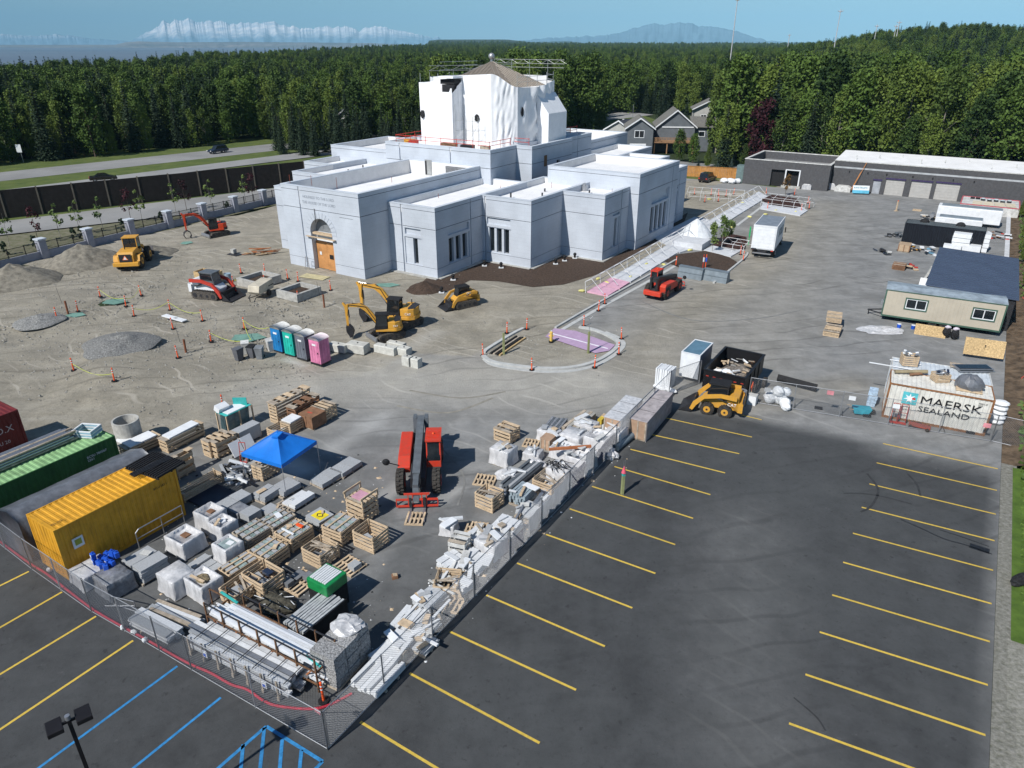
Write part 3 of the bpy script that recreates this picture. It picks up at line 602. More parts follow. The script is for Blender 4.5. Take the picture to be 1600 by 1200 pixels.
for z in (18.6, 19.2): sc.tube((1.1,29,z), (1.1,38.3,z), .03, ALU, 5); sc.tube((1.1,38.3,z), (-1,40.4,z), .03, ALU, 5)
for z in (20.0, 20.5, 21.0): sc.tube((-10,40.4,z), (1.6,40.4,z), .03, ALU, 5); sc.tube((-12.7,31,z-.25), (-12.7,40,z-.25), .03, ALU, 5)
for k in range(12): sc.tube((-10+k,40.4,20.5+(k%2)*.5), (-9+k,40.4,21-(k%2)*.5), .025, ALU, 4)
for z in (19.8, 20.4): sc.tube((-11,26.4,z), (-4.5,37,z), .03, ALU, 5)
for k in range(8): p = lambda q: (-11+.8*q, 26.4+1.3*q, 19.8+(q%2)*.6); sc.tube(p(k), p(k+1), .025, ALU, 4)
sc.build('scaffold_rails', T)
tw = MB()
for (x, y) in ((-5.5,24.5),(-5.5,26.3),(-4.3,25.2),(-2.4,25.2),(-3.3,25.2)): tw.tube((x,y,10.6), (x,y,14.6 if x > -5 else 16), .03, ALU, 5)
for z in (11.6, 12.8, 14.0): tw.tube((-5.5,24.5,z), (-5.5,26.3,z), .025, ALU, 4); tw.tube((-4.3,25.2,z), (-2.4,25.2,z), .025, ALU, 4)
tw.tube((-4.3,25.2,11), (-2.4,25.2,13.6), .02, ALU, 4); tw.tube((-5.5,24.5,12), (-4.3,25.2,13), .02, ALU, 4); tw.build('scaffold_tower', T)
for x, y, z in ((-3.4,26.35,14.3),(-10.5,24.05,14.6),(1.38,29.9,15.0)):
    h = MB().ball((x,y,z), .38, BLACK, 8, 6, (1,.25,1.3) if y < 28 else (.3,1,1.6), .2); h.build('torn_hole', T)
# red guard rail on the core roof
RR = mat('red_guard_rail', (.55,.05,.03), .5)
g = MB()
def rail(a, b, z=10.9, n=4):
    for zz in (z+.55, z+1.0): g.tube((*a,zz), (*b,zz), .035, RR, 5)
    for k in range(n+1): f = k/n; x, y = a[0]+(b[0]-a[0])*f, a[1]+(b[1]-a[1])*f; g.tube((x,y,z), (x,y,z+1.1), .035, RR, 5)
rail((-14.5,23.0), (.8,23.0), n=6); rail((.8,23), (.8,27.9), n=2); rail((.8,28.6), (3.2,28.6), n=1); rail((-14.5,23), (-14.5,29), n=3); rail((-16.8,28.2),(-14.8,28.2), 9.3, 1); rail((1,44),(1,46), n=1); rail((-14,43.9), (1,43.9), n=5)
g.build('guard_rail', T)['kind'] = 'stuff'
for (x, y, l, m_) in ((-13.2,24.3,1.4,YEL),(-12.3,24.0,1.0,OSB),(-11.8,23.4,1.2,RED),(-6,23.6,2.2,CARD),(-3,23.6,1.8,DSTEEL),(-.5,24,1.2,WOOD2)): bx(T, 'stored_material', m_, (x,y,10.95), (l,.7,.7), rz=.2)
# footing strip showing round the front corner
for a in ((.02,6.6,3.9,4.4),(6.45,6.95,4.4,13),(12.95,13.4,13.1,20.2),(6.5,13,12.7,13.1),(13.0,18.8,19.85,20.25),(18.4,18.8,20.3,27)): bx(T, 'footing', CONC, ((a[0]+a[1])/2,(a[2]+a[3])/2,.02), (a[1]-a[0],a[3]-a[2],.16))
# topsoil round the front right corner
soilp = px([(648,452),(672,430),(755,400),(880,392),(945,402),(1000,380),(1042,352),(1075,332),(1068,350),(1000,395),(960,418),(925,432),(880,445),(832,449),(780,440),(735,438),(700,455),(665,460)])
flatpoly('topsoil_bed', soilp, .035, M_SOIL)
def heap(name, u, v, r, h, m, label, cat='soil heap', seed=0, sq=1.0, rocks=0):
    x, y = P(u, v); mb = MB(); n, k = 40, 14; vs = [(0,0,h)]
    for j in range(1, k+1):
        for i in range(n):
            a = 2*pi*i/n; q = j/k; rr_ = r*q*(1+.22*noise.noise(Vector((cos(a)*1.3+seed, sin(a)*1.3, seed))))
            z = h*(1-q)**1.0*(1 if q > .15 else .97)+ (.10*r*noise.noise(Vector((cos(a)*rr_*1.2+seed, sin(a)*rr_*1.2, 3))) + .05*noise.noise(Vector((cos(a)*rr_*4+seed, sin(a)*rr_*4, 3)))) *(1-q)
            vs.append((rr_*cos(a), rr_*sin(a)*sq, max(z, 0) if j < k else -.05))
    fs = [(0, 1+i, 1+(i+1)%n) for i in range(n)]
    for j in range(k-1):
        for i in range(n): fs.append((1+j*n+i, 1+(j+1)*n+i, 1+(j+1)*n+(i+1)%n, 1+j*n+(i+1)%n))
    mb.add(vs, fs, m, True); o = mb.build(name, None, (x, y, max(ground_z(x,y)-.03, 0)), TH); tag(o, label, cat); return o
M_DIRTH = mat('heaped_soil', (.235,.215,.175), .98, .25, 1.8, bump=1.6)
heap('soil_heap', 662, 452, 1.9, .9, M_SOIL, 'dark brown topsoil heap at the front corner of the temple', seed=2)
heap('soil_heap', 130, 410, 4.6, 2.2, M_DIRTH, 'grey brown soil heap just left of the yellow wheel loader', seed=4)
heap('soil_heap', 24, 440, 4.4, 2.0, M_DIRTH, 'soil heap at the left edge of the photo beside the pillar fence', seed=6)
heap('soil_heap', 232, 395, 3.2, 1.0, M_DIRTH, 'low soil heap behind the yellow wheel loader', seed=8)
heap('gravel_heap', 190, 548, 3.0, .8, mat('crushed_gravel', (.27,.27,.26), .98, .4, 9, bump=1.6), 'low heap of grey crushed gravel among the cones on bare soil', 'gravel heap', seed=11)
heap('gravel_heap', 62, 506, 2.2, .55, MATS['crushed_gravel'], 'small low gravel heap near the left edge beside two cones', 'gravel heap', seed=13)
for (u, v, w_) in ((690,458,'right above the small dark soil heap'),(708,438,'at the inner corner'),(757,416,'left of the pair under three windows'),(783,419,'right of the pair under three windows'),(868,413,'at the foot of the plain middle corner'),(882,408,'in the recess between the two plain blocks'),(898,404,'nearest the right hand front block')):
    x, y = P(u, v); t = thing('drain_riser', 'black drain riser on a white pad '+w_, 'drain riser', (x,y), 0, .03, 'drain risers round the temple')
    bx(t, 'pad', WHITE, (0,0,.05), (.55,.45,.08)); MB().tube((0,0,.09), (0,0,.45), .13, BLACK, 10).ball((0,0,.5), .2, BLACK, 10, 6).build('pipe', t)
# ------------------------------------------------------------------ construction machines (local x = forward)
TRK = mat('muddy_track', (.09,.08,.07), .9, .35, 9, bump=.8); HOSE = BLACK; CHROME = mat('cylinder_rod', (.6,.6,.6), .25, .05, 3, .9)
ORG = mat('excavator_orange', (.66,.05,.012), .5, .1, 4, col2=(.46,.07,.03)); TELR = mat('telehandler_red', (.62,.04,.018), .5, .1, 4, col2=(.44,.06,.035)); GREYP = mat('machine_grey', (.11,.125,.14), .45, .15, 3)
def stadium(L, H, n=8):
    r = H/2; return [(L/2-r+r*cos(a), r+r*sin(a)) for a in np.linspace(-pi/2, pi/2, n)] + [(-L/2+r+r*cos(a), r+r*sin(a)) for a in np.linspace(pi/2, 3*pi/2, n)]
def track(parent, y, L, H, W, x=0):
    m = MB(); pr = [(a+x, b) for a, b in stadium(L, H)]; m.side(pr, y-W/2, y+W/2, TRK)
    t = m.build('track', parent); g = MB(); per = stadium(L+.07, H+.07); n = int((2*L+1)/.16)
    segs = []; tot = 0
    pts = per+[per[0]]
    for a, b in zip(pts, pts[1:]): l = hypot(b[0]-a[0], b[1]-a[1]); segs.append((tot, l, a, b)); tot += l
    for k in range(n):
        d = tot*k/n
        for s0, l, a, b in segs:
            if s0 <= d < s0+l: f = (d-s0)/l; px_, pz = a[0]+(b[0]-a[0])*f+x, a[1]+(b[1]-a[1])*f-.035; an = atan2(b[1]-a[1], b[0]-a[0]); g.cbox((px_, y, pz), (.05, W, .05), TRK, ry=-an); break
    g.build('grouser', t); w = MB()
    for k in range(4): xx = x-L/2+H/2+(L-H)*k/3; w.tube((xx, y-W/2-.02, H/2), (xx, y+W/2+.02, H/2), H*.28 if k in (0,3) else H*.18, DSTEEL, 12)
    w.build('roller', t); return t
def wheel(parent, c, r, w_, rim=None, lug=True, name='wheel', rr=.5):
    x, y, z = c; m = MB(); m.tube((x,y-w_/2*.82,z), (x,y+w_/2*.82,z), r, TYRE, 24); m.tube((x,y-w_/2,z), (x,y+w_/2,z), r*.9, TYRE, 24)
    if lug:
        for k in range(18):
            a = 2*pi*k/18
            for s in (-1, 1): m.cbox((x+(r+.02)*cos(a+s*.08), y+s*w_*.22, z+(r+.02)*sin(a+s*.08)), (.09*r/.6, w_*.42, .09), TYRE, ry=-a, rz=0)
    t = m.build(name, parent); h = MB(); h.tube((x,y-w_/2-.015,z), (x,y+w_/2+.015,z), r*rr, rim or DSTEEL, 16); h.tube((x,y-w_/2-.04,z), (x,y+w_/2+.04,z), r*.17, DSTEEL, 10); h.build('rim', t); return t
def cab(parent, x0, x1, y0, y1, z0, z1, fm, rake=.12, roof=None):
    f = MB(); p = .07
    for (x, y) in ((x0,y0),(x0,y1-p)): f.box(x, x+p, y, y+p, z0, z1, fm)
    for y in (y0, y1-p): f.side([(x1-p,z0),(x1,z0),(x1-rake,z1),(x1-rake-p,z1)], y, y+p, fm)
    f.box(x0, x1, y0, y1, z0-.05, z0+.35, fm); c = f.build('cab', parent)
    r = MB(); r.box(x0-.05, x1-rake+.12, y0-.04, y1+.04, z1, z1+.09, roof or fm); r.build('roof', c)
    g = MB(); g.side([(x0+.03,z0+.35),(x1-.04,z0+.35),(x1-rake-.04,z1-.01),(x0+.03,z1-.01)], y0+.03, y1-.03, GLASS); g.build('glass', c)
    return c
def bar(m, a, b, w_, h, mt):
    """box beam from a to b (in the x-z plane mostly)"""
    a, b = Vector(a), Vector(b); d = b-a; M = Matrix.Translation((a+b)/2) @ d.to_track_quat('X', 'Z').to_matrix().to_4x4(); m.box(-d.length/2, d.length/2, -w_/2, w_/2, -h/2, h/2, mt, M); return m
def arm_poly(name, parent, pts, wds, y0, y1, mt):
    """plated arm along pts (x,z) with varying depth wds"""
    up, dn = [], []
    for i, (x, z) in enumerate(pts):
        a = pts[max(0,i-1)]; b = pts[min(len(pts)-1,i+1)]; d = Vector((b[0]-a[0], b[1]-a[1])).normalized(); n_ = Vector((-d.y, d.x))*wds[i]/2; up.append((x+n_.x, z+n_.y)); dn.append((x-n_.x, z-n_.y))
    return MB().side(dn+up[::-1], y0, y1, mt).build(name, parent)
def ram(m, a, b, r=.06): a, b = Vector(a), Vector(b); c = a.lerp(b, .55); m.tube(a, c, r, DSTEEL, 8); m.tube(c, b, r*.55, CHROME, 8)
def excavator(label, xy, rz, col, trk_rz, s=1.0, z=0, cabm=None, bucket='bucket', reach=1.0, attach=None):
    t = thing('excavator', label, 'excavator', xy, rz, z); t.scale = (s,s,s)
    u = MB().box(-1.0, 1.0, -.5, .5, .35, .75, DSTEEL).tube((0,0,.7),(0,0,.95),.55,DSTEEL,16).build('undercarriage', t, rz=trk_rz)
    for y in (-.95, .95): track(u, y, 3.0, .72, .45)
    bl = MB().side([(1.75,.05),(1.85,.05),(1.95,.3),(1.85,.6),(1.75,.6)], -1.15, 1.15, STEEL).box(1.0,1.8,-.7,-.55,.3,.42,DSTEEL).box(1.0,1.8,.55,.7,.3,.42,DSTEEL).build('dozer_blade', u)
    b = MB(); b.prism([(1.05,-1.05),(1.05,1.0),(-.9,1.05),(-1.35,.75),(-1.5,0),(-1.35,-.75),(-.9,-1.1)], .95, 1.25, col); b.prism([(-.25,-1.08),(.9,-1.08),(.9,-.35),(-.25,-.2)], 1.25, 1.75, col)
    b.prism([(-.2,1.02),(-.92,1.03),(-1.38,.73),(-1.54,0),(-1.38,-.73),(-.92,-1.1),(-.2,-1.1)], 1.25, 1.95, col); hb_ = b.build('house', t, bevel=.04)
    MB().prism([(-.95,.9),(-1.4,.6),(-1.5,-.6),(-.95,-.95),(-.8,-.6),(-.8,.6)], 1.952, 1.99, DSTEEL).build('engine_cover', hb_); MB().tube((-.7,-.7,1.95),(-.7,-.7,2.35),.05,DSTEEL,8).build('exhaust', hb_)
    MB().prism([(-1.0,1.07),(-1.45,.78),(-1.62,0),(-1.45,-.78),(-1.0,-1.12),(-.95,-1.0),(-.95,1.0)], .98, 1.3, DSTEEL if col is ORG else col).build('counterweight', hb_)
    cab(t, -.15, 1.1, .12, 1.02, 1.25, 2.72, cabm or BLACK, .18)
    q = reach; P0, P1, P2, P3 = (.95,1.5), (2.0*q,3.05), (3.9*q,3.45), (3.95*q,1.25)
    arm_poly('boom', t, [P0,(1.5*q,2.45),P1,(2.6*q,3.45),P2], [.32,.42,.46,.4,.24], -.42, -.16, col)
    arm_poly('stick', t, [(4.25*q,3.75),(3.95*q,3.3),P3], [.18,.34,.2], -.40, -.18, col)
    r = MB(); ram(r, (1.05,-.29,1.35), (2.1*q,-.29,2.6), .07); ram(r, (2.3*q,-.29,3.55), (4.2*q,-.29,3.75), .06); ram(r, (3.75*q,-.29,3.0), (3.7*q,-.29,1.5), .05); r.path([(1.0,-.1,1.6),(2.0*q,-.1,3.3),(3.7*q,-.1,3.6),(3.85*q,-.12,2.4)], .03, HOSE, 5); r.build('hydraulic_ram', t)
    if bucket == 'bucket':
        m = MB(); pr = [(4.1*q,1.35),(3.75*q,1.3),(3.5*q,1.0),(3.35*q,.6),(3.45*q,.25),(3.75*q,.12),(3.7*q,.2),(3.5*q,.32),(3.43*q,.6),(3.58*q,.95),(3.8*q,1.2),(4.08*q,1.27)]; m.side(pr, -.75, .2, DSTEEL)
        for y in (-.76, .18): m.side([(4.1*q,1.35),(3.5*q,1.0),(3.35*q,.6),(3.45*q,.25),(3.75*q,.12),(4.1*q,.8)], y, y+.03, DSTEEL)
        for k in range(5): m.cbox((3.82*q,-.68+k*.2,.1), (.16,.08,.04), STEEL)
        m.build('bucket', t)
    else:
        m = MB()
        for y in (-.6,-.3,0): m.path([(3.9*q,y,1.2),(4.3*q,y,.9),(4.4*q,y,.45),(4.2*q,y,.08)], .05, DSTEEL, 6); m.path([(3.9*q,y,1.2),(3.5*q,y,.9),(3.4*q,y,.45),(3.6*q,y,.08)], .05, DSTEEL, 6)
        m.tube((3.95*q,-.7,1.2),(3.95*q,.1,1.2),.08,DSTEEL,8); m.tube((4.3*q,-.7,.9),(4.3*q,.1,.9),.05,DSTEEL,8); m.build('grapple', t)
    return t
def mid(*p): return (sum(a[0] for a in p)/len(p), sum(a[1] for a in p)/len(p))
def gz(xy): return ground_z(*xy)
CATW = mat('white_decal', (.8,.8,.8), .6); CATB = mat('black_decal', (.02,.02,.02), .6)
e = excavator('front yellow excavator, its small bucket resting near the blue portable toilet', P(606,528), ang((606,528),(552,530)), YEL, .55, .84, gz(P(606,528)))
text('CAT', .26, CATW, e, (-.95,1.09,1.55), (pi/2,0,pi), .01, align='CENTER')
e = excavator('larger yellow excavator standing behind the front one, boom arched to the left', P(630,510), ang((630,510),(572,505)), YEL, 1.2, 1.0, gz(P(630,510)))
text('CAT', .3, CATW, e, (-.95,1.10,1.55), (pi/2,0,pi), .01, align='CENTER')
excavator('orange red excavator with a black grapple by the pillar fence', P(340,368), ang((340,368),(287,374)), ORG, .35, .88, gz(P(340,368)), bucket='grapple', reach=1.05)
def tire_loader():
    xy = P(212,412); t = thing('wheel_loader', 'yellow wheel loader seen from behind between two soil heaps', 'wheel loader', xy, ang((203,415),(232,388)), gz(xy))
    b = MB(); b.side([(-2.9,.85),(-.4,.85),(-.4,1.9),(-.9,2.15),(-2.6,2.05),(-2.9,1.6)], -.85, .85, YEL); b.build('engine_hood', t, bevel=.06)
    g = MB().box(-2.97,-2.905,-.65,.65,1.0,1.85,DSTEEL).build('radiator_grille', t); MB().add([(-2.985,-.3,1.25),(-2.985,.3,1.25),(-2.985,0,1.75)], [(0,1,2)], mat('slow_triangle', (.85,.25,.1), .5)).add([(-2.99,-.17,1.3),(-2.99,.17,1.3),(-2.99,0,1.62)], [(0,1,2)], CATW).build('warning_triangle', g)
    MB().box(-3.25,-2.7,-1.35,1.35,.55,.98,YEL).build('counterweight', t, bevel=.05); MB().box(-2.6,2.2,-.55,.55,.6,.95,DSTEEL).build('frame', t)
    cab(t, -.5, .85, -.75, .75, 1.35, 3.1, YEL, .1)
    for x in (-1.75, 1.5):
        for y in (-1.1, 1.1): wheel(t, (x,y,.78), .78, .55, YEL)
    f = MB();
    for y in (-1.1, 1.1): f.side([(x*1.0-1.75, z) for x, z in ((-.95,1.0),(-.6,1.6),(.6,1.6),(.95,1.0),(.9,1.0),(.55,1.52),(-.55,1.52),(-.88,1.0))], y-.3, y+.3, YEL)
    f.build('mudguard', t)
    for y in (-.5, .5): arm_poly('lift_arm', t, [(.9,2.0),(2.0,1.6),(3.0,.7)], [.25,.4,.25], y-.08, y+.08, YEL)
    MB().side([(2.9,.1),(4.1,.05),(4.1,.12),(3.1,.25),(2.95,.8),(3.2,1.25),(3.1,1.28),(2.8,.8)], -1.35, 1.35, DSTEEL).build('bucket', t)
    MB().tube((-1.5,.3,2.1),(-1.5,.3,2.9),.06,DSTEEL,8).build('exhaust', t)
tire_loader()
def skid(label, name, xy, rz, col, low, tracked=True, z=0, txt=None, bk=True, s=1.0, cabc=None):
    t = thing(name, label, 'track loader' if tracked else 'skid steer', xy, rz, z); t.scale = (s,)*3
    b = MB(); b.side([(-1.5,.5),(1.0,.5),(1.15,.85),(.8,1.15),(-1.45,1.2)], -.58, .58, low); b.side([(-1.62,.55),(-1.4,.55),(-1.35,1.55),(-1.0,1.6),(-.6,1.35),(-.6,1.15),(-1.62,1.15)], -.8, .8, low if tracked and low is not YEL else col); b.build('body', t, bevel=.04)
    MB().box(-1.64,-1.58,-.6,.6,.8,1.4,DSTEEL).build('rear_grille', t)
    cab(t, -.6, .75, -.48, .48, 1.15, 2.1, cabc or BLACK, .15)
    for y in (-.86, .86):
        if tracked: track(t, y, 2.5, .72, .36)
        a = arm_poly('lift_arm', t, [(-1.25,1.55),(-.2,1.6),(.9,1.35),(1.45,.75),(1.65,.3)], [.28,.24,.26,.3,.22], y-.08-(.1 if y < 0 else -.1), y+.08-(.1 if y < 0 else -.1), col)
        if txt: text(txt, .3 if not tracked else .26, CATW, a, (-1.15, y*1.3 if abs(y*1.3) > 1.04 else y*1.3, .95) if 0 else (-.95, (-.815 if y < 0 else .815), 1.0) if not tracked else (-.2, (-1.05 if y < 0 else 1.05), 1.6), (pi/2,0,0 if y < 0 else pi), .01, align='CENTER')
    if not tracked:
        for x in (-.55, .62):
            for y in (-.75, .75): wheel(t, (x,y,.42), .42, .3, col, rr=.55)
    r = MB(); ram(r, (-1.1,-.7,1.0), (.3,-.75,1.35), .05); ram(r, (-1.1,.7,1.0), (.3,.75,1.35), .05); r.build('hydraulic_ram', t)
    if bk:
        m = MB(); m.side([(1.55,.75),(1.5,.35),(1.65,.04),(2.5,.02),(2.5,.06),(1.72,.1),(1.6,.4),(1.62,.74)], -.95, .95, DSTEEL)
        for y in (-.95,.92): m.side([(1.55,.75),(1.5,.35),(1.65,.04),(2.5,.02),(1.8,.6)], y, y+.03, DSTEEL)
        m.build('bucket', t)
    return t
xy = P(723,477); skid('yellow track loader alone on the soil below the topsoil bed', 'track_loader', xy, ang((740,472),(698,480)), YEL, YEL, z=gz(xy), txt='CAT', s=.92)
xy = P(333,463); skid('red and white track loader left of the concrete planter frames', 'track_loader', xy, ang((313,462),(365,468)), RED, WHITE, z=gz(xy), s=1.2, cabc=GREYP)
xy = P(1121,642); t = skid('yellow wheeled skid steer parked below the black dumpster trailer', 'skid_steer', xy, ang((1150,648),(1085,636)), YEL, YEL, tracked=False, txt='CAT', s=1.02)
def telehandler(label, xy, rz, z=0, boom_up=.0, s=1.0, forks=True, grey=GREYP):
    t = thing('telehandler', label, 'telehandler', xy, rz, z); t.scale = (s,)*3
    MB().box(-2.9,2.3,-.42,.42,.62,1.25,DSTEEL).build('chassis', t)
    for x in (-1.75, 1.65):
        for y in (-1.02, 1.02): wheel(t, (x,y,.68), .68, .48, RED)
    e_ = MB().side([(-2.4,.8),(1.0,.8),(1.05,1.2),(.35,1.55),(-2.2,1.75),(-2.5,1.5)], -1.22, -.5, TELR).build('engine_hood', t, bevel=.05); MB().box(-2.3,-1.0,-1.24,-1.222,.9,1.4,DSTEEL).build('vent_grille', e_)
    c_ = cab(t, -.95, .7, .42, 1.25, 1.0, 2.55, TELR, .25); 
    for k in range(5): bx(c_, 'guard_bar', TELR, (-.35+k*.16-.1, .83, 2.66), (.035,.72,.03))
    L0, L1 = Vector((-2.9,-.05,2.25)), Vector((2.35,-.05,1.42-boom_up*.3))
    bm = MB(); bar(bm, L0, L1, .42, .5, grey); b1 = bm.build('boom', t); b2 = MB(); bar(b2, L0.lerp(L1,.6)+Vector((0,0,0)), L1+(L1-L0).normalized()*.9, .30, .36, grey); b2.build('boom_section', b1)
    MB().side([(-2.9,.9),(-2.3,.9),(-2.5,2.5),(-3.05,2.5)], -.5, -.28, grey).side([(-2.9,.9),(-2.3,.9),(-2.5,2.5),(-3.05,2.5)], .18, .4, grey).build('boom_pivot', t)
    bar_ = MB(); bar(bar_, (3.0,-.05,1.3), (3.3,-.05,.45), .34, .4, grey); bar_.path([(2.2,.15,1.6),(3.0,.2,1.4),(3.3,.2,.8)], .04, HOSE, 5); ram(bar_, (2.4,-.05,1.2), (3.2,-.05,.7), .06); bar_.build('boom_head', t)
    MB().box(-3.2,-2.7,-1.0,1.0,.55,1.05,TELR).build('rear_counterweight', t, bevel=.05)
    cg = MB(); z0 = .12
    for z_ in (z0, z0+.42, z0+.78): cg.box(3.35,3.43,-1.15 if z_ < .8 else -.7,1.15 if z_ < .8 else .7,z_,z_+.10,TELR)
    for y in (-1.15,-.5,-.25,.25,.5,1.11): cg.box(3.36,3.42,y,y+.05,z0+.1,z0+.78 if abs(y) < .8 else z0+.42,TELR)
    cg.build('fork_carriage', t)
    if forks:
        for y in (-.42, .34): MB().box(3.44,3.52,y,y+.13,.06,.75,DSTEEL).box(3.52,4.75,y,y+.13,.06,.11,STEEL).build('fork', t)
    mr = MB().tube((1.0,-1.2,1.35),(1.35,-1.75,1.75),.03,DSTEEL,5).ball((1.35,-1.8,1.78),.22,BLACK,8,6,(.4,1,1)).build('mirror', t)
    MB().ball((-.2,.83,2.68),.07,ORANGE,8,6).build('beacon', t)
    return t
xy = P(658,742); telehandler('red telehandler in the yard facing the viewer with its forks at an empty pallet', xy, ang((660,700),(650,790)), 0, s=1.0)
xy = P(1036,458); telehandler('red telehandler with black boom parked beside the pale walkway', xy, ang((1016,468),(1066,436)), 0, s=.92, grey=mat('black_boom', (.03,.032,.035), .4))
# ---- vehicles
def box_truck():
    a, b = P(1170,402), P(1206,409); rz = ang((1206,405),(1236,360)); cr_ = P(1171,402); q_ = 1.1; xy = (cr_[0]+q_*(3.35*cos(rz)+1.2*sin(rz)), cr_[1]+q_*(3.35*sin(rz)-1.2*cos(rz))); t = thing('box_truck', 'white box truck with grey roof and dark lettering parked by the planting beds', 'truck', xy, rz, 0); t.scale = (q_,)*3
    w_ = 1.2; L0, L1 = -3.35, 2.35
    MB().box(L0, L1, -w_, w_, 1.0, 3.45, WHITE).build('cargo_box', t); c = bpy.context
    MB().box(L0+.03, L1-.03, -w_+.04, w_-.04, 3.452, 3.50, mat('grey_truck_roof', (.20,.23,.27), .5)).build('roof', t)
    f = MB()
    for y in (-w_-.02, w_-.06): f.box(L0-.02, L1+.02, y, y+.08, 3.40, 3.56, WHITE)
    f.box(L0-.03, L0+.05, -w_+.06, w_-.06, 3.40, 3.58, WHITE); f.build('roof_rail', t)
    d = MB().box(L0-.05, L0-.01, -w_+.1, w_-.1, 1.1, 3.3, WHITE).build('roller_door', t)
    for k in range(6): bx(d, 'door_slat', WHITE, (L0-.06, 0, 1.4+k*.35), (.02, 2*w_-.24, .015))
    bx(t, 'tail_light', RED, (L0-.03, 1.0, .95), (.06,.25,.12)); bx(t, 'tail_light', RED, (L0-.03, -1.0, .95), (.06,.25,.12)); bx(t, 'bumper', STEEL, (L0-.15, 0, .62), (.15,1.9,.12)); bx(t, 'chassis', DSTEEL, (.2,0,.8), (6.9,.9,.25)); bx(t, 'tail_step', DSTEEL, (L0-.12,.9,1.02), (.3,.5,.08))
    cb = MB().side([(L1+.08,.65),(L1+2.2,.65),(L1+2.25,1.25),(L1+1.35,1.45),(L1+.95,2.3),(L1+.08,2.35)], -.98, .98, WHITE).build('cab', t, bevel=.06)
    MB().side([(L1+1.38,1.5),(L1+1.42,1.5),(L1+1.02,2.2),(L1+.98,2.2)], -.85, .85, GLASS).build('windscreen', cb)
    for y in (-.985, .965): MB().side([(L1+.4,1.5),(L1+1.15,1.5),(L1+.85,2.15),(L1+.4,2.15)], y, y+.02, GLASS).build('side_window', cb); MB().box(L1+1.2,L1+1.3,y*1.3-.05,y*1.3+.05,1.5,2.1,BLACK).build('mirror', cb)
    for x in (-1.9, L1+1.35):
        for y in (-.95, .95): wheel(t, (x,y,.46), .46, .28 if x > 0 else .5, WHITE, lug=False)
    text('SOLD', 1.35, mat('dark_print', (.10,.16,.17), .6), t, (.2, -w_-.012, 2.4), (pi/2,0,0), .006, align='CENTER', sx=.9)
box_truck()
def car(label, xy, rz, col, suv=True, z=0, name='parked_car'):
    t = thing(name, label, 'car', xy, rz, z); h = 1.72 if suv else 1.45
    b = MB(); b.side([(-2.3,.4),(2.25,.38),(2.3,.75),(1.2,1.02),(-2.25,1.05),(-2.35,.7)], -.9, .9, col); b.build('body', t, bevel=.1)
    g = MB().side([(-2.2 if suv else -1.5,1.0),(1.1,1.0),(.45,h-.04),(-1.9 if suv else -.9,h-.06)], -.76, .76, GLASS).build('greenhouse', t, bevel=.06)
    MB().box(-1.85 if suv else -.85,.35,-.74,.74,h-.06,h,col).build('roof', g)
    for x in (-1.45, 1.4):
        for y in (-.82, .82): wheel(t, (x,y,.35), .35, .22, STEEL, lug=False)
    for y in (-.7, .7): bx(t, 'headlight', CATW, (2.27,y,.72), (.08,.3,.14)); bx(t, 'tail_light', RED, (-2.34,y,.85), (.06,.25,.2))
    return t
NAVY = mat('dark_blue_paint', (.02,.03,.06), .25, .1, 3, coat=.6); BLKC = mat('black_car_paint', (.02,.015,.018), .2, .1, 3, coat=.8)
car('dark blue grey car driving on the far carriageway', P(341,239), ang((341,238),(325,240)), NAVY, True, -.03, 'car'); car('black car half hidden behind the dark sound wall', P(163,283), ang((163,283),(190,281)), BLKC, False, -.03, 'car')
car('black hatchback parked in front of the orange board fence', P(1105,284), ang((1100,285),(1125,276)), BLKC, True, .02)
# small beige towed light tower / trailer between planter frames
xy = P(409,462); t = thing('generator_trailer', 'small beige towed generator between the two concrete planter frames', 'generator', xy, ang((420,455),(392,470)), gz(xy)); BEI = mat('beige_paint', (.55,.50,.40), .5)
MB().side([(-1.3,.5),(1.1,.5),(1.3,.75),(1.1,1.35),(-1.3,1.5)], -.65, .65, BEI).build('housing', t, bevel=.04); MB().box(-1.31,-.4,-.66,.66,.9,1.0,DSTEEL).build('vent', t)
for y in (-.75, .75): wheel(t, (-.2,y,.33), .33, .2, lug=False)
MB().path([(1.2,-.4,.45),(2.2,0,.42),(1.2,.4,.45)], .04, DSTEEL, 5).tube((2.0,0,.42),(2.0,0,0),.04,DSTEEL,6).build('drawbar', t)
# ------------------------------------------------------------------ garages, houses, containers, trailers, fences
def stthing(name, label, cat, s, t, z=0, rz=0, group=None): return thing(name, label, cat, st(s,t), TH+rz, z, group)
DK = mat('dark_split_block', (.085,.085,.09), .9, .12, 3, bump=.4); DOORM = mat('beige_roller_door', (.42,.41,.39), .6, .06, 2); BAND = mat('pale_band', (.42,.44,.46), .7, .12, 1)
g1 = stthing('flat_roofed_block', 'small dark block building with open doorways left of the long garages', 'building', 17.15, 80.6)
w_ = MB(); L_, D_, H_ = 14.6, 12.5, 4.3
wallgrid(w_, (0,0), (1,0), (0,-1), L_, H_, DK, [(4.9,7.2,0,2.9,.5,BLACK),(7.35,9.8,0,2.95,.9,BLACK)]); wallgrid(w_, (L_,0), (0,1), (1,0), D_, H_, DK); wallgrid(w_, (L_,D_), (-1,0), (0,1), L_, H_, DK); wallgrid(w_, (0,D_), (0,-1), (-1,0), D_, H_, DK); w_.build('wall', g1)
c = MB()
for a in ((-.05,L_+.05,-.05,.4),(-.05,L_+.05,D_-.4,D_+.05),(-.05,.4,.4,D_-.4),(L_-.4,L_+.05,.4,D_-.4)): c.box(*a, H_+.002, H_+.1, WHITED)
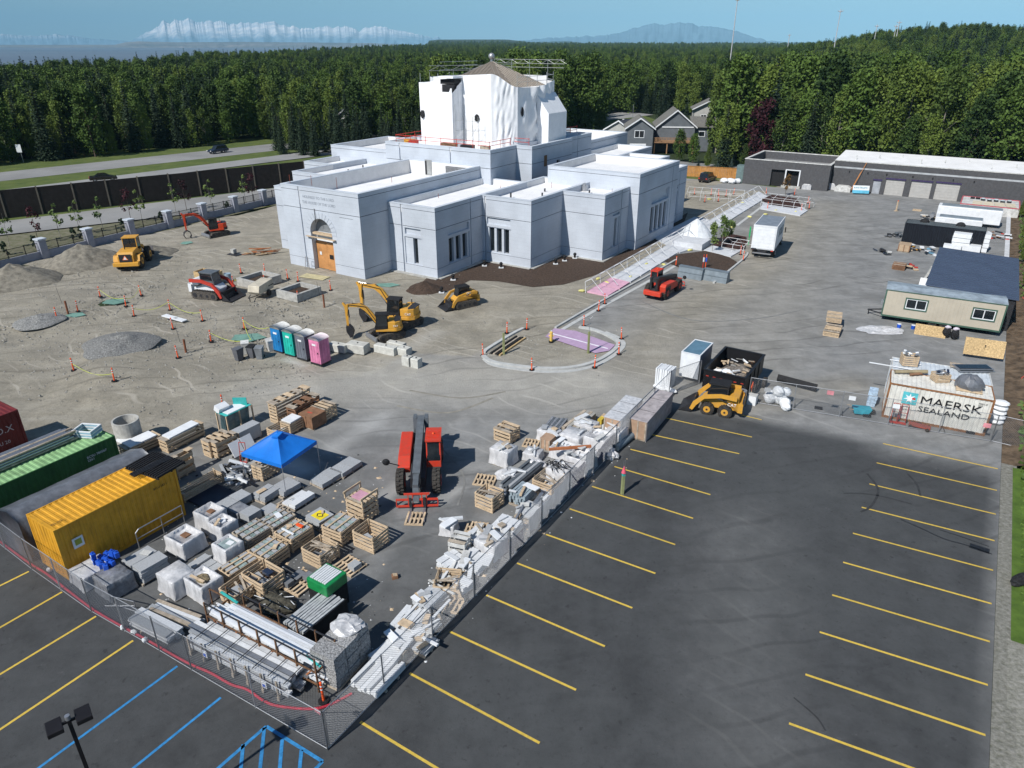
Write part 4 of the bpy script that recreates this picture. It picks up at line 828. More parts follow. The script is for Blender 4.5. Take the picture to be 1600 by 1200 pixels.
for a in ((.35,L_-.35,.38,.42),(.35,L_-.35,D_-.42,D_-.38),(.36,.4,.42,D_-.42),(L_-.4,L_-.36,.42,D_-.42)): c.box(*a, 3.0, H_, DK)
c.build('coping', g1); MB().box(.3,L_-.3,.3,D_-.3,2.85,3.0,mat('grey_roof', (.28,.28,.28))).build('roof', g1)
f = MB()
for a in ((7.3,7.5,0,2.95),(9.65,9.85,0,2.95),(7.3,9.85,2.95,3.1)): f.box(a[0],a[1],-.06,.02,a[2],a[3],WHITE)
f.build('door_frame', g1); bx(g1, 'loading_ledge', CONC, (8.6,-.3,.2), (3.2,.5,.4))
g2 = stthing('garage_building', 'long dark block garage building with white roof and three roller doors', 'garage', 31.9, 82.6); L_, D_, H_ = 34.0, 9.6, 4.9; w_ = MB()
doors = [(6.6,7.8,2.2,'service_door'),(8.5,11.35,2.55,'roller_door'),(12.3,15.3,2.6,'roller_door'),(15.9,19.3,2.65,'roller_door')]
wallgrid(w_, (0,0), (1,0), (0,-1), L_, H_, DK, [(a,b,0,h,.25) for a,b,h,_ in doors]+[(.02,L_-.02,3.75,4.05,.03,BAND)]); wallgrid(w_, (L_,0), (0,1), (1,0), D_, H_, DK); wallgrid(w_, (0,D_), (0,-1), (-1,0), D_, H_, DK); wallgrid(w_, (L_,D_), (-1,0), (0,1), L_, H_, DK); w_.build('wall', g2)
r = MB().box(-.05,L_+.05,-.05,.3,H_+.002,H_+.12,WHITED).side([(-.02,H_+.1),(L_,H_+.1),(L_,H_+.55),(-.02,H_+.55)], .35, D_, ROOFW) if 0 else MB().box(-.05,L_+.05,-.05,.3,H_+.002,H_+.1,WHITED)
r.add([(-.05,.3,H_+.05),(L_+.05,.3,H_+.05),(L_+.05,D_,H_+.7),(-.05,D_,H_+.7),(-.05,.3,H_-.1),(L_+.05,.3,H_-.1),(L_+.05,D_,H_-.1),(-.05,D_,H_-.1)], [(0,1,2,3),(4,5,1,0),(5,6,2,1),(7,4,0,3),(6,7,3,2)], ROOFW); r.build('roof', g2)
for a, b, h, nm in doors:
    d = MB().box(a+.02,b-.02,.12,.2,.02,h-.02,DOORM if nm != 'service_door' else mat('grey_steel_door', (.33,.35,.38), .5)).build(nm, g2); bx(d, 'head_trim', mat('dark_purple_trim', (.05,.035,.10), .5), ((a+b)/2,-.02,h+.12), (b-a+.2,.12,.22))
    if nm == 'roller_door':
        for k in range(1, 6): bx(d, 'door_slat', DOORM, ((a+b)/2,.11,h*k/6), (b-a-.1,.03,.03))
for k in range(9): MB().tube((3+k*3.3,2+k%3*2.2,H_),(3+k*3.3,2+k%3*2.2,H_+.9),.07,WHITED,6).build('roof_vent', g2)
for k in range(7): bx(g2, 'wall_light', BLACK, (2.6+k*2.9+ (1 if k > 2 else 0), -.08, 3.3), (.16,.16,.22))
def cont(label, xy, rz, L, W, H, m, z=0, name='shipping_container', topm=None, corner=None, group=None, doors=False, corrug=True):
    t = thing(name, label, 'container', xy, rz, z, group); cm = corner or m; w_ = MB(); p, dd = .278, .036
    def wav(U):
        n = int(U/p); q = U/n; o = []
        for k in range(n): o += [(k*q,0),(k*q+q*.36,0),(k*q+q*.5,dd),(k*q+q*.86,dd)]
        return o+[(U,0)]
    for org, ud, nd, U in (((.08,0),(1,0),(0,-1),L-.16),((L,.08),(0,1),(1,0),W-.16),((L-.08,W),(-1,0),(0,1),L-.16),((0,W-.08),(0,-1),(-1,0),W-.16)):
        pr = wav(U); vs = []; 
        for u, d in pr:
            for zz in (.16, H-.10): vs.append((org[0]+ud[0]*u-nd[0]*(d+.02), org[1]+ud[1]*u-nd[1]*(d+.02), zz))
        w_.add(vs, [(2*i,2*i+2,2*i+3,2*i+1) for i in range(len(pr)-1)], m)
    w_.build('wall', t)
    r = MB(); pr = wav(L-.16); vs = []
    for u, d in pr:
        for yy in (.06, W-.06): vs.append((.08+u, yy, H-.02-d*.8))
    r.add(vs, [(2*i,2*i+2,2*i+3,2*i+1) for i in range(len(pr)-1)], topm or m); r.build('roof', t)
    f = MB()
    for x in (0, L-.12):
        for y in (0, W-.12): f.box(x,x+.12,y,y+.12,0,H,cm)
    for y in (.0, W-.07): f.box(.12,L-.12,y,y+.07,H-.11,H-.012,cm); f.box(.12,L-.12,y,y+.07,.0,.16,cm)
    for x in (0, L-.07): f.box(x,x+.07,.12,W-.12,H-.11,H-.012,cm); f.box(x,x+.07,.12,W-.12,0,.16,cm)
    f.build('corner_frame', t); return t
YCON = mat('yellow_container_paint', (.66,.33,.025), .55, .12, 1.5, streak=.35); GCON = mat('green_container_paint', (.10,.26,.07), .55, .2, 1.2, streak=.2); RCON = mat('maroon_container_paint', (.15,.02,.02), .5, .15, 1.5)
MCON = mat('worn_white_container_paint', (.68,.67,.62), .6, .10, 2, streak=.38); RUST = mat('rusty_steel', (.28,.13,.055), .8, .3, 3); GTOP = mat('light_green_roof', (.24,.42,.20), .6, .2, 1.2)
yc = cont('yellow shipping container with a black rack on its roof', st(21.4,-43.35), TH+pi/2, 6.3, 2.44, 2.9, YCON)
bx(yc, 'sign_plate', WHITE, (.85,-.03,1.75), (.5,.03,.55)); pl = bx(yc, 'emblem', mat('olive_decal', (.35,.38,.05), .5), (.85,-.055,1.78), (.3,.02,.3)); text('BSLU 283 1', .16, BLACK, yc, (4.9,-.03,2.4), (pi/2,0,0), .005); text('BSL 2021', .16, BLACK, yc, (.15,.5,2.93), (0,0,0), .004)
gc = cont('green shipping container with bundled pipes on its roof', st(14.7,-42.95), TH+pi/2, 6.5, 2.44, 2.6, mat('dark_green_paint', (.035,.12,.035), .5, .15, 1.2), topm=GTOP); text('BCSU 780567\n2261', .2, WHITE, gc, (4.7,-.03,1.9), (pi/2,0,0), .005)
rc = cont('maroon shipping container at the left edge with large faded letters', st(6.45,-44.1), TH+pi/2, 6.3, 2.44, 2.6, RCON); text('S.O.X', .6, mat('faded_letters', (.5,.42,.42), .8), rc, (4.3,-.03,1.6), (pi/2,0,0), .005); text('GU 20', .32, MATS['faded_letters'], rc, (4.5,-.03,.8), (pi/2,0,0), .005)
# grey tarp shelter between the green and yellow containers
TARP = mat('grey_tarpaulin', (.13,.14,.16), .45, .2, 2, spec=.5, bump=.6)
tt = stthing('tarp_shelter', 'long grey tarpaulin covered stack between the green and yellow containers', 'tarp shelter', 16.15, -43.6)
m = MB(); n_ = 26; vs = []
for i in range(n_+1):
    y = 7.1*i/n_
    for j, (x, z) in enumerate(((-.05,0),(-.05,1.2),(.05,2.2),(1.3,2.62),(2.3,2.35),(2.38,1.2),(2.4,0))): q = noise.noise(Vector((x*2,y*1.7,z*1.5)))*.09; vs.append((x+q, y, max(0,z+q*(1 if z else 0))))
m.add(vs, [(i*7+j,(i+1)*7+j,(i+1)*7+j+1,i*7+j+1)[::-1] for i in range(n_) for j in range(6)]+[tuple(range(7)), tuple(n_*7+k for k in range(7))[::-1]], TARP, True); m.build('tarpaulin', tt)
for y in (.3,2.6,4.9): bx(tt, 'weight', DSTEEL, (2.44,y,.2), (.05,.4,.3))
# pipe bundle and stacked frames on the green roof
t = thing('pipe_bundle', 'long grey pipe bundle lying on the green container roof', 'pipe bundle', st(13.35,-43.2), TH+pi/2, 2.6)
for i in range(6):
    for j in range(4): MB().tube((-1,.0+i*.17,.08+j*.15),(5.4-.2*((i*7+j)%3),.1+i*.16,.08+j*.15),.07,STEEL if (i+j)%3 else WOOD2,8).build('pipe', t)
t = thing('window_frame_stack', 'small stack of blue window frames on the green container roof', 'frame stack', st(12.9,-37.9), TH+.45, 2.6)
for k in range(5):
    f = MB(); 
    for a in ((0,1.2,0,.08),(0,1.2,.92,1.0),(0,.08,.08,.92),(1.12,1.2,.08,.92)): f.box(*a, .02+k*.09, .08+k*.09, mat('sky_blue_frame', (.30,.47,.58), .5) if k%2 else WHITE)
    f.build('frame', t)
t = thing('black_rack', 'black slatted metal rack stacked on the yellow container roof', 'metal rack', st(19.3,-38.5), TH+.12, 2.93)
f = MB()
for k in range(14): f.box(.0+k*.175,.09+k*.175,0,1.75,.08,.2,BLACK)
for y in (0,.85,1.7): f.box(-.05,2.4,y,y+.05,.02,.08,BLACK)
f.build('rack', t)
for k in range(4): MB().box(.9+k*.12,.96+k*.12,-.3,1.9,.16,.24,DSTEEL).build('angle_bar', t, rz=-.15)
# the sealand container pair
rzM = ang((1377,650),(1544,682)); xyM = P(1377,651); ux, uy = cos(rzM), sin(rzM)
mc = cont('worn white container with large black lettering and a star emblem behind the fence', xyM, rzM, 6.1, 2.44, 2.59, MCON, corner=RUST)
INKB = mat('black_paint_letters', (.01,.01,.012), .6)
text('MAERSK', .80, INKB, mc, (1.98,-.012,1.72), (pi/2,0,0), .006, sx=1.22); text('SEALAND', .55, INKB, mc, (1.98,-.012,1.08), (pi/2,0,0), .006, sx=1.28); text('MSKU 27\n2210', .13, INKB, mc, (5.25,-.012,2.15), (pi/2,0,0), .005)
sq = bx(mc, 'emblem_panel', mat('turquoise_panel', (.10,.50,.56), .6), (1.38,-.004,1.72), (.88,.03,.85)); s7 = MB(); pts = []
for k in range(14): a = pi/2+pi*k/7; rr_ = .37 if k%2 == 0 else .15; pts.append((1.38+rr_*cos(a), 1.72+rr_*sin(a)))
s7.side(pts[::-1], -.035, -.021, WHITE); s7.build('star_emblem', mc); bx(mc, 'red_sticker', RED, (1.62,-.04,1.74), (.2,.01,.14))
def off(dx, dy): return (xyM[0]+dx*ux-dy*uy, xyM[1]+dx*uy+dy*ux)
cont('second worn white container standing right behind the lettered one', off(.05,2.56), rzM, 6.1, 2.44, 2.58, mat('cool_white_container', (.55,.60,.64), .55, .1, 2, streak=.15), corner=WHITED)
# things on their roofs
def slat_crate(t, w, d, h, m=WOOD, n=5, z=0, topdebris=None, slat='slat', posts=True):
    gap = h/n
    for k in range(n):
        zz = z+gap*(k+.5)
        for y in (0, d): bx(t, slat, m, (w/2,y,zz), (w,.03,gap*.62))
        for x in (0, w): bx(t, slat, m, (x,d/2,zz), (.03,d-.04,gap*.62))
    if posts:
        for x in (.05, w-.05):
            for y in (.05, d-.05): bx(t, 'post', m, (x,y,z+h/2), (.08,.08,h))
        if w > 1.6: bx(t, 'post', m, (w/2,-.03,z+h/2), (.09,.04,h)); bx(t, 'post', m, (w/2,d+.03,z+h/2), (.09,.04,h))
def scraps(t, w, d, z, n, mats, rnd, h=.25, name='scrap'):
    for k in range(n): bx(t, name, rnd.choice(mats), (rnd.uniform(.1,w-.1), rnd.uniform(.1,d-.1), z+rnd.uniform(0,h)), (rnd.uniform(.15,.6)*min(1,w), rnd.uniform(.05,.2), rnd.uniform(.02,.1)), rz=rnd.uniform(0,pi), rx=rnd.uniform(-.4,.4), ry=rnd.uniform(-.4,.4))
rn = random.Random(5)
t = thing('wooden_crate', 'slatted crate of silver ducting on the rear white container, left end', 'crate', off(.7,3.4), rzM+.25, 2.6); slat_crate(t, 1.0,.8,.75); scraps(t,1.0,.8,.7,12,[STEEL,ROOFW,WHITE],rn,.35)
t = thing('wooden_crate', 'slatted crate with dark blue bundle on the lettered container roof', 'crate', off(2.75,1.3), rzM+.5, 2.6); slat_crate(t, .95,.75,.55); scraps(t,.9,.7,.5,10,[NAVY,STEEL,WHITE],rn,.3)
t = thing('covered_bundle', 'dark grey tarpaulin covered heap on the lettered container roof', 'covered heap', off(4.65,1.3), rzM, 2.6); MB().ball((0,0,.35), .85, TARP, 18, 8, (1,.8,.75), .09).build('tarpaulin', t); bx(t, 'pallet', WOOD, (0,-.1,.05), (1.5,1.1,.1)); t.location.z = 2.6
t = thing('rolled_mat', 'brown rolled mat lying on the left end of the lettered container', 'rolled mat', off(.25,1.75), rzM+.35, 2.62); MB().tube((0,0,.12),(2.1,0,.22),.13,mat('brown_mat', (.30,.25,.16), .95),10).build('roll', t); MB().tube((.9,-.3,.08),(1.7,-.1,.1),.1,CARD,8).build('roll', t)
t = thing('glazed_panels', 'flat black and silver window frames on the rear white container roof', 'window frames', off(4.3,3.9), rzM+.45, 2.62)
for k in range(2): f = MB().box(0,2.4,k*.2,.9+k*.2,.02+k*.08,.07+k*.08,STEEL).build('frame', t); bx(f, 'pane', GLASS, (1.2,.45+k*.2,.09+k*.08), (2.2,.7,.02))
t = thing('pallet', 'bare pallet on the right end of the rear white container roof', 'pallet', off(3.7,4.6), rzM, 2.6); [bx(t, 'slat', WOOD2, (.6,k*.2,.1), (1.2,.12,.025)) for k in range(5)]; [bx(t, 'stringer', WOOD2, (x,.4,.05), (.05,.9,.08)) for x in (.05,.6,1.15)]
t = thing('white_rail', 'long white strip sticking out left of the container roofs', 'strip', off(-1.3,2.9), rzM, 2.66); bx(t, 'strip', WHITE, (1.3,0,0), (2.8,.06,.06)); bx(t, 'strip', WHITE, (2.2,1.2,0), (2.0,.06,.06))
t = thing('hand_truck', 'red hand truck leaning at the lettered container, left one', 'hand truck', off(.75,-.4), rzM); 
def handtruck(t, m):
    MB().path([(-.2,0,.1),(-.2,.15,1.3),(.2,.15,1.3),(.2,0,.1)], .025, m, 6).path([(-.2,.08,.7),(.2,.08,.7)], .02, m, 5).build('frame', t); MB().box(-.25,.25,-.3,.02,.02,.05,m).build('toe_plate', t)
    for x in (-.28,.28): MB().tube((x-.04,.12,.13),(x+.04,.12,.13),.13,TYRE,12).build('wheel', t)
handtruck(t, RED); t = thing('hand_truck', 'red hand truck leaning at the lettered container, right one', 'hand truck', off(1.25,-.35), rzM); handtruck(t, RED)
t = thing('flat_cart', 'low red flat cart with grey wheels before the lettered container', 'cart', off(1.7,-.6), rzM-.12); bx(t, 'deck', mat('dull_red', (.3,.08,.06), .7), (.6,0,.2), (1.3,.6,.05)); [MB().tube((x,y-.04,.12),(x,y+.04,.12),.12,TYRE,12).build('wheel', t) for x in (.1,1.1) for y in (-.3,.3)]
t = thing('big_bag_stack', 'stack of white bags right of the container pair', 'bags', off(6.9,2.4), rzM); [MB().ball((0,0,.2+k*.33), .48, WHITE, 12, 6, (1,.9,.42), .06).build('bag', t) for k in range(5)]
t = thing('bottled_water', 'pallets of shrink wrapped bottled water at the left end of the containers', 'water pallets', off(-.75,1.5), rzM); [bx(t, 'case', mat('clear_blue_wrap', (.45,.58,.72), .3, .25, 6), (0+.02*(k%3),.0+.5*(k//4),.15+.28*(k%4)), (.55,.45,.26), rz=.05*(k%3-1)) for k in range(8)]
t = thing('wheelbarrow', 'turquoise tub and tools lying left of the lettered container', 'wheelbarrow', off(-1.3,-.2), rzM+.3); MB().side([(-.5,.15),(.4,.1),(.6,.5),(-.6,.5)], -.32, .32, mat('turquoise_paint', (.04,.38,.48), .5)).build('tub', t); MB().tube((.75,-.05,.2),(.75,.05,.2),.2,TYRE,12).build('wheel', t); MB().path([(.7,.1,.2),(-.9,.35,.5)], .025, WOOD, 5).path([(.7,-.1,.2),(-.9,-.35,.5)], .025, WOOD, 5).build('handle', t)
# office trailer
rzO = ang((1372,502),(1547,528)); xyO = P(1375,500); OT = thing('office_trailer', 'beige office trailer with green trim and two white windows', 'trailer', xyO, rzO, 0); TAN = mat('tan_siding', (.46,.415,.335), .8, .05, 1); GRN = mat('dark_green_trim', (.06,.12,.09), .6)
w_ = MB(); wallgrid(w_, (0,0), (1,0), (0,-1), 9.3, 3.0, TAN, [(1.75,3.4,1.45,2.35,.06),(7.0,8.65,1.4,2.3,.06)], .5); wallgrid(w_, (9.3,0), (0,1), (1,0), 2.6, 3.0, TAN, (), .5); wallgrid(w_, (0,2.6), (0,-1), (-1,0), 2.6, 3.0, TAN, (), .5); wallgrid(w_, (9.3,2.6), (-1,0), (0,1), 9.3, 3.0, TAN, (), .5); wo = w_.build('wall', OT)
for k in [k for k in range(30) if not (1.5 < .31+k*.31 < 3.6 or 6.8 < .31+k*.31 < 8.85)]: bx(wo, 'batten', TAN, (.31+k*.31,-.012,1.75), (.035,.02,2.4))
c = MB(); c.box(-.04,9.34,-.05,.0,2.9,3.02,GRN).box(-.04,9.34,-.05,0,.46,.6,GRN).box(-.05,.06,-.05,0,.6,2.9,GRN).box(9.24,9.35,-.05,0,.6,2.9,GRN).box(9.3,9.36,0,2.62,.46,.6,GRN).box(9.3,9.36,0,2.62,2.9,3.02,GRN); c.build('trim', OT)
MB().add([(-.06,-.06,3.02),(9.36,-.06,3.02),(9.36,1.3,3.14),(-.06,1.3,3.14),(9.36,2.66,3.02),(-.06,2.66,3.02),(-.06,-.06,2.98),(9.36,-.06,2.98),(9.36,2.66,2.98),(-.06,2.66,2.98)], [(0,1,2,3),(3,2,4,5),(6,7,1,0),(7,8,4,2,1),(6,0,3,5,9),(8,9,5,4),(6,9,8,7)], mat('galvanised_patchy_roof', (.38,.44,.48), .45, .22, 1.1, .3)).build('roof', OT)
for u0, z0 in ((1.75,1.45),(7.0,1.4)):
    f = MB()
    for a in ((-.1,1.75,-.1,0),(-.1,1.75,.9,1.0),(-.1,0,0,.9),(1.65,1.75,0,.9)): f.box(u0+a[0],u0+a[1],-.05,-.002,z0+a[2],z0+a[3],GRN)
    for a in ((0,1.65,0,.07),(0,1.65,.83,.9),(0,.07,.07,.83),(1.58,1.65,.07,.83),(.79,.86,.07,.83)): f.box(u0+a[0],u0+a[1],-.02,.05,z0+a[2],z0+a[3],WHITE)
    fo = f.build('window', OT); bx(fo, 'pane', GLASS, (u0+.43,.03,z0+.45), (.7,.02,.74)); bx(fo, 'pane', GLASS, (u0+1.22,.03,z0+.45), (.7,.02,.74))
bx(OT, 'chassis', DSTEEL, (4.6,1.3,.42), (9.2,1.6,.14)); MB().path([(0,.6,.45),(-1.2,1.3,.45),(0,2.0,.45)], .06, DSTEEL, 6).tube((-1.1,1.3,.45),(-1.1,1.3,0),.05,DSTEEL,6).build('drawbar', OT)
for x in (4.2,5.1): [wheel(OT, (x,y,.33), .33, .2, lug=False) for y in (.15,2.45)]
bx(OT, 'step', STEEL, (-.15,.5,1.6), (.2,.3,.4))
# dark roofed shed behind it
SH = stthing('metal_shed', 'open shed with wide blue grey metal roof behind the office trailer', 'shed', 51.6, 19.0); L_, D_ = 7.3, 15.7; RM = mat('blue_grey_roof_sheet', (.075,.10,.155), .45, .08, .6, .2); ro = MB().add([(0,0,3.2),(L_,0,3.0),(L_,D_,3.0),(0,D_,3.2),(0,0,3.12),(L_,0,2.92),(L_,D_,2.92),(0,D_,3.12)], [(0,1,2,3),(7,6,5,4),(4,5,1,0),(5,6,2,1),(6,7,3,2),(7,4,0,3)], RM).build('roof', SH)
for k in range(24): bx(ro, 'roof_rib', RM, (L_/2, .35+k*.655, 3.125), (L_-.1,.05,.04), ry=.0274)
w_ = MB(); wallgrid(w_, (.2,.2), (1,0), (0,-1), L_-.4, 2.95, DSTEEL); wallgrid(w_, (L_-.2,.2), (0,1), (1,0), D_-.4, 2.9, DSTEEL); wallgrid(w_, (.2,D_-.2), (0,-1), (-1,0), D_-.4, 2.95, DSTEEL); wallgrid(w_, (L_-.2,D_-.2), (-1,0), (0,1), L_-.4, 2.95, DSTEEL); w_.build('wall', SH)
bx(SH, 'white_stair', WHITE, (-.5,9.5,.5), (.7,2.2,.12), rx=.4); bx(SH, 'lean_board', WHITED, (-.4,13.6,.7), (.2,1.4,1.4), ry=.3)
# black container with two roof vents
bk = cont('black shipping container with grey roof and two black roof vents', st(46.9,48.6), TH, 8.8, 2.6, 2.6, mat('black_container_paint', (.012,.014,.02), .4, .1, 2), topm=mat('grey_green_roof', (.10,.115,.12), .6))
for x in (2.0, 6.0): MB().ball((x,1.8,2.6), .55, BLACK, 12, 8, (1,.7,.8)).build('roof_vent', bk)
def ctrailer(label, s, t, L, W=2.4, H=2.4, m=WHITE):
    t_ = stthing('cargo_trailer', label, 'trailer', s, t); b = MB().side([(0,.45),(L,.45),(L,H),(0,H)], 0, W, m).build('body', t_, bevel=.08); MB().box(.4,L-.1,.35,W-.35,H+.002,H+.06,mat('grey_trailer_roof', (.20,.24,.27), .6)).build('roof', t_); d = bx(t_, 'side_door', m, (L*.55,-.02,1.35), (1.5,.03,1.5)); bx(t_, 'side_door', m, (L*.12,-.02,1.35), (1.1,.03,1.5))
    for x in (L*.5, L*.62): [wheel(t_, (x,y,.33), .33, .2, lug=False) for y in (.1,W-.1)]
    MB().path([(0,.6,.5),(-1.3,W/2,.5),(0,W-.6,.5)], .05, DSTEEL, 6).tube((-1.2,W/2,.5),(-1.2,W/2,0),.05,DSTEEL,6).build('drawbar', t_); MB().tube((-.5,.4,.8),(-.5,2.0,.8),.28,STEEL,10).build('propane_tank', t_)
    return t_
ctrailer('longer white cargo trailer in front of the pink edged container', 49.5, 64.0, 7.8); ctrailer('shorter white cargo trailer just behind the black container', 49.8, 55.6, 5.4)
t = stthing('open_top_container', 'wide white topped platform with red rim, covered barrels and cream boards', 'platform', 51.9, 73.5); PK = mat('pinkish_red_rim', (.50,.10,.13), .6); L_, D_ = 7.6, 7.0
w_ = MB().box(0,L_-.02,0,D_,0,2.5,WHITED); w_.build('body', t); bx(t, 'side_panel', mat('dark_red_side', (.22,.03,.03), .6), (L_,D_/2,1.25), (.03,D_,2.5)); t.scale = (1,1,.5); MB().box(.15,L_-.15,.15,D_-.15,2.503,2.56,WHITED).build('deck', t); f = MB()
for a in ((0,L_,-.02,.12),(0,L_,D_-.12,D_+.02),(-.02,.12,.12,D_-.12),(L_-.12,L_+.02,.12,D_-.12)): f.box(*a, 2.503, 2.72, PK)
f.build('rim', t)
for k, (x, y) in enumerate(((1.4,5.2),(2.1,5.2))): bx(t, 'black_panel', BLACK, (x,y,2.9), (.6,.1,.6))
for k in range(5): b = MB().tube((2.8+k*.85,4.6-(k%2)*.3,2.56),(2.8+k*.85,4.6-(k%2)*.3,3.2),.3,DSTEEL,10).ball((2.8+k*.85,4.6-(k%2)*.3,3.2),.36,mat('pale_dome_lid', (.4,.47,.5), .5),12,6,(1,1,.6)).build('barrel', t)
for k in range(4): bx(t, 'plywood_sheet', mat('cream_board', (.62,.55,.42), .8), (2.2+k*1.4,2.2,2.62+.02*k), (1.3,3.2,.06), rz=.03*k)
for i, (u, v) in enumerate(((1497,392),(1527,392))):
    x, y = P(u, v); t = thing('wrapped_stack', ['left','right'][i]+' tall stack of white wrapped boards beside the black container', 'wrapped stack', (x,y), TH); [bx(t, 'bundle', WHITE, (.06*(k%2),0,.3+.56*k), (1.9,1.3,.5), rz=.03*(k%3-1)) for k in range(4)]; bx(t, 'bundle', WHITE, (-.7,-1.4,.5), (1.9,1.2,.9)); bx(t, 'bundle', WHITE, (.2,1.5,1.4), (1.8,1.3,2.8)) if 0 else None
# cargo trailer, dumpster trailer, fridges, bags near the gate
BT = mat('navy_trailer_side', (.06,.10,.17), .4); t = stthing('cargo_trailer', 'small white ended cargo trailer with steel blue roof beside the black dumpster', 'trailer', 37.8, -6.2)
MB().box(0,1.42,0,2.9,.4,2.3,BT).build('body', t, bevel=.03); MB().box(-.02,1.44,-.03,.0,.4,2.32,WHITE).build('rear_door', t); MB().box(.06,1.36,.06,2.84,2.302,2.34,mat('steel_blue_roof', (.10,.19,.26), .4)).build('roof', t); f = MB()
for a in ((-.03,.06,-.03,2.93),(1.36,1.45,-.03,2.93),(.06,1.36,-.03,.06),(.06,1.36,2.84,2.93)): f.box(*a, 2.29, 2.37, WHITE)
f.box(-.03,.0,-.03,2.9,.4,2.29,WHITE); f.build('edge_trim', t); [wheel(t, (x,1.5,.3), .3, .18, lug=False) for x in (.02,1.4)] if 0 else None
for x in (-.08,1.5): MB().tube((x-.08,1.4,.3),(x+.08,1.4,.3),.3,TYRE,14).build('wheel', t)
DT = stthing('dump_trailer', 'black open dump trailer loaded with white bags and rubble', 'dump trailer', 40.0, -7.5); BP = mat('black_trailer_paint', (.012,.012,.014), .45)
b = MB().box(0,3.0,0,.08,.55,1.9,BP).box(0,3.0,4.9,4.98,.55,1.9,BP).box(0,.08,.08,4.9,.55,1.9,BP).box(2.92,3.0,.08,4.9,.55,1.9,BP).box(0.08,2.92,.08,4.9,.55,.65,DSTEEL); b.build('body', DT)
r = MB()
for a in ((-.05,3.05,-.05,.12),(-.05,3.05,4.86,5.03),(-.05,.12,.12,4.86),(2.88,3.05,.12,4.86)): r.box(*a, 1.9, 1.98, BP)
for y in (1.2,2.4,3.6): r.box(-.05,-.0,y,y+.08,.55,1.9,BP); r.box(3.0,3.05,y,y+.08,.55,1.9,BP)
r.build('rim', DT); [bx(DT, 'reflector', RED, (.3+k*.5,-.03,1.5-.0*k), (.2,.02,.06)) for k in range(6)]
for x in (-.25,3.25):
    for y in (2.0,2.9): MB().tube((x-.12,y,.38),(x+.12,y,.38),.38,TYRE,16).build('wheel', DT)
MB().path([(.5,4.98,.55),(1.5,6.6,.55),(2.5,4.98,.55)], .07, DSTEEL, 6).build('drawbar', DT)
t = thing('white_sacks', 'white bags and rubble lying inside the black dump trailer', 'sacks', st(40.2,-7.3), TH, .65); rn = random.Random(3)
for k in range(5): MB().ball((.5+.55*(k%3),.5+.5*(k//3)+.1*k,.65), .42, WHITE, 12, 7, (1,.9,.75), .12).build('sack', t)
MB().ball((1.5,2.4,.25), 1.2, mat('rubble', (.25,.22,.19), .95, .4, 6), 18, 8, (1,1.6,.45), .12).build('rubble', t); scraps(t, 2.4, 4.2, .75, 26, [CARD,WOOD,CONC,WHITE,WOOD2], rn, .3)
t = stthing('snow_plough_blade', 'black steel blade attachment lying right of the dump trailer', 'blade', 44.2, -2.4); MB().side([(0,.1),(.12,0),(.3,.3),(.12,.65),(.04,.6),(.2,.3)], 0, .1, BLACK); m = MB(); m.side([(0,.1),(.12,0),(.3,.3),(.12,.65),(.04,.6),(.2,.3)], 0, 2.9, BLACK, Matrix.Rotation(-pi/2-.1, 4, 'Z')); m.build('blade', t)
t = stthing('spare_tyre', 'black tyre standing at the right end of the dump trailer', 'tyre', 43.6, -4.0); MB().tube((-.12,0,.4),(.12,0,.4),.4,TYRE,18).build('tyre', t)
t = stthing('white_bags', 'heap of white plastic bags by the fence right of the skid steer', 'bags', 44.6, -6.4); [MB().ball((x,y,z), r_, FILM if 0 else WHITE, 12, 7, (1,.9,.9), .13).build('bag', t) for x, y, z, r_ in ((0,0,.4,.45),(.6,.3,.45,.5),(1.1,-.2,.4,.42),(.5,.1,1.0,.42),(-.1,.6,.4,.4),(.9,.5,.9,.35),(1.3,-.6,.3,.33))]
t = stthing('white_carton', 'white carton standing in front of the white bags by the fence', 'carton', 43.6, -7.2); bx(t, 'carton', WHITE, (0,0,.35), (.6,.5,.7)); bx(t, 'lid', WHITED, (0,0,.72), (.62,.52,.03))
t = stthing('foam_board_stack', 'tall white foam boards standing at the fence corner left of the cargo trailer', 'foam boards', 36.6, -8.0); [bx(t, 'board', WHITE, (.12+.13*k,.3+.02*(k%3),.75-.02*(k%2)), (.11,1.1,1.5), ry=.02*(k%3-1)) for k in range(9)]; [MB().ball((.4+.4*k,-.5-.15*(k%2),.2), .3, WHITE, 10, 6, (1.2,.8,.55), .12).build('bag', t) for k in range(4)]
t = stthing('upright_tube', 'clear grey upright drum beside the skid steer rear', 'drum', 43.0, -7.9); MB().tube((0,0,0),(0,0,1.2),.32,FILMD,14).build('drum', t)
t = stthing('orange_flag_board', 'orange sign propped on the right side of the dump trailer', 'sign', 43.4, -6.9); bx(t, 'sign', ORANGE, (0,0,1.2), (.04,.5,.5), rx=.7); bx(t, 'post', WOOD, (0,0,.5), (.05,.05,1.0))
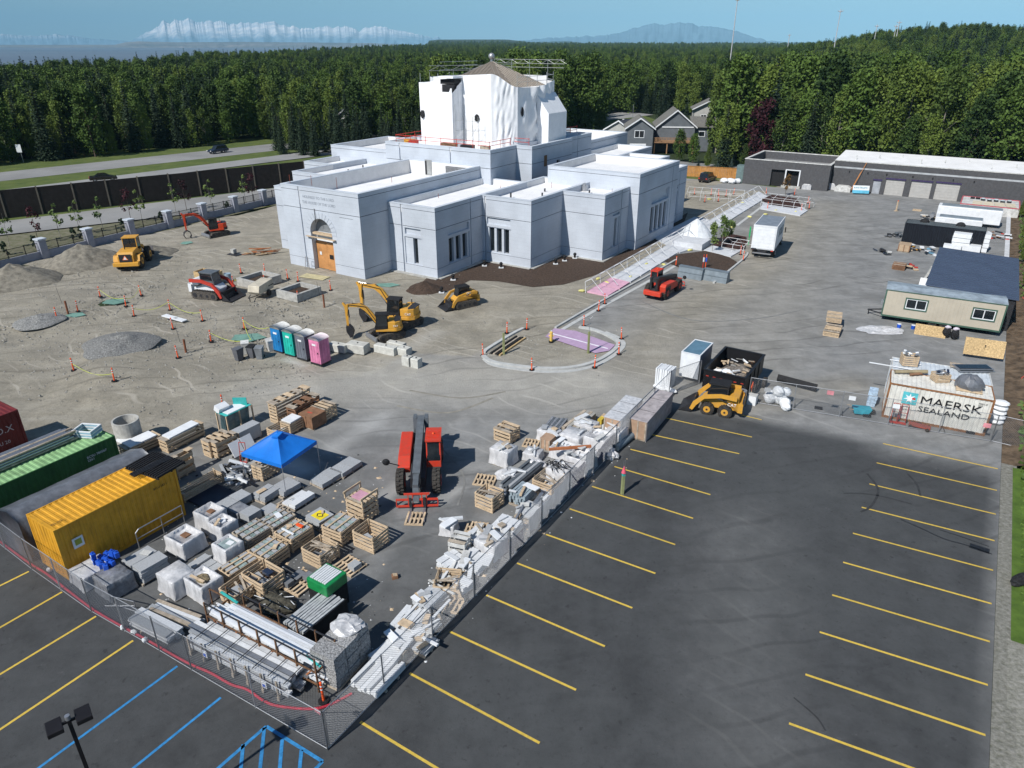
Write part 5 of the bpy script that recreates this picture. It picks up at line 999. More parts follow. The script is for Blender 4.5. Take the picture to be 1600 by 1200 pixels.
# ---- houses behind
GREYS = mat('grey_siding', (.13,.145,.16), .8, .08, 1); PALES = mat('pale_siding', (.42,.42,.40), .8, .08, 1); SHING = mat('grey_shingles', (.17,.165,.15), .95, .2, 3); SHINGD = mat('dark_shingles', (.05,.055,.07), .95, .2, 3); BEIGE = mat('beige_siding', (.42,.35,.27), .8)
def gable(t, x0, x1, y0, y1, h, rise, wall, roof, ov=.45, holes=(), axis='y', wins=()):
    """gabled volume, ridge along y, gable end facing -y"""
    w_ = MB(); wallgrid(w_, (x0,y0), (1,0), (0,-1), x1-x0, h, wall, holes); wallgrid(w_, (x1,y0), (0,1), (1,0), y1-y0, h, wall); wallgrid(w_, (x1,y1), (-1,0), (0,1), x1-x0, h, wall); wallgrid(w_, (x0,y1), (0,-1), (-1,0), y1-y0, h, wall)
    xm = (x0+x1)/2; w_.add([(x0,y0,h),(x1,y0,h),(xm,y0,h+rise)], [(0,1,2)], wall); w_.add([(x0,y1,h),(x1,y1,h),(xm,y1,h+rise)], [(2,1,0)], wall); wo = w_.build('wall', t)
    k = rise/((x1-x0)/2); r = MB(); e = ov
    for s_ in (-1, 1):
        xe = xm+s_*((x1-x0)/2+e); ze = h-k*e; pts = [(xe,ze+.06),(xm,h+rise+.06),(xm,h+rise+.22),(xe,ze+.22)]; r.side(pts if s_ < 0 else pts[::-1], y0-e, y1+e, roof)
    ro = r.build('roof', t); b = MB()
    for s_ in (-1, 1):
        xe = xm+s_*((x1-x0)/2+e+.02); ze = h-k*e; pts = [(xe,ze-.05),(xm,h+rise-.05),(xm,h+rise+.26),(xe,ze+.26)]; b.side(pts if s_ < 0 else pts[::-1], y0-e-.08, y0-e-.005, WHITE)
    b.build('fascia', ro); return wo
def hwin(t, x, y, z, w_, h_, mull=True):
    f = MB()
    for a in ((0,w_,-.12,0),(0,w_,h_,h_+.12),(-.12,0,-.12,h_+.12),(w_,w_+.12,-.12,h_+.12)): f.box(x+a[0],x+a[1],y-.06,y-.003,z+a[2],z+a[3],WHITE)
    if mull: f.box(x+w_/2-.05,x+w_/2+.05,y-.06,y-.003,z,z+h_,WHITE)
    fo = f.build('window', t)
    for k in range(2 if mull else 1): ww = w_/2-.06 if mull else w_; bx(fo, 'pane', GLASS, (x+ww/2+k*(w_/2+.05), y-.03, z+h_/2), (ww,.02,h_-.01))
h0 = P(977,246); s0, t0 = ((h0[0]-OX)*SX+(h0[1]-OY)*SY, -(h0[0]-OX)*SY+(h0[1]-OY)*SX)
H1 = thing('grey_house', 'grey gabled house with raised wooden deck and white garage door', 'house', P(977,240), R(-6), 0)
gable(H1, 0, 6.0, 0, 9, 5.6, 2.0, GREYS, SHING, holes=[(.8,4.6,0,2.3,.1)]); d = MB().box(.85,4.55,.02,.08,0,2.25,WHITE).build('garage_door', H1); [bx(d, 'door_panel', WHITE, (2.7,.01,.3+k*.5), (3.6,.03,.4)) for k in range(4)]; hwin(H1, 1.9, 0, 3.6, 2.0, 1.4)
gable(H1, 7.2, 15.8, 4.5, 15, 5.6, 3.4, GREYS, SHING); hwin(H1, 12.2, 4.5, 3.8, .9, 1.0, False); bx(H1, 'belt_trim', WHITE, (11.9,4.4,5.45), (7.2,.1,.25))
r = MB().add([(15.2,5.0,5.6),(24.5,5.0,5.4),(24.5,11.5,7.1),(15.2,11.5,7.3),(15.2,5,5.42),(24.5,5,5.22),(24.5,11.5,6.9),(15.2,11.5,7.1)], [(0,1,2,3),(7,6,5,4),(4,5,1,0),(5,6,2,1),(6,7,3,2),(7,4,0,3)], SHING).build('roof', H1); w_ = MB(); wallgrid(w_, (15.6,5.6), (1,0), (0,-1), 8.4, 5.5, GREYS); wallgrid(w_, (24,5.6), (0,1), (1,0), 6, 5.9, GREYS); w_.build('wall', H1); hwin(H1, 17.0, 5.6, 3.4, 1.2, 1.0, False); bx(H1, 'white_post', WHITE, (24.0,5.5,2.8), (.4,.1,2.0))
dk = MB().box(6.1,15.5,.6,4.4,2.35,2.55,mat('deck_timber', (.33,.19,.10), .85)).build('deck', H1)
for k in range(30): bx(dk, 'baluster', MATS['deck_timber'], (6.3+k*.315,.65,3.05), (.16,.04,.85))
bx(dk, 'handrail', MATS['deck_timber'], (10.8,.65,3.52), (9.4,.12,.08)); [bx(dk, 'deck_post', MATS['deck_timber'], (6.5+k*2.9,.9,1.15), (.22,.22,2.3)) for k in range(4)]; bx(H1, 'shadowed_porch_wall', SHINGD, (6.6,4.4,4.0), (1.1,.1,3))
H2 = thing('pale_house', 'low pale gabled cottage with dark roof left of the grey house', 'house', P(945,228), R(-38), 0); gable(H2, 0, 7.5, 0, 9.5, 3.9, 2.1, PALES, SHINGD); hwin(H2, 2.4, 0, 1.9, 1.6, 1.2); MB().tube((4.5,5,5.4),(4.5,5,9.5),.06,GALV if 'GALV' in globals() else STEEL,6).build('mast', H2); bx(H2, 'chimney', WHITED, (2.6,4,5.7), (.5,.5,.9))
xh, zh = 0, 0
H3 = thing('far_cottage', 'small far cottage roof above the trees right of the grey house', 'house', P(1082,204), R(-8), 0); gable(H3, 0, 9, 0, 7, 6.0, 2.2, PALES, SHING, ov=.7); hwin(H3, 2, 0, 3.4, 1.4, .9)
H4 = thing('beige_house', 'narrow beige house showing between the trees behind the garages', 'house', P(1484,279), R(-14), 0); gable(H4, 0, 6.0, 0, 8, 6.4, 1.8, BEIGE, SHINGD); hwin(H4, 3.6, 0, 3.6, 1.3, 1.6); bx(H4, 'porch', WHITED, (2.0,-.8,1.6), (3.0,1.4,2.2))
H5 = thing('white_shed', 'white shed with green roof among the trees beyond the highway', 'shed', P(305,213), R(20), 0); gable(H5, 0, 3.4, 0, 4.5, 4.2, 1.0, WHITED, mat('green_metal_roof', (.05,.25,.18), .5)); hwin(H5, 1.1, 0, 1.8, .9, 1.0, False)
H6 = thing('pale_cabin', 'narrow pale cabin gable glimpsed in the dark wood left of the tower', 'house', P(533,216), R(8), 0); gable(H6, 0, 2.6, 0, 5, 6.0, 1.0, PALES, SHINGD); hwin(H6, .8, 0, 4.0, .8, .9, False)
# road sign at far left
t = thing('road_sign', 'white road sign on a thin post beyond the highway at the far left', 'road sign', P(37,254), R(10)); MB().tube((0,0,0),(0,0,3.2),.05,GALV if 'GALV' in globals() else STEEL,6).build('post', t); bx(t, 'sign_panel', WHITE, (-.2,-.06,2.9), (1.0,.05,1.6))
# ---- orange board fence
OB = mat('orange_cedar_boards', (.50,.24,.07), .8, .15, 2); a, b = P(1066,275), P(1158,280); t = thing('board_fence', 'orange cedar board fence behind the parked black car', 'fence', a, atan2(b[1]-a[1], b[0]-a[0])); L_ = hypot(b[0]-a[0], b[1]-a[1])
for k in range(int(L_/.31)): bx(t, 'board', OB, (.15+k*.31,0,.95), (.28,.03,1.9)) 
for k in range(int(L_/2.4)+1): bx(t, 'post', OB, (k*2.4,.08,1.0), (.12,.1,2.0))
bx(t, 'top_rail', OB, (L_/2,-.03,1.93), (L_,.1,.08))
# ---- pillar fence and sound wall
PWALL = mat('blue_grey_wall', (.30,.31,.36), .8, .08, 2); IRON = mat('black_iron', (.015,.015,.015), .5); pa, pb = P(70,403), P(368,331); dv = Vector((pb[0]-pa[0], pb[1]-pa[1])); L_ = dv.length; dv.normalize(); n_ = 5; sp_ = L_/n_; a0 = (pa[0]-dv.x*sp_*2, pa[1]-dv.y*sp_*2)
t = thing('pillar_fence', 'low blue grey wall with stone pillars and black railings along the far side', 'fence', a0, atan2(dv.y, dv.x), 0)
for k in range(12):
    x = k*sp_; p_ = MB().box(x-.42,x+.42,-.42,.42,-.2,2.2,PWALL).build('pillar', t); bx(p_, 'cap', WHITED if 0 else SCAP, (x,0,2.28), (1.05,1.05,.16))
    w_ = MB().box(x+.42,x+sp_-.42,-.15,.15,-.2,.85,PWALL).build('low_wall', t); r = MB()
    r.box(x+.42,x+sp_-.42,-.03,.03,.98,1.03,IRON).box(x+.42,x+sp_-.42,-.03,.03,1.85,1.9,IRON)
    for j in range(38): xx = x+.5+j*(sp_-1.0)/37; r.box(xx,xx+.02,-.01,.01,.86,1.9,IRON)
    for j in (1,2): xx = x+sp_*j/3; r.box(xx-.04,xx+.04,-.04,.04,.86,2.0,IRON)
    r.build('railing', t)
DKW = mat('dark_stained_boards', (.022,.018,.016), .9, .2, 2); pa, pb = P(0,297,4.0), P(480,251,4.0); dv = Vector((pb[0]-pa[0], pb[1]-pa[1])); L_ = dv.length; dv.normalize(); t = thing('sound_wall', 'long dark board sound wall between the highway and the frontage road', 'wall', (pa[0]-dv.x*14, pa[1]-dv.y*14), atan2(dv.y, dv.x)); n_ = int((L_+28)/4.6)
for k in range(n_):
    x = k*4.6; bx(t, 'panel', DKW, (x+2.3,0,2.0), (4.4,.12,3.9+.06*(k%2))); bx(t, 'post', mat('wall_post', (.16,.14,.11), .9), (x,0,2.05), (.2,.26,4.1))
t = thing('guard_rail', 'grey steel guard rail in front of the dark sound wall', 'guard rail', P(-60,347), ang((-60,347),(430,284))); x1 = hypot(P(430,284)[0]-P(-60,347)[0], P(430,284)[1]-P(-60,347)[1]); MB().side([(0,.55),(x1,.55),(x1,.82),(0,.82)], -.03, .03, STEEL).build('rail', t); [bx(t, 'post', WOOD2, (k*2.0,.1,.35), (.15,.15,.7)) for k in range(int(x1/2))]
# ------------------------------------------------------------------ storage yard
RN = random.Random(42)
def at_c(u, v, w, d, rz): # thing origin at the corner so that the footprint is centred on u, v
    x, y = P(u, v); return (x-(w/2)*cos(rz)+(d/2)*sin(rz), y-(w/2)*sin(rz)-(d/2)*cos(rz))
def deckboards(t, w, d, m=WOOD, z=0, n=None):
    n = n or max(5, int(round(d/.17)))
    for y in (.05, d/2, d-.05): bx(t, 'stringer', m, (w/2,y,z+.06), (w,.09,.09))
    for k in range(max(5, int(w/.19))): nn = max(5, int(w/.19)); bx(t, 'board', m, (.06+(w-.12)*k/(nn-1),d/2,z+.12), (.10,d,.022))
    return z+.135
def mk(kind, u, v, w, d, h, label, rot=0, **k):
    rz = TH+rot; nm = {'slabs':'stone_pallet','wrap':'wrapped_pallet','crate':'wooden_crate','open':'wooden_crate','pallet':'pallet','box':'wooden_box','beams':'beam_stack','glass':'glass_crate'}[kind]
    cat = {'slabs':'stone pallet','wrap':'wrapped pallet','crate':'crate','open':'crate','pallet':'pallet','box':'crate','beams':'beam stack','glass':'crate'}[kind]
    t = thing(nm, label, cat, at_c(u, v, w, d, rz), rz, k.get('z', 0)); m = k.get('m')
    if kind == 'pallet': deckboards(t, w, d, m or WOOD)
    elif kind == 'slabs':
        z = deckboards(t, w, d, m or WOOD2); n = k.get('n', 2); lay = k.get('lay', 2); th = max(.03, (h-.13)/lay); g = k.get('g', GRANL)
        for j in range(lay):
            for i in range(n):
                if RN.random() < .12 and j == lay-1 and n > 1: continue
                ax = k.get('ax', 0); jj = k.get('jit', .04); q = RN.uniform(-jj,jj)
                if ax == 0: bx(t, 'slab', g, (w*(i+.5)/n, d/2+q, z+th*(j+.5)), (w/n-.035, d*k.get('fill',.9), th-.012), rz=RN.uniform(-jj,jj))
                else: bx(t, 'slab', g, (w/2+q, d*(i+.5)/n, z+th*(j+.5)), (w*k.get('fill',.9), d/n-.035, th-.012), rz=RN.uniform(-jj,jj))
    elif kind == 'wrap':
        z = deckboards(t, w, d, m or WOOD2); hollow = k.get('top'); f = MB(); n = 10; mt = k.get('film', FILM); hh = h-z
        def ring(zz, inset, wob):
            o = []
            for i in range(n):
                o.append((inset+(w-2*inset)*i/n, inset))
            for i in range(n): o.append((w-inset, inset+(d-2*inset)*i/n))
            for i in range(n): o.append((w-inset-(w-2*inset)*i/n, d-inset))
            for i in range(n): o.append((inset, d-inset-(d-2*inset)*i/n))
            return [(x+RN.uniform(-wob,wob), y+RN.uniform(-wob,wob), zz+RN.uniform(-wob,wob)*.4) for x, y in o]
        R_ = [ring(z*.4, -.03, .03), ring(z+hh*.25, .02, .02), ring(z+hh*.6, .03, .025), ring(z+hh*.95, .03, .02), ring(z+hh, .06, .015)]
        if hollow: R_ += [ring(z+hh, .14, .01), ring(z+hh*.82, .16, .02)]
        vs = sum(R_, []); N_ = 4*n; fs = []
        for a in range(len(R_)-1):
            for i in range(N_): fs.append((a*N_+i, a*N_+(i+1)%N_, (a+1)*N_+(i+1)%N_, (a+1)*N_+i))
        fs.append(tuple((len(R_)-1)*N_+i for i in range(N_))); f.add(vs, fs, mt, True); f.build('film_wrap', t)
        if hollow: 
            zt = z+hh*.83
            if hollow == 'glass': bx(t, 'glass_pane', mat('stacked_glass', (.32,.40,.40), .15, .2, 4, spec=.7), (w/2,d/2,zt+.05), (w*.66,d*.6,.03)); bx(t, 'paper', WHITE, (w*.55,d*.6,zt+.08), (w*.3,d*.25,.02), rz=.2)
            elif hollow == 'straw': MB().ball((w/2,d/2,zt), w*.2, mat('straw', (.25,.2,.12), .95, .4, 12), 10, 6, (1.3,1,.35), .2).build('straw', t)
            elif hollow == 'hole': bx(t, 'carton', CARD, (w*.5,d*.55,zt+.03), (w*.28,d*.24,.06))
            else: [bx(t, 'packet', WHITE, (RN.uniform(.3,w-.3),RN.uniform(.3,d-.3),zt+.05), (.25,.12,.08), rz=RN.uniform(0,3)) for _ in range(5)]
        if k.get('lean'): bx(t, 'loose_board', k['lean'], (w*.5,d*.3,z+hh+.05), (.9,.12,.04), rz=RN.uniform(0,2))
    elif kind in ('crate','open','glass'):
        z = deckboards(t, w, d, m or WOOD); m = m or WOOD; slat_crate(t, w, d, h-z, m, k.get('n', 4), z); c = k.get('cargo')
        if kind == 'open':
            for j in range(k.get('q', 5)): bx(t, 'block', RN.choice(k.get('mats', [GRAN,GRANL,WOOD2,GRAND])), (RN.uniform(.25,w-.25),RN.uniform(.2,d-.2),z+.12+.07*j), (min(w*.5,.5),min(d*.35,.3),.14), rz=RN.uniform(-.4,.4))
            for j in range(k.get('b', 0)): bx(t, 'loose_board', WOOD2, (w/2+RN.uniform(-.2,.2),d/2+RN.uniform(-.2,.2),h*.8+.05*j), (w*1.05,.10,.03), rz=RN.uniform(-.6,.6), ry=RN.uniform(-.2,.2))
        elif kind == 'glass':
            n = k.get('strips', 5)
            for j in range(n): bx(t, 'glass_strip', mat('green_glass_strip', (.30,.38,.36), .3, .25, 5, spec=.6) if j%2 else GRAN, (w/2, .1+(d-.2)*(j+.5)/n, h-.06), (w*.92, (d-.25)/n*.8, .08))
            bx(t, 'cross_bar', m, (w*.33,d/2,h+.02), (.09,d,.04)); bx(t, 'cross_bar', m, (w*.7,d/2,h+.02), (.09,d,.04))
            if c: bx(t, 'orange_tube', c, (w*.62,d*.7,h+.07), (w*.35,.14,.1)); bx(t, 'white_tube', WHITE, (w*.5,d*.25,h+.05), (w*.7,.08,.08))
        else:
            n = k.get('tops', 6)
            for j in range(n): bx(t, 'top_board', m if j%3 else WOOD2, (w/2, .08+(d-.16)*j/(n-1), h+.01), (w, (d/n)*.7, .03))
            if c: bx(t, 'cover', c, (w/2,d/2,h+.07), (w*.95,d*.8,.09), rx=.03)
    elif kind == 'box': 
        b = MB().box(0,w,0,d,.1,h,m or CARD).build('panel', t); [bx(t, 'skid', WOOD2, (w/2,y,.05), (w,.1,.1)) for y in (.1,d-.1)]; bx(t, 'lid', m or CARD, (w/2,d/2,h+.015), (w+.04,d+.04,.03))
        for x in (.05,w/2,w-.05): bx(t, 'batten', k.get('bm', CARD), (x,-.015,h/2+.05), (.09,.03,h-.1)); bx(t, 'batten', k.get('bm', CARD), (x,d+.015,h/2+.05), (.09,.03,h-.1))
        if k.get('print'): bx(t, 'red_print', mat('red_print', (.5,.08,.05), .8), (w*.45,d*.4,h+.033), (.4,.14,.004), rz=.1)
        if k.get('film'): bx(t, 'film_cover', k['film'], (w/2,d/2,h+.045), (w+.06,d+.06,.03)); bx(t, 'film_cover', k['film'], (w+.03,d/2,h/2), (.02,d+.05,h)); [bx(t, 'strap', BLACK, (w/2,y,h+.065), (w+.07,.02,.01)) for y in (d*.3,d*.7)]
    elif kind == 'beams':
        n, lay = k.get('nb', 5), k.get('lay', 2); g = k.get('mats', [GRANL,STEEL]); bw = w/n; bh = (h-.1)/lay
        for x in (.3, .7): bx(t, 'bearer', WOOD2, (w/2,d*x,.05), (w+.1,.1,.1))
        for j in range(lay):
            for i in range(n):
                if RN.random() < .1 and j == lay-1: continue
                L_ = d*RN.uniform(.86,1.02); bx(t, 'beam', g[(i+j)%len(g)], (bw*(i+.5), d/2+RN.uniform(-.08,.08)*min(1,d/3), .1+bh*(j+.5)), (bw*.9, L_, bh*.92), rz=RN.uniform(-.015,.015))
    return t
BT_ = mat('blue_plastic', (.02,.10,.55), .4, .15, 3); TEAL = mat('teal_plastic', (.05,.45,.42), .4)
Y = [
('wrap',293,858,1.5,1.35,.95,'film wrapped pallet with beige top beside the middle of the yellow container',0,dict(top='hole')),
('wrap',333,823,1.3,1.2,1.1,'tall film wrapped pallet nearest the steel hand rail of the yellow container',0,dict(top='hole')),
('wrap',352,838,1.15,1.1,1.0,'film wrapped pallet with white packets showing in its open top',0,dict(top='packets')),
('wrap',361,876,1.15,1.1,1.15,'film wrapped pallet with a pane of glass lying in its top',0,dict(top='glass')),
('glass',397,845,1.25,1.5,.75,'film edged crate of green glass strips, left of the crate with the orange tube',0,dict(m=WOOD2)),
('glass',436,826,1.2,1.45,.75,'crate of green glass strips behind the crate with the orange tube',0,dict(m=WOOD2)),
('glass',462,847,1.25,1.45,.85,'wooden crate with a bright orange tube lying across its top',0,dict(cargo=ORANGE)),
('slabs',501,818,1.15,1.1,.55,'grey stone pallet with a yellow warning square on top',0,dict(g=GRAN,n=1,lay=3)),
('glass',535,838,1.3,1.45,.95,'tall edged wooden crate of grey strips right of the yellow warning square',0,dict()),
('crate',568,806,1.25,1.15,1.3,'tall slatted crate with pink insulation and two raised end posts',0,dict(tops=0 or 5)),
('open',581,850,1.35,1.2,1.0,'open topped slatted crate with grey boxes inside, right of the pink topped crate',0,dict(q=4)),
('open',503,874,1.3,1.25,.9,'open wooden crate with loose boards sticking out, below the yellow warning square',0,dict(q=3,b=4)),
('glass',423,876,1.3,1.4,.85,'wooden crate of glass strips with yellow tags in front of the orange tube crate',0,dict()),
('glass',377,896,.9,1.7,.7,'long narrow wooden crate between the glass topped and the straw topped wraps',0,dict(strips=3)),
('open',415,918,1.5,1.25,1.0,'big broken crate with blue tarp and grey blocks spilling over',0,dict(q=7,mats=[GRAN,GRAND,NAVY])),
('pallet',547,886,1.3,1.1,.14,'near empty pallet with one grey block at its right end',0,dict()),
('pallet',470,912,1.3,1.5,.14,'pallet carrying dark grey stone blocks left of the green strapped stack',0,dict()),
('open',379,930,1.1,1.5,.75,'open crate of mixed offcuts behind the head of the steel rack',0,dict(q=6,b=3)),
('wrap',322,927,1.5,1.2,1.0,'film wrapped pallet with straw in its sunken top at the end of the steel rack',0,dict(top='straw',lean=WOOD)),
('wrap',281,920,1.35,1.25,1.05,'stack of wrapped white slabs left of the straw topped pallet',0,dict()),
('slabs',322,890,1.4,1.1,.35,'low grey slabs with a blue shadow gap behind the straw topped pallet',0,dict(g=GRAN,n=3,lay=2)),
('slabs',367,792,.95,1.75,.55,'two long grey slabs on a slatted pallet near the blue canopy scrap pile',0,dict(g=GRAN,n=2,lay=1,ax=1)),
('wrap',372,803,1.3,.9,.5,'low dark film wrapped pallet just below the long grey slabs',0,dict(film=FILMD)),
('slabs',418,778,.95,1.2,.5,'grey slabs on a pallet right under the metal scrap pile',0,dict(g=GRAN,n=2,lay=2)),
('slabs',449,767,1.1,1.5,.45,'grey slab pallet nearest the front leg of the blue canopy',0,dict(g=GRAN,n=1,lay=2,fill=.8)),
('slabs',468,785,1.05,1.6,.40,'pallet with grey slab and short pale bars, below the canopy leg',0,dict(g=GRANL,n=2,lay=2)),
('slabs',434,799,1.0,1.55,.40,'pallet with two narrow grey slabs in the middle of the upper group',0,dict(g=GRAN,n=2,lay=1,ax=1)),
('slabs',394,812,.8,.9,.6,'single thick grey block between two dark wrapped pallets',0,dict(g=GRAN,n=1,lay=1)),
('slabs',511,752,1.15,1.6,.40,'lower of two slab pallets alone right of the blue canopy',0,dict(g=GRAN,n=2,lay=1,ax=1)),
('slabs',541,735,1.15,1.7,.40,'upper right slab pallet alone right of the blue canopy',0,dict(g=GRAN,n=2,lay=1,ax=1)),
('crate',456,648,.8,3.0,1.55,'tallest long slatted crate at the back of the crate group',0,dict(n=6,tops=5)),
('crate',477,653,.8,2.3,1.35,'brown dark topped crate right of the tallest slatted crate',0,dict(m=CARD,tops=4)),
('box',490,664,1.25,1.2,.95,'smooth brown box with red print on its lid',0,dict(print=1)),
('crate',508,652,1.2,1.2,.95,'cream slatted crate at the right end of the crate group',0,dict(tops=4)),
('open',441,678,.9,1.6,.7,'open slatted crate just behind the peak of the blue canopy',0,dict(q=3)),
('crate',458,672,.9,1.2,.8,'crate with white cloth cover behind the blue canopy',0,dict(cargo=WHITE)),
('crate',341,706,.75,1.5,1.15,'leftmost of three close crates left of the blue canopy',0,dict(n=3,tops=4)),
('crate',353,708,.6,1.5,1.15,'middle of three close crates left of the blue canopy',0,dict(n=3,tops=4)),
('box',388,688,.7,1.6,1.0,'grey board covered box between the canopy and the glass rack',0,dict(m=GRAN,bm=WOOD)),
('crate',417,742,.85,1.3,.95,'pale slatted crate under the left edge of the blue canopy',0,dict(tops=4)),
('crate',287,692,.8,2.7,.9,'long crate with white quilted cover behind the green container',0,dict(cargo=WHITE,n=3)),
('crate',222,703,1.0,2.2,.7,'crate with folded white sheet next to the concrete pipe',0,dict(cargo=WHITE,n=3)),
('open',314,766,.75,2.6,.6,'long shallow empty crate behind the yellow container',0,dict(q=1)),
('crate',290,742,.4,1.2,1.5,'upright wooden shelf frame leaning behind the yellow container',0,dict(n=3,tops=2)),
('wrap',148,904,1.35,1.6,.75,'white wrapped slabs against the near end of the yellow container',0,dict()),
('wrap',183,921,1.35,1.3,.95,'dark film wrapped pallet carrying bright blue jerrycans',0,dict(film=FILMD)),
('slabs',232,894,1.6,1.5,.85,'tall uneven pile of grey slabs in front of the yellow container',0,dict(g=GRAN,n=2,lay=5)),
('crate',792,686,1.3,1.1,.9,'open cream crate of grey frames right of the telehandler shadow',0,dict(n=3,tops=3)),
('wrap',787,722,1.35,1.2,1.1,'square white wrapped pallet below the open cream crate',0,dict()),
('pallet',758,752,1.25,1.15,.14,'empty pallet left of the long grey beams',0,dict(rot=.3)),
('pallet',649,812,1.0,1.1,.14,'empty pallet lying under the telehandler forks',.55,dict()),
('wrap',702,832,.85,.8,.65,'small white wrapped block on a pallet, right of the fork pallet',.35,dict()),
('pallet',745,826,1.15,.9,.14,'empty pallet left of the white slabs by the fence',.4,dict()),
('beams',815,748,.9,3.3,.45,'long grey green beams pointing at the fence strip',0,dict(mats=[GREYP,GRAN],nb=5,lay=3)),
('open',857,762,1.3,1.5,.8,'broken empty wooden crate beside the fence plastic sheet',0,dict(q=2,b=3)),
('slabs',817,783,1.0,1.4,1.0,'blue grey stacked trims on edge left of the broken crate',0,dict(g=mat('blue_grey_trim', (.28,.34,.38), .6, .2, 8),n=6,lay=3)),
('open',765,790,1.2,1.1,1.0,'framed crate with grey slab top and loose plastic sheet',0,dict(q=4,b=2)),
('slabs',792,832,1.3,1.3,.75,'wide white slab pallet at the fence, third bay from the broken crate',0,dict(n=1,lay=2,g=GRANL)),
('slabs',828,805,1.2,1.3,.55,'white slab pallet right beside the dark end frames',0,dict(n=2,lay=3,g=GRANL)),
('slabs',850,795,1.0,1.2,.75,'ribbed silver wrapped slabs touching the fence',0,dict(n=4,lay=1,g=STEEL)),
('wrap',768,862,1.3,1.3,.9,'white wrapped pallet with folded sheet at the fence',0,dict(lean=GRAN)),
('slabs',748,846,1.1,1.1,.6,'white slab pallet just below the empty pallet by the fence',0,dict(n=1,lay=3,g=GRANL)),
('crate',719,861,.9,.9,.85,'white chair shaped crate standing left of the fence slabs',.3,dict(m=WHITED,n=2,tops=3)),
('slabs',709,886,1.2,1.3,.6,'white slab pallet with jagged front edge by the fence',0,dict(n=1,lay=3,g=GRANL)),
('slabs',742,886,1.2,1.4,.65,'white slab pallet pressed against the fence right of the jagged one',0,dict(n=1,lay=3,g=GRANL)),
('slabs',725,922,.7,.8,.65,'small stack of pale slabs behind a fence brace',0,dict(n=1,lay=4,g=GRANL)),
('open',700,920,1.1,1.3,.7,'angled open frame crate near the fence brace',.4,dict(q=2,b=2,mats=[WHITED,GRANL])),
('pallet',707,945,1.0,1.1,.14,'small pallet leaning by the fence base',.2,dict(m=WOOD)),
('slabs',673,947,1.0,1.4,.75,'pale slab stack with sloping plank against it',0,dict(n=1,lay=4,g=GRANL)),
('slabs',640,975,1.1,1.5,.5,'pale strips fanned on a pallet left of the fence',0,dict(n=4,lay=2,g=GRANL)),
('slabs',660,988,1.1,1.4,.45,'pale slabs on a pallet between the fanned strips and the fence',0,dict(n=2,lay=2,g=GRANL)),
('slabs',660,1010,1.1,1.0,.4,'low pale slab pallet touching the fence base',0,dict(n=1,lay=2,g=GRANL)),
('slabs',620,1015,1.0,1.5,.5,'long pale slabs on a pallet, upper one near the fence corner',0,dict(n=2,lay=2,g=GRANL,ax=1)),
('slabs',605,1028,1.0,1.3,.45,'long pale slabs on a pallet, lower one near the fence corner',0,dict(n=2,lay=2,g=GRANL,ax=1)),
('beams',592,1060,1.35,1.9,.4,'bundle of white square bars at the fence corner',-.0,dict(mats=[WHITE,GRANL],nb=7,lay=2)),
('box',972,668,1.15,3.6,1.45,'long film covered crate, left one of two side by side at the fence',0,dict(m=mat('salmon_board', (.42,.28,.19), .8),film=FILM,bm=WOOD2)),
('box',1016,663,1.15,4.9,1.4,'longest film covered crate, right one against the fence',0,dict(m=MATS['salmon_board'],film=mat('dusty_film', (.40,.36,.36), .35, .2, 2, bump=.6),bm=WOOD2)),
('beams',905,668,1.0,3.0,.6,'stack of long weathered planks left of the covered crates',0,dict(mats=[WOOD2,mat('grey_plank', (.36,.35,.32), .9)],nb=4,lay=3)),
('beams',866,672,1.1,2.2,.45,'dark bundled rods left of the weathered planks',.15,dict(mats=[GREYP,FILMD],nb=7,lay=2)),
('pallet',830,694,1.0,1.0,.14,'loose empty pallet right of the cream crate',.35,dict()),
('box',856,700,.7,.8,.8,'small salmon board box among the white wraps',0,dict(m=MATS['salmon_board'],bm=WOOD2)),
('wrap',833,716,1.1,1.0,.55,'crumpled silver film bundle left of the white wraps',.2,dict(film=FILM)),
('wrap',858,688,1.4,1.0,.8,'white draped pallet just below the dark rods',0,dict()),
('wrap',896,694,1.5,1.4,.85,'wide silver grey wrapped pallet in the middle of the fence strip',0,dict()),
('wrap',880,712,1.4,1.3,.75,'open topped white wrapped crate with raised edges',0,dict(top='packets')),
('wrap',916,676,1.4,1.1,.8,'white draped pallet below the weathered planks',0,dict(lean=WHITE)),
('wrap',935,700,1.5,1.5,1.0,'tall white wrapped pallet showing curved frames behind the fence',0,dict(top='packets')),
('wrap',908,732,1.5,1.5,1.05,'white wrapped pallet with an orange beam across it at the fence',0,dict(top='packets')),
('wrap',875,747,1.4,1.3,.8,'white wrapped pallet heaped with black wire',0,dict()),
('wrap',962,690,1.2,1.3,.95,'last white wrapped pallet before the blue grey rolls',0,dict()),
('slabs',800,745,1.0,1.0,.5,'dark wrapped slabs with white rags beside the long beams',0,dict(g=GRAND,n=1,lay=2)),
('pallet',842,772,.9,.9,.14,'pallet of short offcuts behind the broken crate',.2,dict()),
('crate',1300,521,1.3,1.9,.5,'lower pallet crate standing alone on the open asphalt',.1,dict(n=3,tops=4)),
]
YT = {}
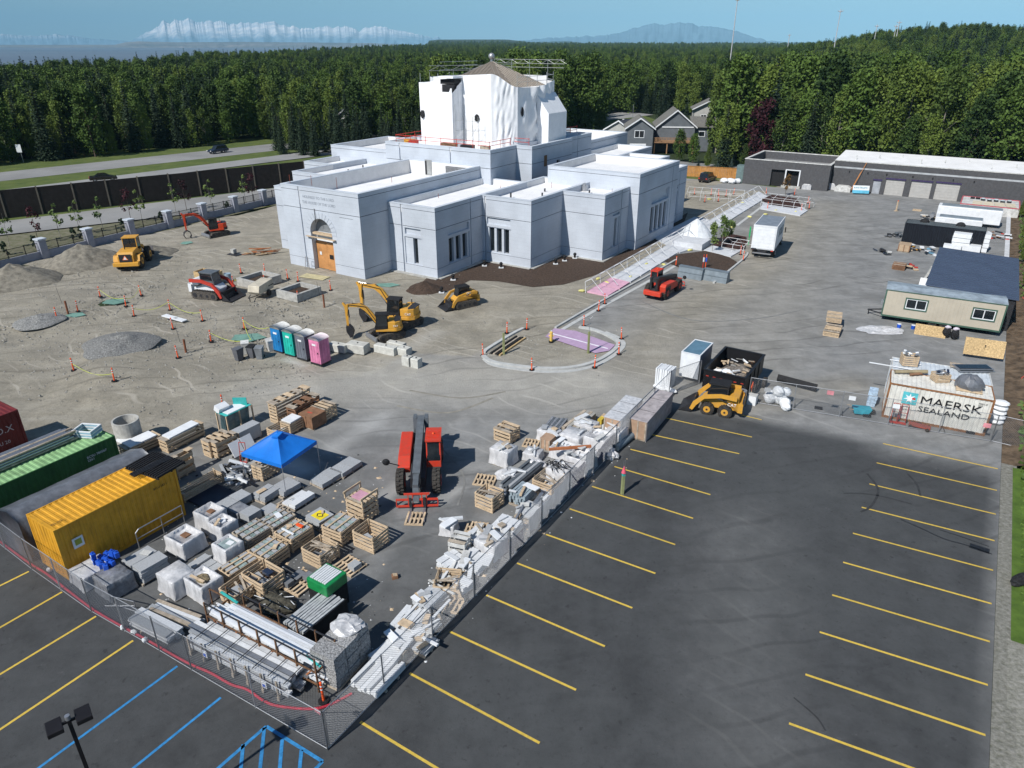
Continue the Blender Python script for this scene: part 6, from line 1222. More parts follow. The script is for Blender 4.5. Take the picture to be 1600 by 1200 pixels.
for k, u, v, w, d, h, lb, rot, kw in Y:
    kw = dict(kw); r_ = kw.pop('rot', rot); strip_ = u > 590 and v > 700 and k == 'slabs'
    if strip_:
        kw['jit'] = .09; h *= .8
        if kw.get('n', 2) == 1: kw['n'] = RN.choice([2,3]); kw['lay'] = RN.choice([3,4])
        if kw.get('g') is GRANL: kw['g'] = RN.choice([GRANL, GRANL, mat('mid_pale_granite', (.46,.48,.50), .6, .15, 8)])
    t = YT[lb] = mk(k, u, v, w, d, h, lb, r_+RN.uniform(-.06,.06)*(2 if strip_ else 1), **kw)
    if u > 590 and 640 < v < 1020 and k in ('slabs','wrap'):
        for _ in range(RN.choice([2,3,4])): bx(t, 'loose_piece', RN.choice([GRANL,WHITED,WOOD,GRAN,GRANL,WHITE,WOOD2]), (RN.uniform(.1,w-.1),RN.uniform(.1,d-.1),h+RN.uniform(.03,.16)), (RN.uniform(.3,1.1),RN.uniform(.08,.4),RN.uniform(.03,.1)), rz=RN.uniform(-.5,.5)+RN.choice([0,pi/2]), rx=RN.uniform(-.1,.1), ry=RN.uniform(-.12,.12))
    elif k in ('slabs','wrap','glass') and RN.random() < .5: bx(t, 'loose_piece', RN.choice([WHITE,WOOD,WHITED,GRAND]), (RN.uniform(.3,w-.3),RN.uniform(.3,d-.3),h+.06), (RN.uniform(.2,.6),RN.uniform(.1,.3),.04), rz=RN.uniform(0,3))
def on(u, v, z): return P(u, v, z)
t = mk('crate',1301,508,1.25,1.85,.45,'upper cream pallet crate stacked on the open asphalt', .15, n=3, tops=6, z=.53)
t = YT['grey stone pallet with a yellow warning square on top']; bx(t, 'warning_square', mat('warning_yellow', (.75,.60,.03), .6), (.62,.55,.56), (.75,.6,.015)); [bx(t, 'warning_mark', BLACK, (.62+dx,.55+dy,.572), (.25,.05,.006), rz=a) for dx, dy, a in ((-.12,.08,.8),(.12,.08,-.8),(-.12,-.08,-.8),(.12,-.08,.8))]
t = YT['tall slatted crate with pink insulation and two raised end posts']; bx(t, 'pink_insulation', mat('pink_foam', (.55,.30,.38), .9), (.62,.58,1.3), (.8,.7,.08)); [bx(t, 'end_board', WOOD, (x,.55,1.62), (.05,1.3,.12)) for x in (.0,1.25)]; [bx(t, 'post', WOOD, (x,y,1.45), (.08,.08,.4)) for x in (0,1.25) for y in (0,1.15)]
for lb, spec in (('near empty pallet with one grey block at its right end', [(1.0,.55,.26,.45,.5,.25)]), ('pallet carrying dark grey stone blocks left of the green strapped stack', [(.3,.3,.25,.5,.4,.25),(.3,.95,.2,.5,.6,.13),(.9,1.1,.27,.5,.4,.27)])):
    for a in spec: bx(YT[lb], 'stone_block', GRAN if 'near' in lb else GRAND, a[:3], a[3:])
t = YT['white wrapped pallet heaped with black wire']; q = MB()
for k in range(26): a = RN.uniform(0,6.28); x, y = RN.uniform(.2,1.2), RN.uniform(.2,1.1); q.path([(x,y,.85+RN.random()*.2),(x+.3*cos(a),y+.3*sin(a),.95+RN.random()*.2),(x+.55*cos(a+.7),y+.5*sin(a+.7),.84)], .02, BLACK, 4)
o = q.build('wire_tangle', t); o['kind'] = 'stuff'
t = YT['white wrapped pallet with an orange beam across it at the fence']; bx(t, 'orange_beam', mat('rust_orange_beam', (.42,.15,.06), .7), (-.1,.9,1.12), (.16,2.6,.14), rz=-.9)
# jerrycans, green stack, brown stone stacks
t = thing('jerrycan_cluster', 'bright blue jerrycans heaped on the dark wrapped pallet by the yellow container', 'jerrycans', at_c(176,903,1.2,1.0,TH), TH, .9)
for k in range(13):
    x, y, z = .15+.28*(k%4), .15+.3*((k//4)%3)+.05*(k%2), .17+(.32 if k > 9 else 0); c = MB(); c.box(-.12,.12,-.1,.1,-.17,.12,BT_).tube((0,0,.12),(.0,0,.2),.035,BT_,8); o = c.build('jerrycan', t, (x,y,z), RN.uniform(-.5,.5), bevel=.02)
    if k%3 == 0: bx(o, 'label_sheet', WHITE, (0,-.105,0), (.14,.01,.14))
S1 = mk('slabs',495,985,1.25,2.6,1.15,'long tall block of grey slabs seen end on beside the steel rack',0,g=mat('slate_strip', (.42,.44,.45), .7, .15, 5),n=9,lay=1,m=BLACK); bx(S1, 'dark_wrap', BLACK, (1.28,1.3,.62), (.04,2.6,1.0)); bx(S1, 'dark_wrap', BLACK, (.62,-.02,.55), (1.25,.04,.85))
G1 = thing('strapped_stack', 'bright green wrapped slab stack with open grey top', 'slab stack', at_c(516,945,1.2,1.15,TH), TH, .0); GW = mat('green_stretch_wrap', (.01,.22,.06), .3, .15, 3, spec=.6, bump=.5)
MB().box(0,1.2,0,1.2,.0,1.15,BLACK).build('dark_base', G1); q = MB(); q.box(-.03,1.23,-.03,1.23,1.16,1.72,GW); q.build('green_wrap', G1, bevel=.05); [bx(G1, 'slab', GRANL, (.12+.125*k,.6,1.735), (.1,1.0,.05), rz=RN.uniform(-.03,.03)) for k in range(8)]
R1 = thing('rough_stone_stack', 'tall stack of rough wrapped stone with white sheet on top near the fence corner', 'stone stack', at_c(537,1042,1.25,2.2,TH+.1), TH+.1, 0); RS = mat('rough_stone', (.42,.42,.42), .95, .4, 14, bump=2.0)
for j in range(5):
    for i in range(3): MB().box(.02,1.22,i*.74,i*.74+.72,.12+j*.31,.12+j*.31+.3,RS).build('stone_course', R1, bevel=.04) if 0 else bx(R1, 'stone_course', RS, (.62+RN.uniform(-.03,.03),.37+i*.74,.27+j*.31), (1.2,.70,.29), rz=RN.uniform(-.02,.02))
MB().ball((.6,1.7,1.75), .62, FILM, 16, 8, (1.1,1,.3), .15).build('plastic_sheet', R1); bx(R1, 'pallet', WOOD2, (.62,1.1,.06), (1.3,2.2,.1))
t = thing('debris_heap', 'dark heap of brush and hoses behind the steel rack', 'debris heap', P(433,950), TH, 0); MB().ball((0,0,.2), .7, mat('dark_debris', (.07,.065,.05), .95, .4, 8), 16, 7, (1.3,1,.5), .2).build('debris', t); q = MB()
for k in range(14): a = RN.uniform(0,6.3); q.tube((RN.uniform(-.6,.6),RN.uniform(-.5,.5),.3),(RN.uniform(-.6,.6)+.6*cos(a),.6*sin(a),.55),.025,GRANL if k%3 else BLACK,4)
o = q.build('loose_rods', t); o['kind'] = 'stuff'
t = thing('small_carton', 'tiny brown carton alone on the asphalt left of the fence strip', 'carton', P(617,903), .3); MB().box(-.14,.14,-.12,.12,0,.18,CARD).build('carton', t); bx(t, 'flap', WOOD, (.02,0,.2), (.2,.2,.02), ry=.3)
# long steel rack with white beams
A, B = P(330,990), P(487,1075); rzR = atan2(B[1]-A[1], B[0]-A[0]); L_ = hypot(B[0]-A[0], B[1]-A[1])+.4; RKM = mat('rusty_rack_steel', (.16,.085,.045), .8, .35, 6)
t = thing('steel_rack', 'long rusty steel rack loaded with white trim behind the left fence', 'rack', A, rzR); q = 7
for k in range(q):
    x = L_*k/(q-1); f = MB()
    for y in (0, 1.15): f.box(x-.03,x+.03,y-.03,y+.03,0,1.75,RKM)
    for z in (.35,1.0): f.box(x-.03,x+.03,.03,1.12,z,z+.06,RKM)
    f.build('upright_frame', t)
for y in (0,1.15):
    for z in (.35,1.0,1.69): MB().box(.03,L_-.03,y-.025,y+.025,z,z+.05,RKM if z < 1.6 else DSTEEL).build('rail', t)
for k in range(6): bx(t, 'brace', mat('orange_rust', (.35,.13,.05), .8), (L_*(k+.5)/6,.05,.7), (.06,.05,.75), ry=.7 if k%2 else -.7)
WT = mat('white_trim_stock', (.66,.69,.73), .45, .06, 3)
for lbl, z0, n1, n2 in (('white trim lengths lying on the top tier of the steel rack',1.06,8,3),('white trim lengths on the lower tier of the steel rack',.41,8,2)):
    s_ = thing('trim_stack', lbl, 'trim', A, rzR, z0)
    for j in range(n2):
        for i in range(n1-j): bx(s_, 'trim', WT if (i+j)%3 else GRANL, (L_/2+RN.uniform(-.35,.35), .12+i*.13, .05+j*.085), (L_*RN.uniform(.75,1.02),.115,.075))
    if z0 > 1: bx(s_, 'teal_strip', TEAL, (.3,1.0,.32), (1.2,.1,.05), rz=-.1); bx(s_, 'teal_strip', TEAL, (L_-.3,.2,.25), (.9,.08,.05), rz=-.15)
t = thing('rusty_frame', 'low rusty angle frame standing behind the loaded steel rack', 'frame', P(333,952), rzR); q = MB()
for x in (0,2.4,4.8): q.box(x,x+.05,0,.05,0,1.2,RKM)
q.box(0,4.85,0,.05,1.15,1.2,RKM); q.build('frame', t)
# long pale beams on timber crates along the left fence
A, B = P(292,1015), P(452,1098); rzB = atan2(B[1]-A[1], B[0]-A[0]); L_ = hypot(B[0]-A[0], B[1]-A[1])
t = thing('beam_stack', 'very long stack of pale beams strapped on timber supports along the left fence', 'beam stack', A, rzB); PB = mat('pale_beam', (.50,.52,.54), .6, .12, 3)
for j in range(5):
    for i in range(5): bx(t, 'beam', [PB,GRANL,STEEL,GRAN][(i*3+j)%4], (L_/2+RN.uniform(-.25,.25), .12+i*.22, .28+j*.13), (L_*RN.uniform(.85,1.03),.19,.11))
for k in range(7): x = L_*(k+.5)/7; bx(t, 'timber_support', WOOD2, (x,.55,.11), (.12,1.4,.2)); bx(t, 'timber_post', WOOD2, (x,-.1,.5), (.08,.06,1.0)); bx(t, 'strap', DSTEEL, (x+.3,.55,.955), (.03,1.15,.02))
for k in (1,5): bx(t, 'blue_label', WHITE, (L_*(k+.5)/7+.15,-.14,.55), (.26,.02,.34)); bx(t, 'label_print', BT_, (L_*(k+.5)/7+.15,-.155,.5), (.14,.01,.14))
t = mk('beams',246,986,.8,2.6,.5,'shorter stack of speckled grey slabs ahead of the long beams at the left fence', rzB-TH-pi/2, mats=[GRAN,GRANL], nb=2, lay=4)
t = mk('beams',276,966,.7,2.9,.35,'loose grey boards lying behind the speckled slabs', rzB-TH-pi/2+.06, mats=[GRAN,WOOD2,GRANL], nb=4, lay=2)
# blue canopy
def litter(rnd):
    b = rnd.random(); u, v = (rnd.uniform(250,600), rnd.uniform(700,980)) if b < .6 else (lambda f: (600+f*400+rnd.gauss(0,25), 1020-f*380+rnd.gauss(0,20)))(rnd.random()); return P(u, v)
for nm, m, n, lo, hi, sd_ in (('wood_litter',WOOD,260,.03,.22,51),('white_litter',WHITE,420,.02,.12,52),('dark_litter',BLACK,200,.03,.16,53),('grey_chips',GRAN,500,.02,.12,54)): scatter(nm, n, litter, m, lo, hi, sd_, .3)
C = [P(u, v, 2.15) for u, v in ((379,699),(431,727),(494,692),(441,676))]; cx_c = (sum(c[0] for c in C)/4, sum(c[1] for c in C)/4); CB = mat('blue_canopy_cloth', (.01,.17,.62), .55, .08, 1.5, bump=.5); CBD = CB
t = thing('blue_canopy', 'bright blue pop-up canopy with four thin legs in the middle of the yard', 'canopy', cx_c, TH+.12); hw = 1.48; q = MB(); n = 10; vs = []; fs = []
cr = [(-hw,-hw),(hw,-hw),(hw,hw),(-hw,hw)]
for i in range(4):
    a, b = Vector(cr[i]), Vector(cr[(i+1)%4]); k0 = len(vs)
    for r_ in range(n+1):
        f = r_/n
        for s_ in range(n+1): g = s_/n; p = a.lerp(b, g)*(1-f); vs.append((p.x, p.y, 2.15+.95*f**1.05-.10*sin(pi*f)*sin(pi*g)*(1)+.012*sin(g*17+i)*sin(pi*f)))
    for r_ in range(n):
        for s_ in range(n): fs.append((k0+r_*(n+1)+s_, k0+r_*(n+1)+s_+1, k0+(r_+1)*(n+1)+s_+1, k0+(r_+1)*(n+1)+s_))
q.add(vs, fs, CB, True)
for i in range(4): a, b = cr[i], cr[(i+1)%4]; q.add([(*a,1.92),(*b,1.92),(*b,2.15),(*a,2.15)], [(0,1,2,3)], CB)
q.build('canopy_cloth', t); bx(t, 'peak_cap', CBD, (.1,-.1,3.0), (.5,.5,.1), rx=.2, ry=-.2)
for a in cr: MB().tube((*a,0),(*a,2.1),.02,STEEL,6).build('leg', t)
t = thing('glass_rack', 'a-frame rack of teal edged glass sheets at the back of the yard', 'glass rack', at_c(371,668,1.0,2.0,TH), TH); [bx(t, 'glass_sheet', mat('teal_edged_glass', (.12,.2,.22), .15, .2, 3, spec=.7), (.25+.1*k,1.0,.75), (.04,1.9,1.25), ry=.12) for k in range(5)]; bx(t, 'teal_top', TEAL, (.5,1.0,1.42), (1.0,2.0,.04)); bx(t, 'paper', WHITE, (.5,.9,1.47), (.9,1.4,.04)); [bx(t, 'post', WOOD, (x,y,.7), (.08,.08,1.4)) for x in (.0,1.0) for y in (0,1,2.0)]; bx(t, 'teal_frame', TEAL, (.4,1.6,1.7), (.9,.06,.5), rz=.6); bx(t, 'white_sheet', WHITE, (.1,.4,1.65), (.5,.8,.4), ry=.4)
t = thing('leaning_slabs', 'two white marble slabs leaning against crates left of the canopy', 'slabs', P(372,712), TH); [bx(t, 'slab', WHITE, (.0,.0+.85*k,.5), (.05,.78,1.0), ry=-.5) for k in range(2)]; bx(t, 'trolley', DSTEEL, (.3,.4,.08), (.7,1.6,.08))
t = thing('metal_scrap_pile', 'tangled pile of silver and black metal parts left of the canopy', 'scrap pile', P(377,748), TH); rn = random.Random(9)
for k in range(34): bx(t, 'metal_part', rn.choice([STEEL,BLACK,GRAN,DSTEEL,WHITE]), (rn.uniform(-.7,.9),rn.uniform(-.9,.9),rn.uniform(.1,.9)), (rn.uniform(.2,1.1),rn.uniform(.05,.22),rn.uniform(.04,.2)), rz=rn.uniform(0,pi), rx=rn.uniform(-.5,.5), ry=rn.uniform(-.5,.5))
t = thing('hand_truck', 'red hand truck standing by the pale crate under the canopy', 'hand truck', P(381,722), TH+.4); handtruck(t, RED)
t = thing('tarp_board', 'dark navy tarpaulin sheet laid flat behind the yellow container', 'tarpaulin', at_c(326,775,2.2,1.9,TH), TH); bx(t, 'tarpaulin', mat('navy_tarp', (.012,.018,.04), .4, .2, 2), (1.1,.95,.06), (2.2,1.9,.1))
t = thing('hand_rail', 'galvanised step rail standing along the yellow container side', 'rail', st(21.9,-38.2), TH+pi/2); MB().path([(-1.9,0,0),(-1.9,0,.9),(-1.7,0,1.05),(.7,0,1.05),(.7,0,0)], .03, STEEL, 6).path([(-1.9,0,.55),(.7,0,.55)], .025, STEEL, 6).path([(-.5,0,0),(-.5,0,1.05)], .025, STEEL, 6).build('rail', t)
t = thing('concrete_pipe', 'upright round concrete pipe section behind the green container', 'concrete pipe', P(204,690), 0)
def pipe_(t, r, h, z=0, m=CONC):
    q = MB(); n = 28; vs = []
    for rr, zz in ((r,z),(r,z+h),(r*.86,z+h),(r*.86,z)): vs += [(rr*cos(2*pi*i/n), rr*sin(2*pi*i/n), zz) for i in range(n)]
    q.add(vs, [(a*n+i,a*n+(i+1)%n,((a+1)%4)*n+(i+1)%n,((a+1)%4)*n+i) for a in range(4) for i in range(n)], m, False); return q.build('pipe', t)
pipe_(t, .8, 1.6); t = thing('base_slab', 'pale concrete base slab in front of the upright concrete pipe', 'concrete base', P(204,697), TH); bx(t, 'block', CONC, (0,-.3,.3), (1.2,.9,.6)); bx(t, 'sheet', WHITE, (0,-.3,.62), (.8,.7,.03))
t = thing('light_frame', 'bent aluminium ladder frame lying inside the left fence', 'ladder', P(148+30,945), TH); MB().path([(0,0,.5),(1.3,.3,.6),(1.3,.3,0),(0,0,.05),(0,0,.5)], .025, STEEL, 5).path([(.1,-.4,.3),(1.3,.3,.35)], .02, STEEL, 5).build('frame', t)
for i, (u, v, L_, w_, m_, a_) in enumerate(((700,905,1.6,.12,GRANL,.2),(715,935,1.3,.14,WOOD,.9),(690,965,1.5,.12,WHITE,.1),(735,905,1.2,.2,GRANL,.5),(664,995,1.7,.1,WHITE,-.2),(630,1030,1.4,.14,GRANL,.1),(765,885,1.2,.3,GRANL,.3),(725,885,1.4,.1,WOOD2,1.2),(650,960,1.8,.12,GRANL,.0),(775,840,1.3,.14,WOOD,.8),(810,815,1.5,.1,STEEL,.2),(690,930,2.0,.1,WHITED,1.3))):
    t = thing('loose_board', ['pale strip across the jagged slab pallet','timber board beside the angled open frame','white strip left of the sloping plank stack','short pale slab near the fence brace','white strip leaning at the fence base','pale strip above the white square bars','pale slab between the fence sheets','weathered board by the chair shaped crate','long pale strip above the fanned strips','timber board beside the wide white slab pallet','steel strip under the ribbed silver slabs','long whitish rail over the angled open frame'][i], 'board', P(u,v), TH+pi/2+a_, .35); bx(t, 'board', m_, (0,0,.15), (L_,w_,.05), ry=RN.uniform(-.25,.25)); bx(t, 'support', WOOD2, (0,0,-.12), (.25,.25,.45))
t = thing('rolled_liner', 'pair of thick blue grey rolls lying against the fence', 'rolls', P(972,690), ang((962,698),(990,675))); [MB().tube((-1.3,y,.24),(1.3,y,.24),.24,mat('blue_grey_roll', (.16,.21,.25), .6, .15, 4),14).build('roll', t) for y in (-.27,.27)]
t = thing('cable_coil', 'standing coil with black and white stripes left of the blue grey rolls', 'coil', P(953,680), ang((945,680),(962,678)))
for k in range(7): MB().tube((-.45+k*.13,0,.42),(-.36+k*.13,0,.42),.42 if k%2 else .4,BLACK if k%2 else WHITE,20).build('ring', t)
t = thing('yellow_chock', 'yellow wooden chock between the planks and the covered crates', 'chock', P(940,660), TH); bx(t, 'chock', mat('chock_yellow', (.6,.45,.06), .7), (0,0,.2), (.3,.7,.35)); bx(t, 'chock', WOOD, (0,.3,.42), (.2,.3,.1))
for i, (u, v, s_) in enumerate(((792,748,.6),(858,768,.5),(950,712,.6),(776,775,.5),(740,870,.5),(880,735,.55),(838,728,.5),(920,712,.5))):
    t = thing('plastic_sheet', 'crumpled white plastic sheet '+['by the long grey beams','behind the broken crate at the fence','beside the tall wrapped pallet with curved frames','hanging from the framed crate','over the chair shaped crate','under the orange beam','left of the wire heap','between two wrapped pallets in the fence strip'][i], 'plastic sheet', P(u,v), i, 0); MB().ball((0,0,s_*.35), s_, FILM, 16, 8, (1.2,.8,.6), .22).build('sheet', t)
# ------------------------------------------------------------------ fence of chain-link panels (real wires), posts and rails
WIRE = mat('chain_link_wire', (.30,.31,.33), .5, .05, 3, .6); POSTM = mat('fence_tube', (.42,.43,.45), .45, .1, 4, .7)
PW, PH = 3.05, 1.85
def wiremesh():
    q = MB(); g = .115; n = int((PW+PH)/g); r = .0042
    def wire(a, b):
        a, b = Vector(a), Vector(b); d = (b-a); nrm = Vector((-d.z,0,d.x)).normalized()*r; dy = Vector((0,r,0)); k = [a+nrm, a-nrm*.5+dy, a-nrm*.5-dy, b+nrm, b-nrm*.5+dy, b-nrm*.5-dy]; q.add(k, [(0,1,4,3),(1,2,5,4),(2,0,3,5)], WIRE)
    for i in range(1, n):
        c = i*g; a = (max(0,c-PH), min(c,PH)); b = (min(c,PW), max(0,c-PW)); wire((a[0],-.005,a[1]),(b[0],-.005,b[1])); wire((PW-a[0],.005,a[1]),(PW-b[0],.005,b[1]))
    me = bpy.data.meshes.new('wire_mesh'); me.from_pydata(q.v, [], q.f); me.materials.append(WIRE); return me
WM = wiremesh()
def fence(label, pts, name='chain_link_fence', first=True, braces=True):
    t = thing(name, label, 'fence', pts[0], 0)
    o0 = Vector((pts[0][0], pts[0][1], 0)); t.rotation_euler.z = 0
    for (a, b) in zip(pts, pts[1:]):
        A, B = Vector((*a,0))-o0, Vector((*b,0))-o0; L_ = (B-A).length; n = max(1, round(L_/PW)); sc = L_/n/PW; az = atan2((B-A).y, (B-A).x)
        for k in range(n):
            p = A+(B-A)*k/n; m = bpy.data.objects.new('wire_mesh', WM); COL.objects.link(m); m.parent = t; m.location = (p.x,p.y,.06); m.rotation_euler.z = az; m.scale = (sc,1,1); e = A+(B-A)*(k+1)/n
            MB().tube((p.x,p.y,0),(p.x,p.y,1.95),.03,POSTM,8).build('post', t)
            MB().tube((p.x,p.y,1.92),(e.x,e.y,1.92),.02,POSTM,6).tube((p.x,p.y,.07),(e.x,e.y,.07),.02,POSTM,6).build('rail', t)
        MB().tube((B.x,B.y,0),(B.x,B.y,1.95),.03,POSTM,8).build('post', t)
    return t
C0 = P(512,1172); C1 = P(1045,617); C2 = P(1092,600); C3 = P(1168,628); C4 = P(1548,690); C5 = P(1640,712)
f1 = fence('chain link fence along the right side of the storage yard up to the skid steer', [C0, C1, C2])
f2 = fence('chain link fence along the left side of the storage yard below the containers', [C0, P(300,1048), P(250,1018), P(144,957), P(51,891), P(-30,828)])
f3 = fence('low chain link fence running right from the white bags past the lettered container', [C3, C4, C5])
ux_, uy_ = (C1[0]-C0[0]), (C1[1]-C0[1]); ll = hypot(ux_,uy_); ux_/=ll; uy_/=ll
for k, (d, off_) in enumerate(((6.2,-1.2),(12.4,-1.2),(18.6,-1.2),(24.8,-1.2),(31,-1.2))): MB().tube((ux_*d,uy_*d,1.9),(ux_*d-uy_*1.3,uy_*d+ux_*1.3,.05),.025,DSTEEL,6).tube((ux_*d,uy_*d,.1),(ux_*d-uy_*1.3,uy_*d+ux_*1.3,.05),.025,DSTEEL,6).build('brace', f1)
for k in range(9): x = 1.6+k*1.55; dd = Vector((C4[0]-C3[0], C4[1]-C3[1])).normalized(); MB().tube((dd.x*x,dd.y*x,.1),(dd.x*x-dd.y*.9,dd.y*x+dd.x*.9,.08),.02,DSTEEL,5).build('foot', f3) if k%2 else bx(f3, 'ballast', BLACK, (dd.x*x-dd.y*.7,dd.y*x+dd.x*.7,.1), (.5,.22,.14), rz=atan2(dd.y,dd.x))
t3 = Vector((C4[0]-C3[0], C4[1]-C3[1])).normalized()
for x, c, z in ((1.2,GRAN,1.2),(5.2,mat('pink_sign', (.62,.25,.28), .6),1.7),(6.6,WHITE,1.55),(9.3,WHITE,1.45),(14.6,MATS['pink_sign'] if 'pink_sign' in MATS else RED,1.1)): bx(f3, 'sign', c, (t3.x*x+t3.y*.04,t3.y*x-t3.x*.04,z), (.42,.02,.3), rz=atan2(t3.y,t3.x))
PUR = mat('purple_mesh_shade', (.10,.08,.15), .8, .3, 3); nrm = (-uy_, ux_)  # purple sheets stand in for the dense shade of the wire mesh
for i, (d, w_, m, h_) in enumerate(((14.6,2.6,FILM,1.2),(17.2,2.2,FILM,1.4),(19.3,1.6,PUR,1.3),(21.0,1.2,FILM,1.7),(22.6,2.6,PUR,1.2),(25.2,2.4,FILM,1.3),(27.3,1.3,PUR,1.0),(12.6,1.4,PUR,.9))):
    t = thing('hanging_sheet', ['white plastic sheet','white plastic sheet','purple sheet standing in for mesh shade','tall white plastic sheet','purple sheet standing in for mesh shade','white plastic sheet','purple sheet standing in for mesh shade','purple sheet standing in for mesh shade'][i]+' hanging inside the right fence, '+['second','third','fourth','fifth','sixth','seventh','eighth','first'][i]+' from the corner end', 'hanging sheet', (C0[0]+ux_*d+nrm[0]*.15, C0[1]+uy_*d+nrm[1]*.15), atan2(uy_,ux_)); q = MB(); n_ = 14; vs = []
    for a_ in range(n_+1):
        for b_ in range(5): f = a_/n_; vs.append((f*w_, .12*noise.noise(Vector((f*5,b_*.5,i)))+(.3*(1-b_/4)**2)*abs(noise.noise(Vector((f*3,1,i)))), h_*b_/4*(1-.15*abs(noise.noise(Vector((f*4,i,2)))))))
    q.add(vs, [(a_*5+b_,a_*5+5+b_,a_*5+6+b_,a_*5+1+b_) for a_ in range(n_) for b_ in range(4)], m, True); q.build('sheet', t)
bx(f1, 'sign', mat('pink_sign', (.62,.25,.28), .6), (-.3,.42,1.5), (.3,.02,.2), rz=-.62)
for u in (0.12,.3): pass
# red hose and pink flagging along the left fence
HOSEM = mat('red_fire_hose', (.50,.035,.06), .6, .15, 3); t = thing('red_hose', 'long red hose snaking along the foot of the left fence', 'hose', P(-20,832)); o0 = P(-20,832); q = MB(); pts = [(-20,832),(15,858),(45,880),(75,899),(112,928),(150,956),(195,982),(237,1005),(275,1027),(300,1040),(330,1053),(362,1071),(387,1079),(412,1096),(437,1105),(487,1109),(517,1102),(550,1085)]
pp = [Vector((*P(*p), .05))-Vector((*o0,0)) for p in pts]; sm = []
for i in range(len(pp)-1):
    p0, p1, p2, p3 = pp[max(0,i-1)], pp[i], pp[i+1], pp[min(len(pp)-1,i+2)]
    for s_ in range(6): f = s_/6; sm.append(.5*((2*p1)+(-p0+p2)*f+(2*p0-5*p1+4*p2-p3)*f*f+(-p0+3*p1-3*p2+p3)*f**3))
sm.append(pp[-1]); q.path(sm, .055, HOSEM, 7); q.build('hose', t)
for i, (u, v) in enumerate(((78,895),(122,905),(192,985),(210,992),(228,1005))): t = thing('white_rag', 'white rag tied low on the left fence, '+['first','second','third','fourth','fifth'][i]+' from the left', 'rag', P(u,v), i); MB().ball((0,0,.18), .13, WHITE if i != 1 else mat('pink_sign', (.62,.25,.28), .6), 8, 6, (1,.6,1), .25).build('rag', t)
# parking lot lamp
BZ = mat('dark_bronze', (.022,.02,.022), .4, .1, 3, .3); hs = P(466,1146); lh = 8.2; base = (hs[0]-lh/math.tan(R(SUN_EL))*cos(R(SHADOW_AZ)), hs[1]-lh/math.tan(R(SUN_EL))*sin(R(SHADOW_AZ)))
x1, y1 = P(106,1122,6.1); t = thing('parking_lamp', 'black twin headed parking lot lamp at the lower left corner', 'lamp post', (x1, y1), R(38))
MB().tube((0,0,0),(0,0,.6),.28,CONC,16).build('footing', t); MB().box(-.05,.05,-.05,.05,.6,6.05,BZ).build('pole', t); MB().tube((0,0,6.05),(0,0,6.2),.07,STEEL,10).build('tenon', t)
for s_ in (-1,1): a = MB(); a.box(.05 if s_ > 0 else -.16, .16 if s_ > 0 else -.05, -.03,.03,5.95,6.02,BZ); a.build('arm', t); MB().box(s_*.36-.2,s_*.36+.2,-.27,.27,5.9,6.06,BZ).build('lamp_head', t, bevel=.02)
# ---- traffic delineators, stakes, tape
def make_del():
    t = thing('delineator_post', 'x', 'delineator post', (0,0)); MB().tube((0,0,.08),(0,0,1.0),.055,ORANGE,10,r2=.045).ball((0,0,1.05),.06,ORANGE,8,6).build('tube', t); MB().prism([(.22*cos(a),.22*sin(a)) for a in np.linspace(0,2*pi,9)[:-1]],0,.08,ORANGE if 0 else BLACK).build('base', t)
    for z in (.68,.86): MB().tube((0,0,z),(0,0,z+.07),.056,WHITE,10,cap=False).build('reflective_band', t)
    return t
d0 = make_del(); first = True
DL = {'around the left taped hole':[(157,464),(197,479),(221,462),(210,495)],'by the two rusty pipes on the left soil':[(90,501),(122,487),(279,561)],'around the white plank pit':[(266,485),(271,515),(317,502)],'near the netting left of the toilets':[(330,534),(382,514)],'at the left soil edge':[(117,584),(180,600)],'beside the red and white track loader':[(365,447),(414,446)],'behind the planter frames':[(414,427),(450,436),(466,440),(517,454)],'against the front planter frame':[(466,471)],'behind the glass rack':[(349,638)],'round the pink curbed island':[(755,556),(792,521),(823,515),(831,579),(929,575),(967,554),(971,530),(912,510)],'at the near end of the pale walkway':[(935,486),(945,475)],'at the front corner of the planting bed':[(1056,415)],'left of the box truck':[(1161,407),(1157,398)],'behind the white pipe frames':[(1085,304),(1111,305),(1122,306),(1134,307),(1146,305),(1101,316),(1122,315),(1199,327),(1197,304)],'right of the round mulch bed':[(1252,330),(1264,326),(1241,305),(1262,318)],'inside the fence corner by the hose':[(506,1096)],'alone above the planter frames':[(377,427)]}
ordn = ['first','second','third','fourth','fifth','sixth','seventh','eighth','ninth']
for where, lst in DL.items():
    for i, (u, v) in enumerate(sorted(lst)):
        xy = P(u,v); lb = 'orange delineator post '+where+((', '+ordn[i]+' from the left') if len(lst) > 1 else ''); z = gz(xy)
        if first: d0.location = (*xy, z); d0['label'] = lb; d0['group'] = 'orange delineator posts'; first = False
        else: o = dup(d0, xy, i, lb, z, 'orange delineator posts'); o.rotation_euler.x = RN.uniform(-.05,.05); o.rotation_euler.y = RN.uniform(-.05,.05)
TAPE = mat('yellow_green_tape', (.55,.62,.08), .6)
def tape(label, pts, z=.85):
    o0 = P(*pts[0]); t = thing('warning_tape', label, 'tape', o0); q = MB(); pv = [Vector((P(*p)[0]-o0[0], P(*p)[1]-o0[1], z)) for p in pts]
    for a, b in zip(pv, pv[1:]):
        pr = None
        for k in range(9): f = k/8; c = a.lerp(b,f)+Vector((0,0,-.45*sin(pi*f))); (q.box if 0 else 0); pr is not None and q.tube(pr, c, .022, TAPE, 4, cap=False); pr = c
    q.build('tape', t)
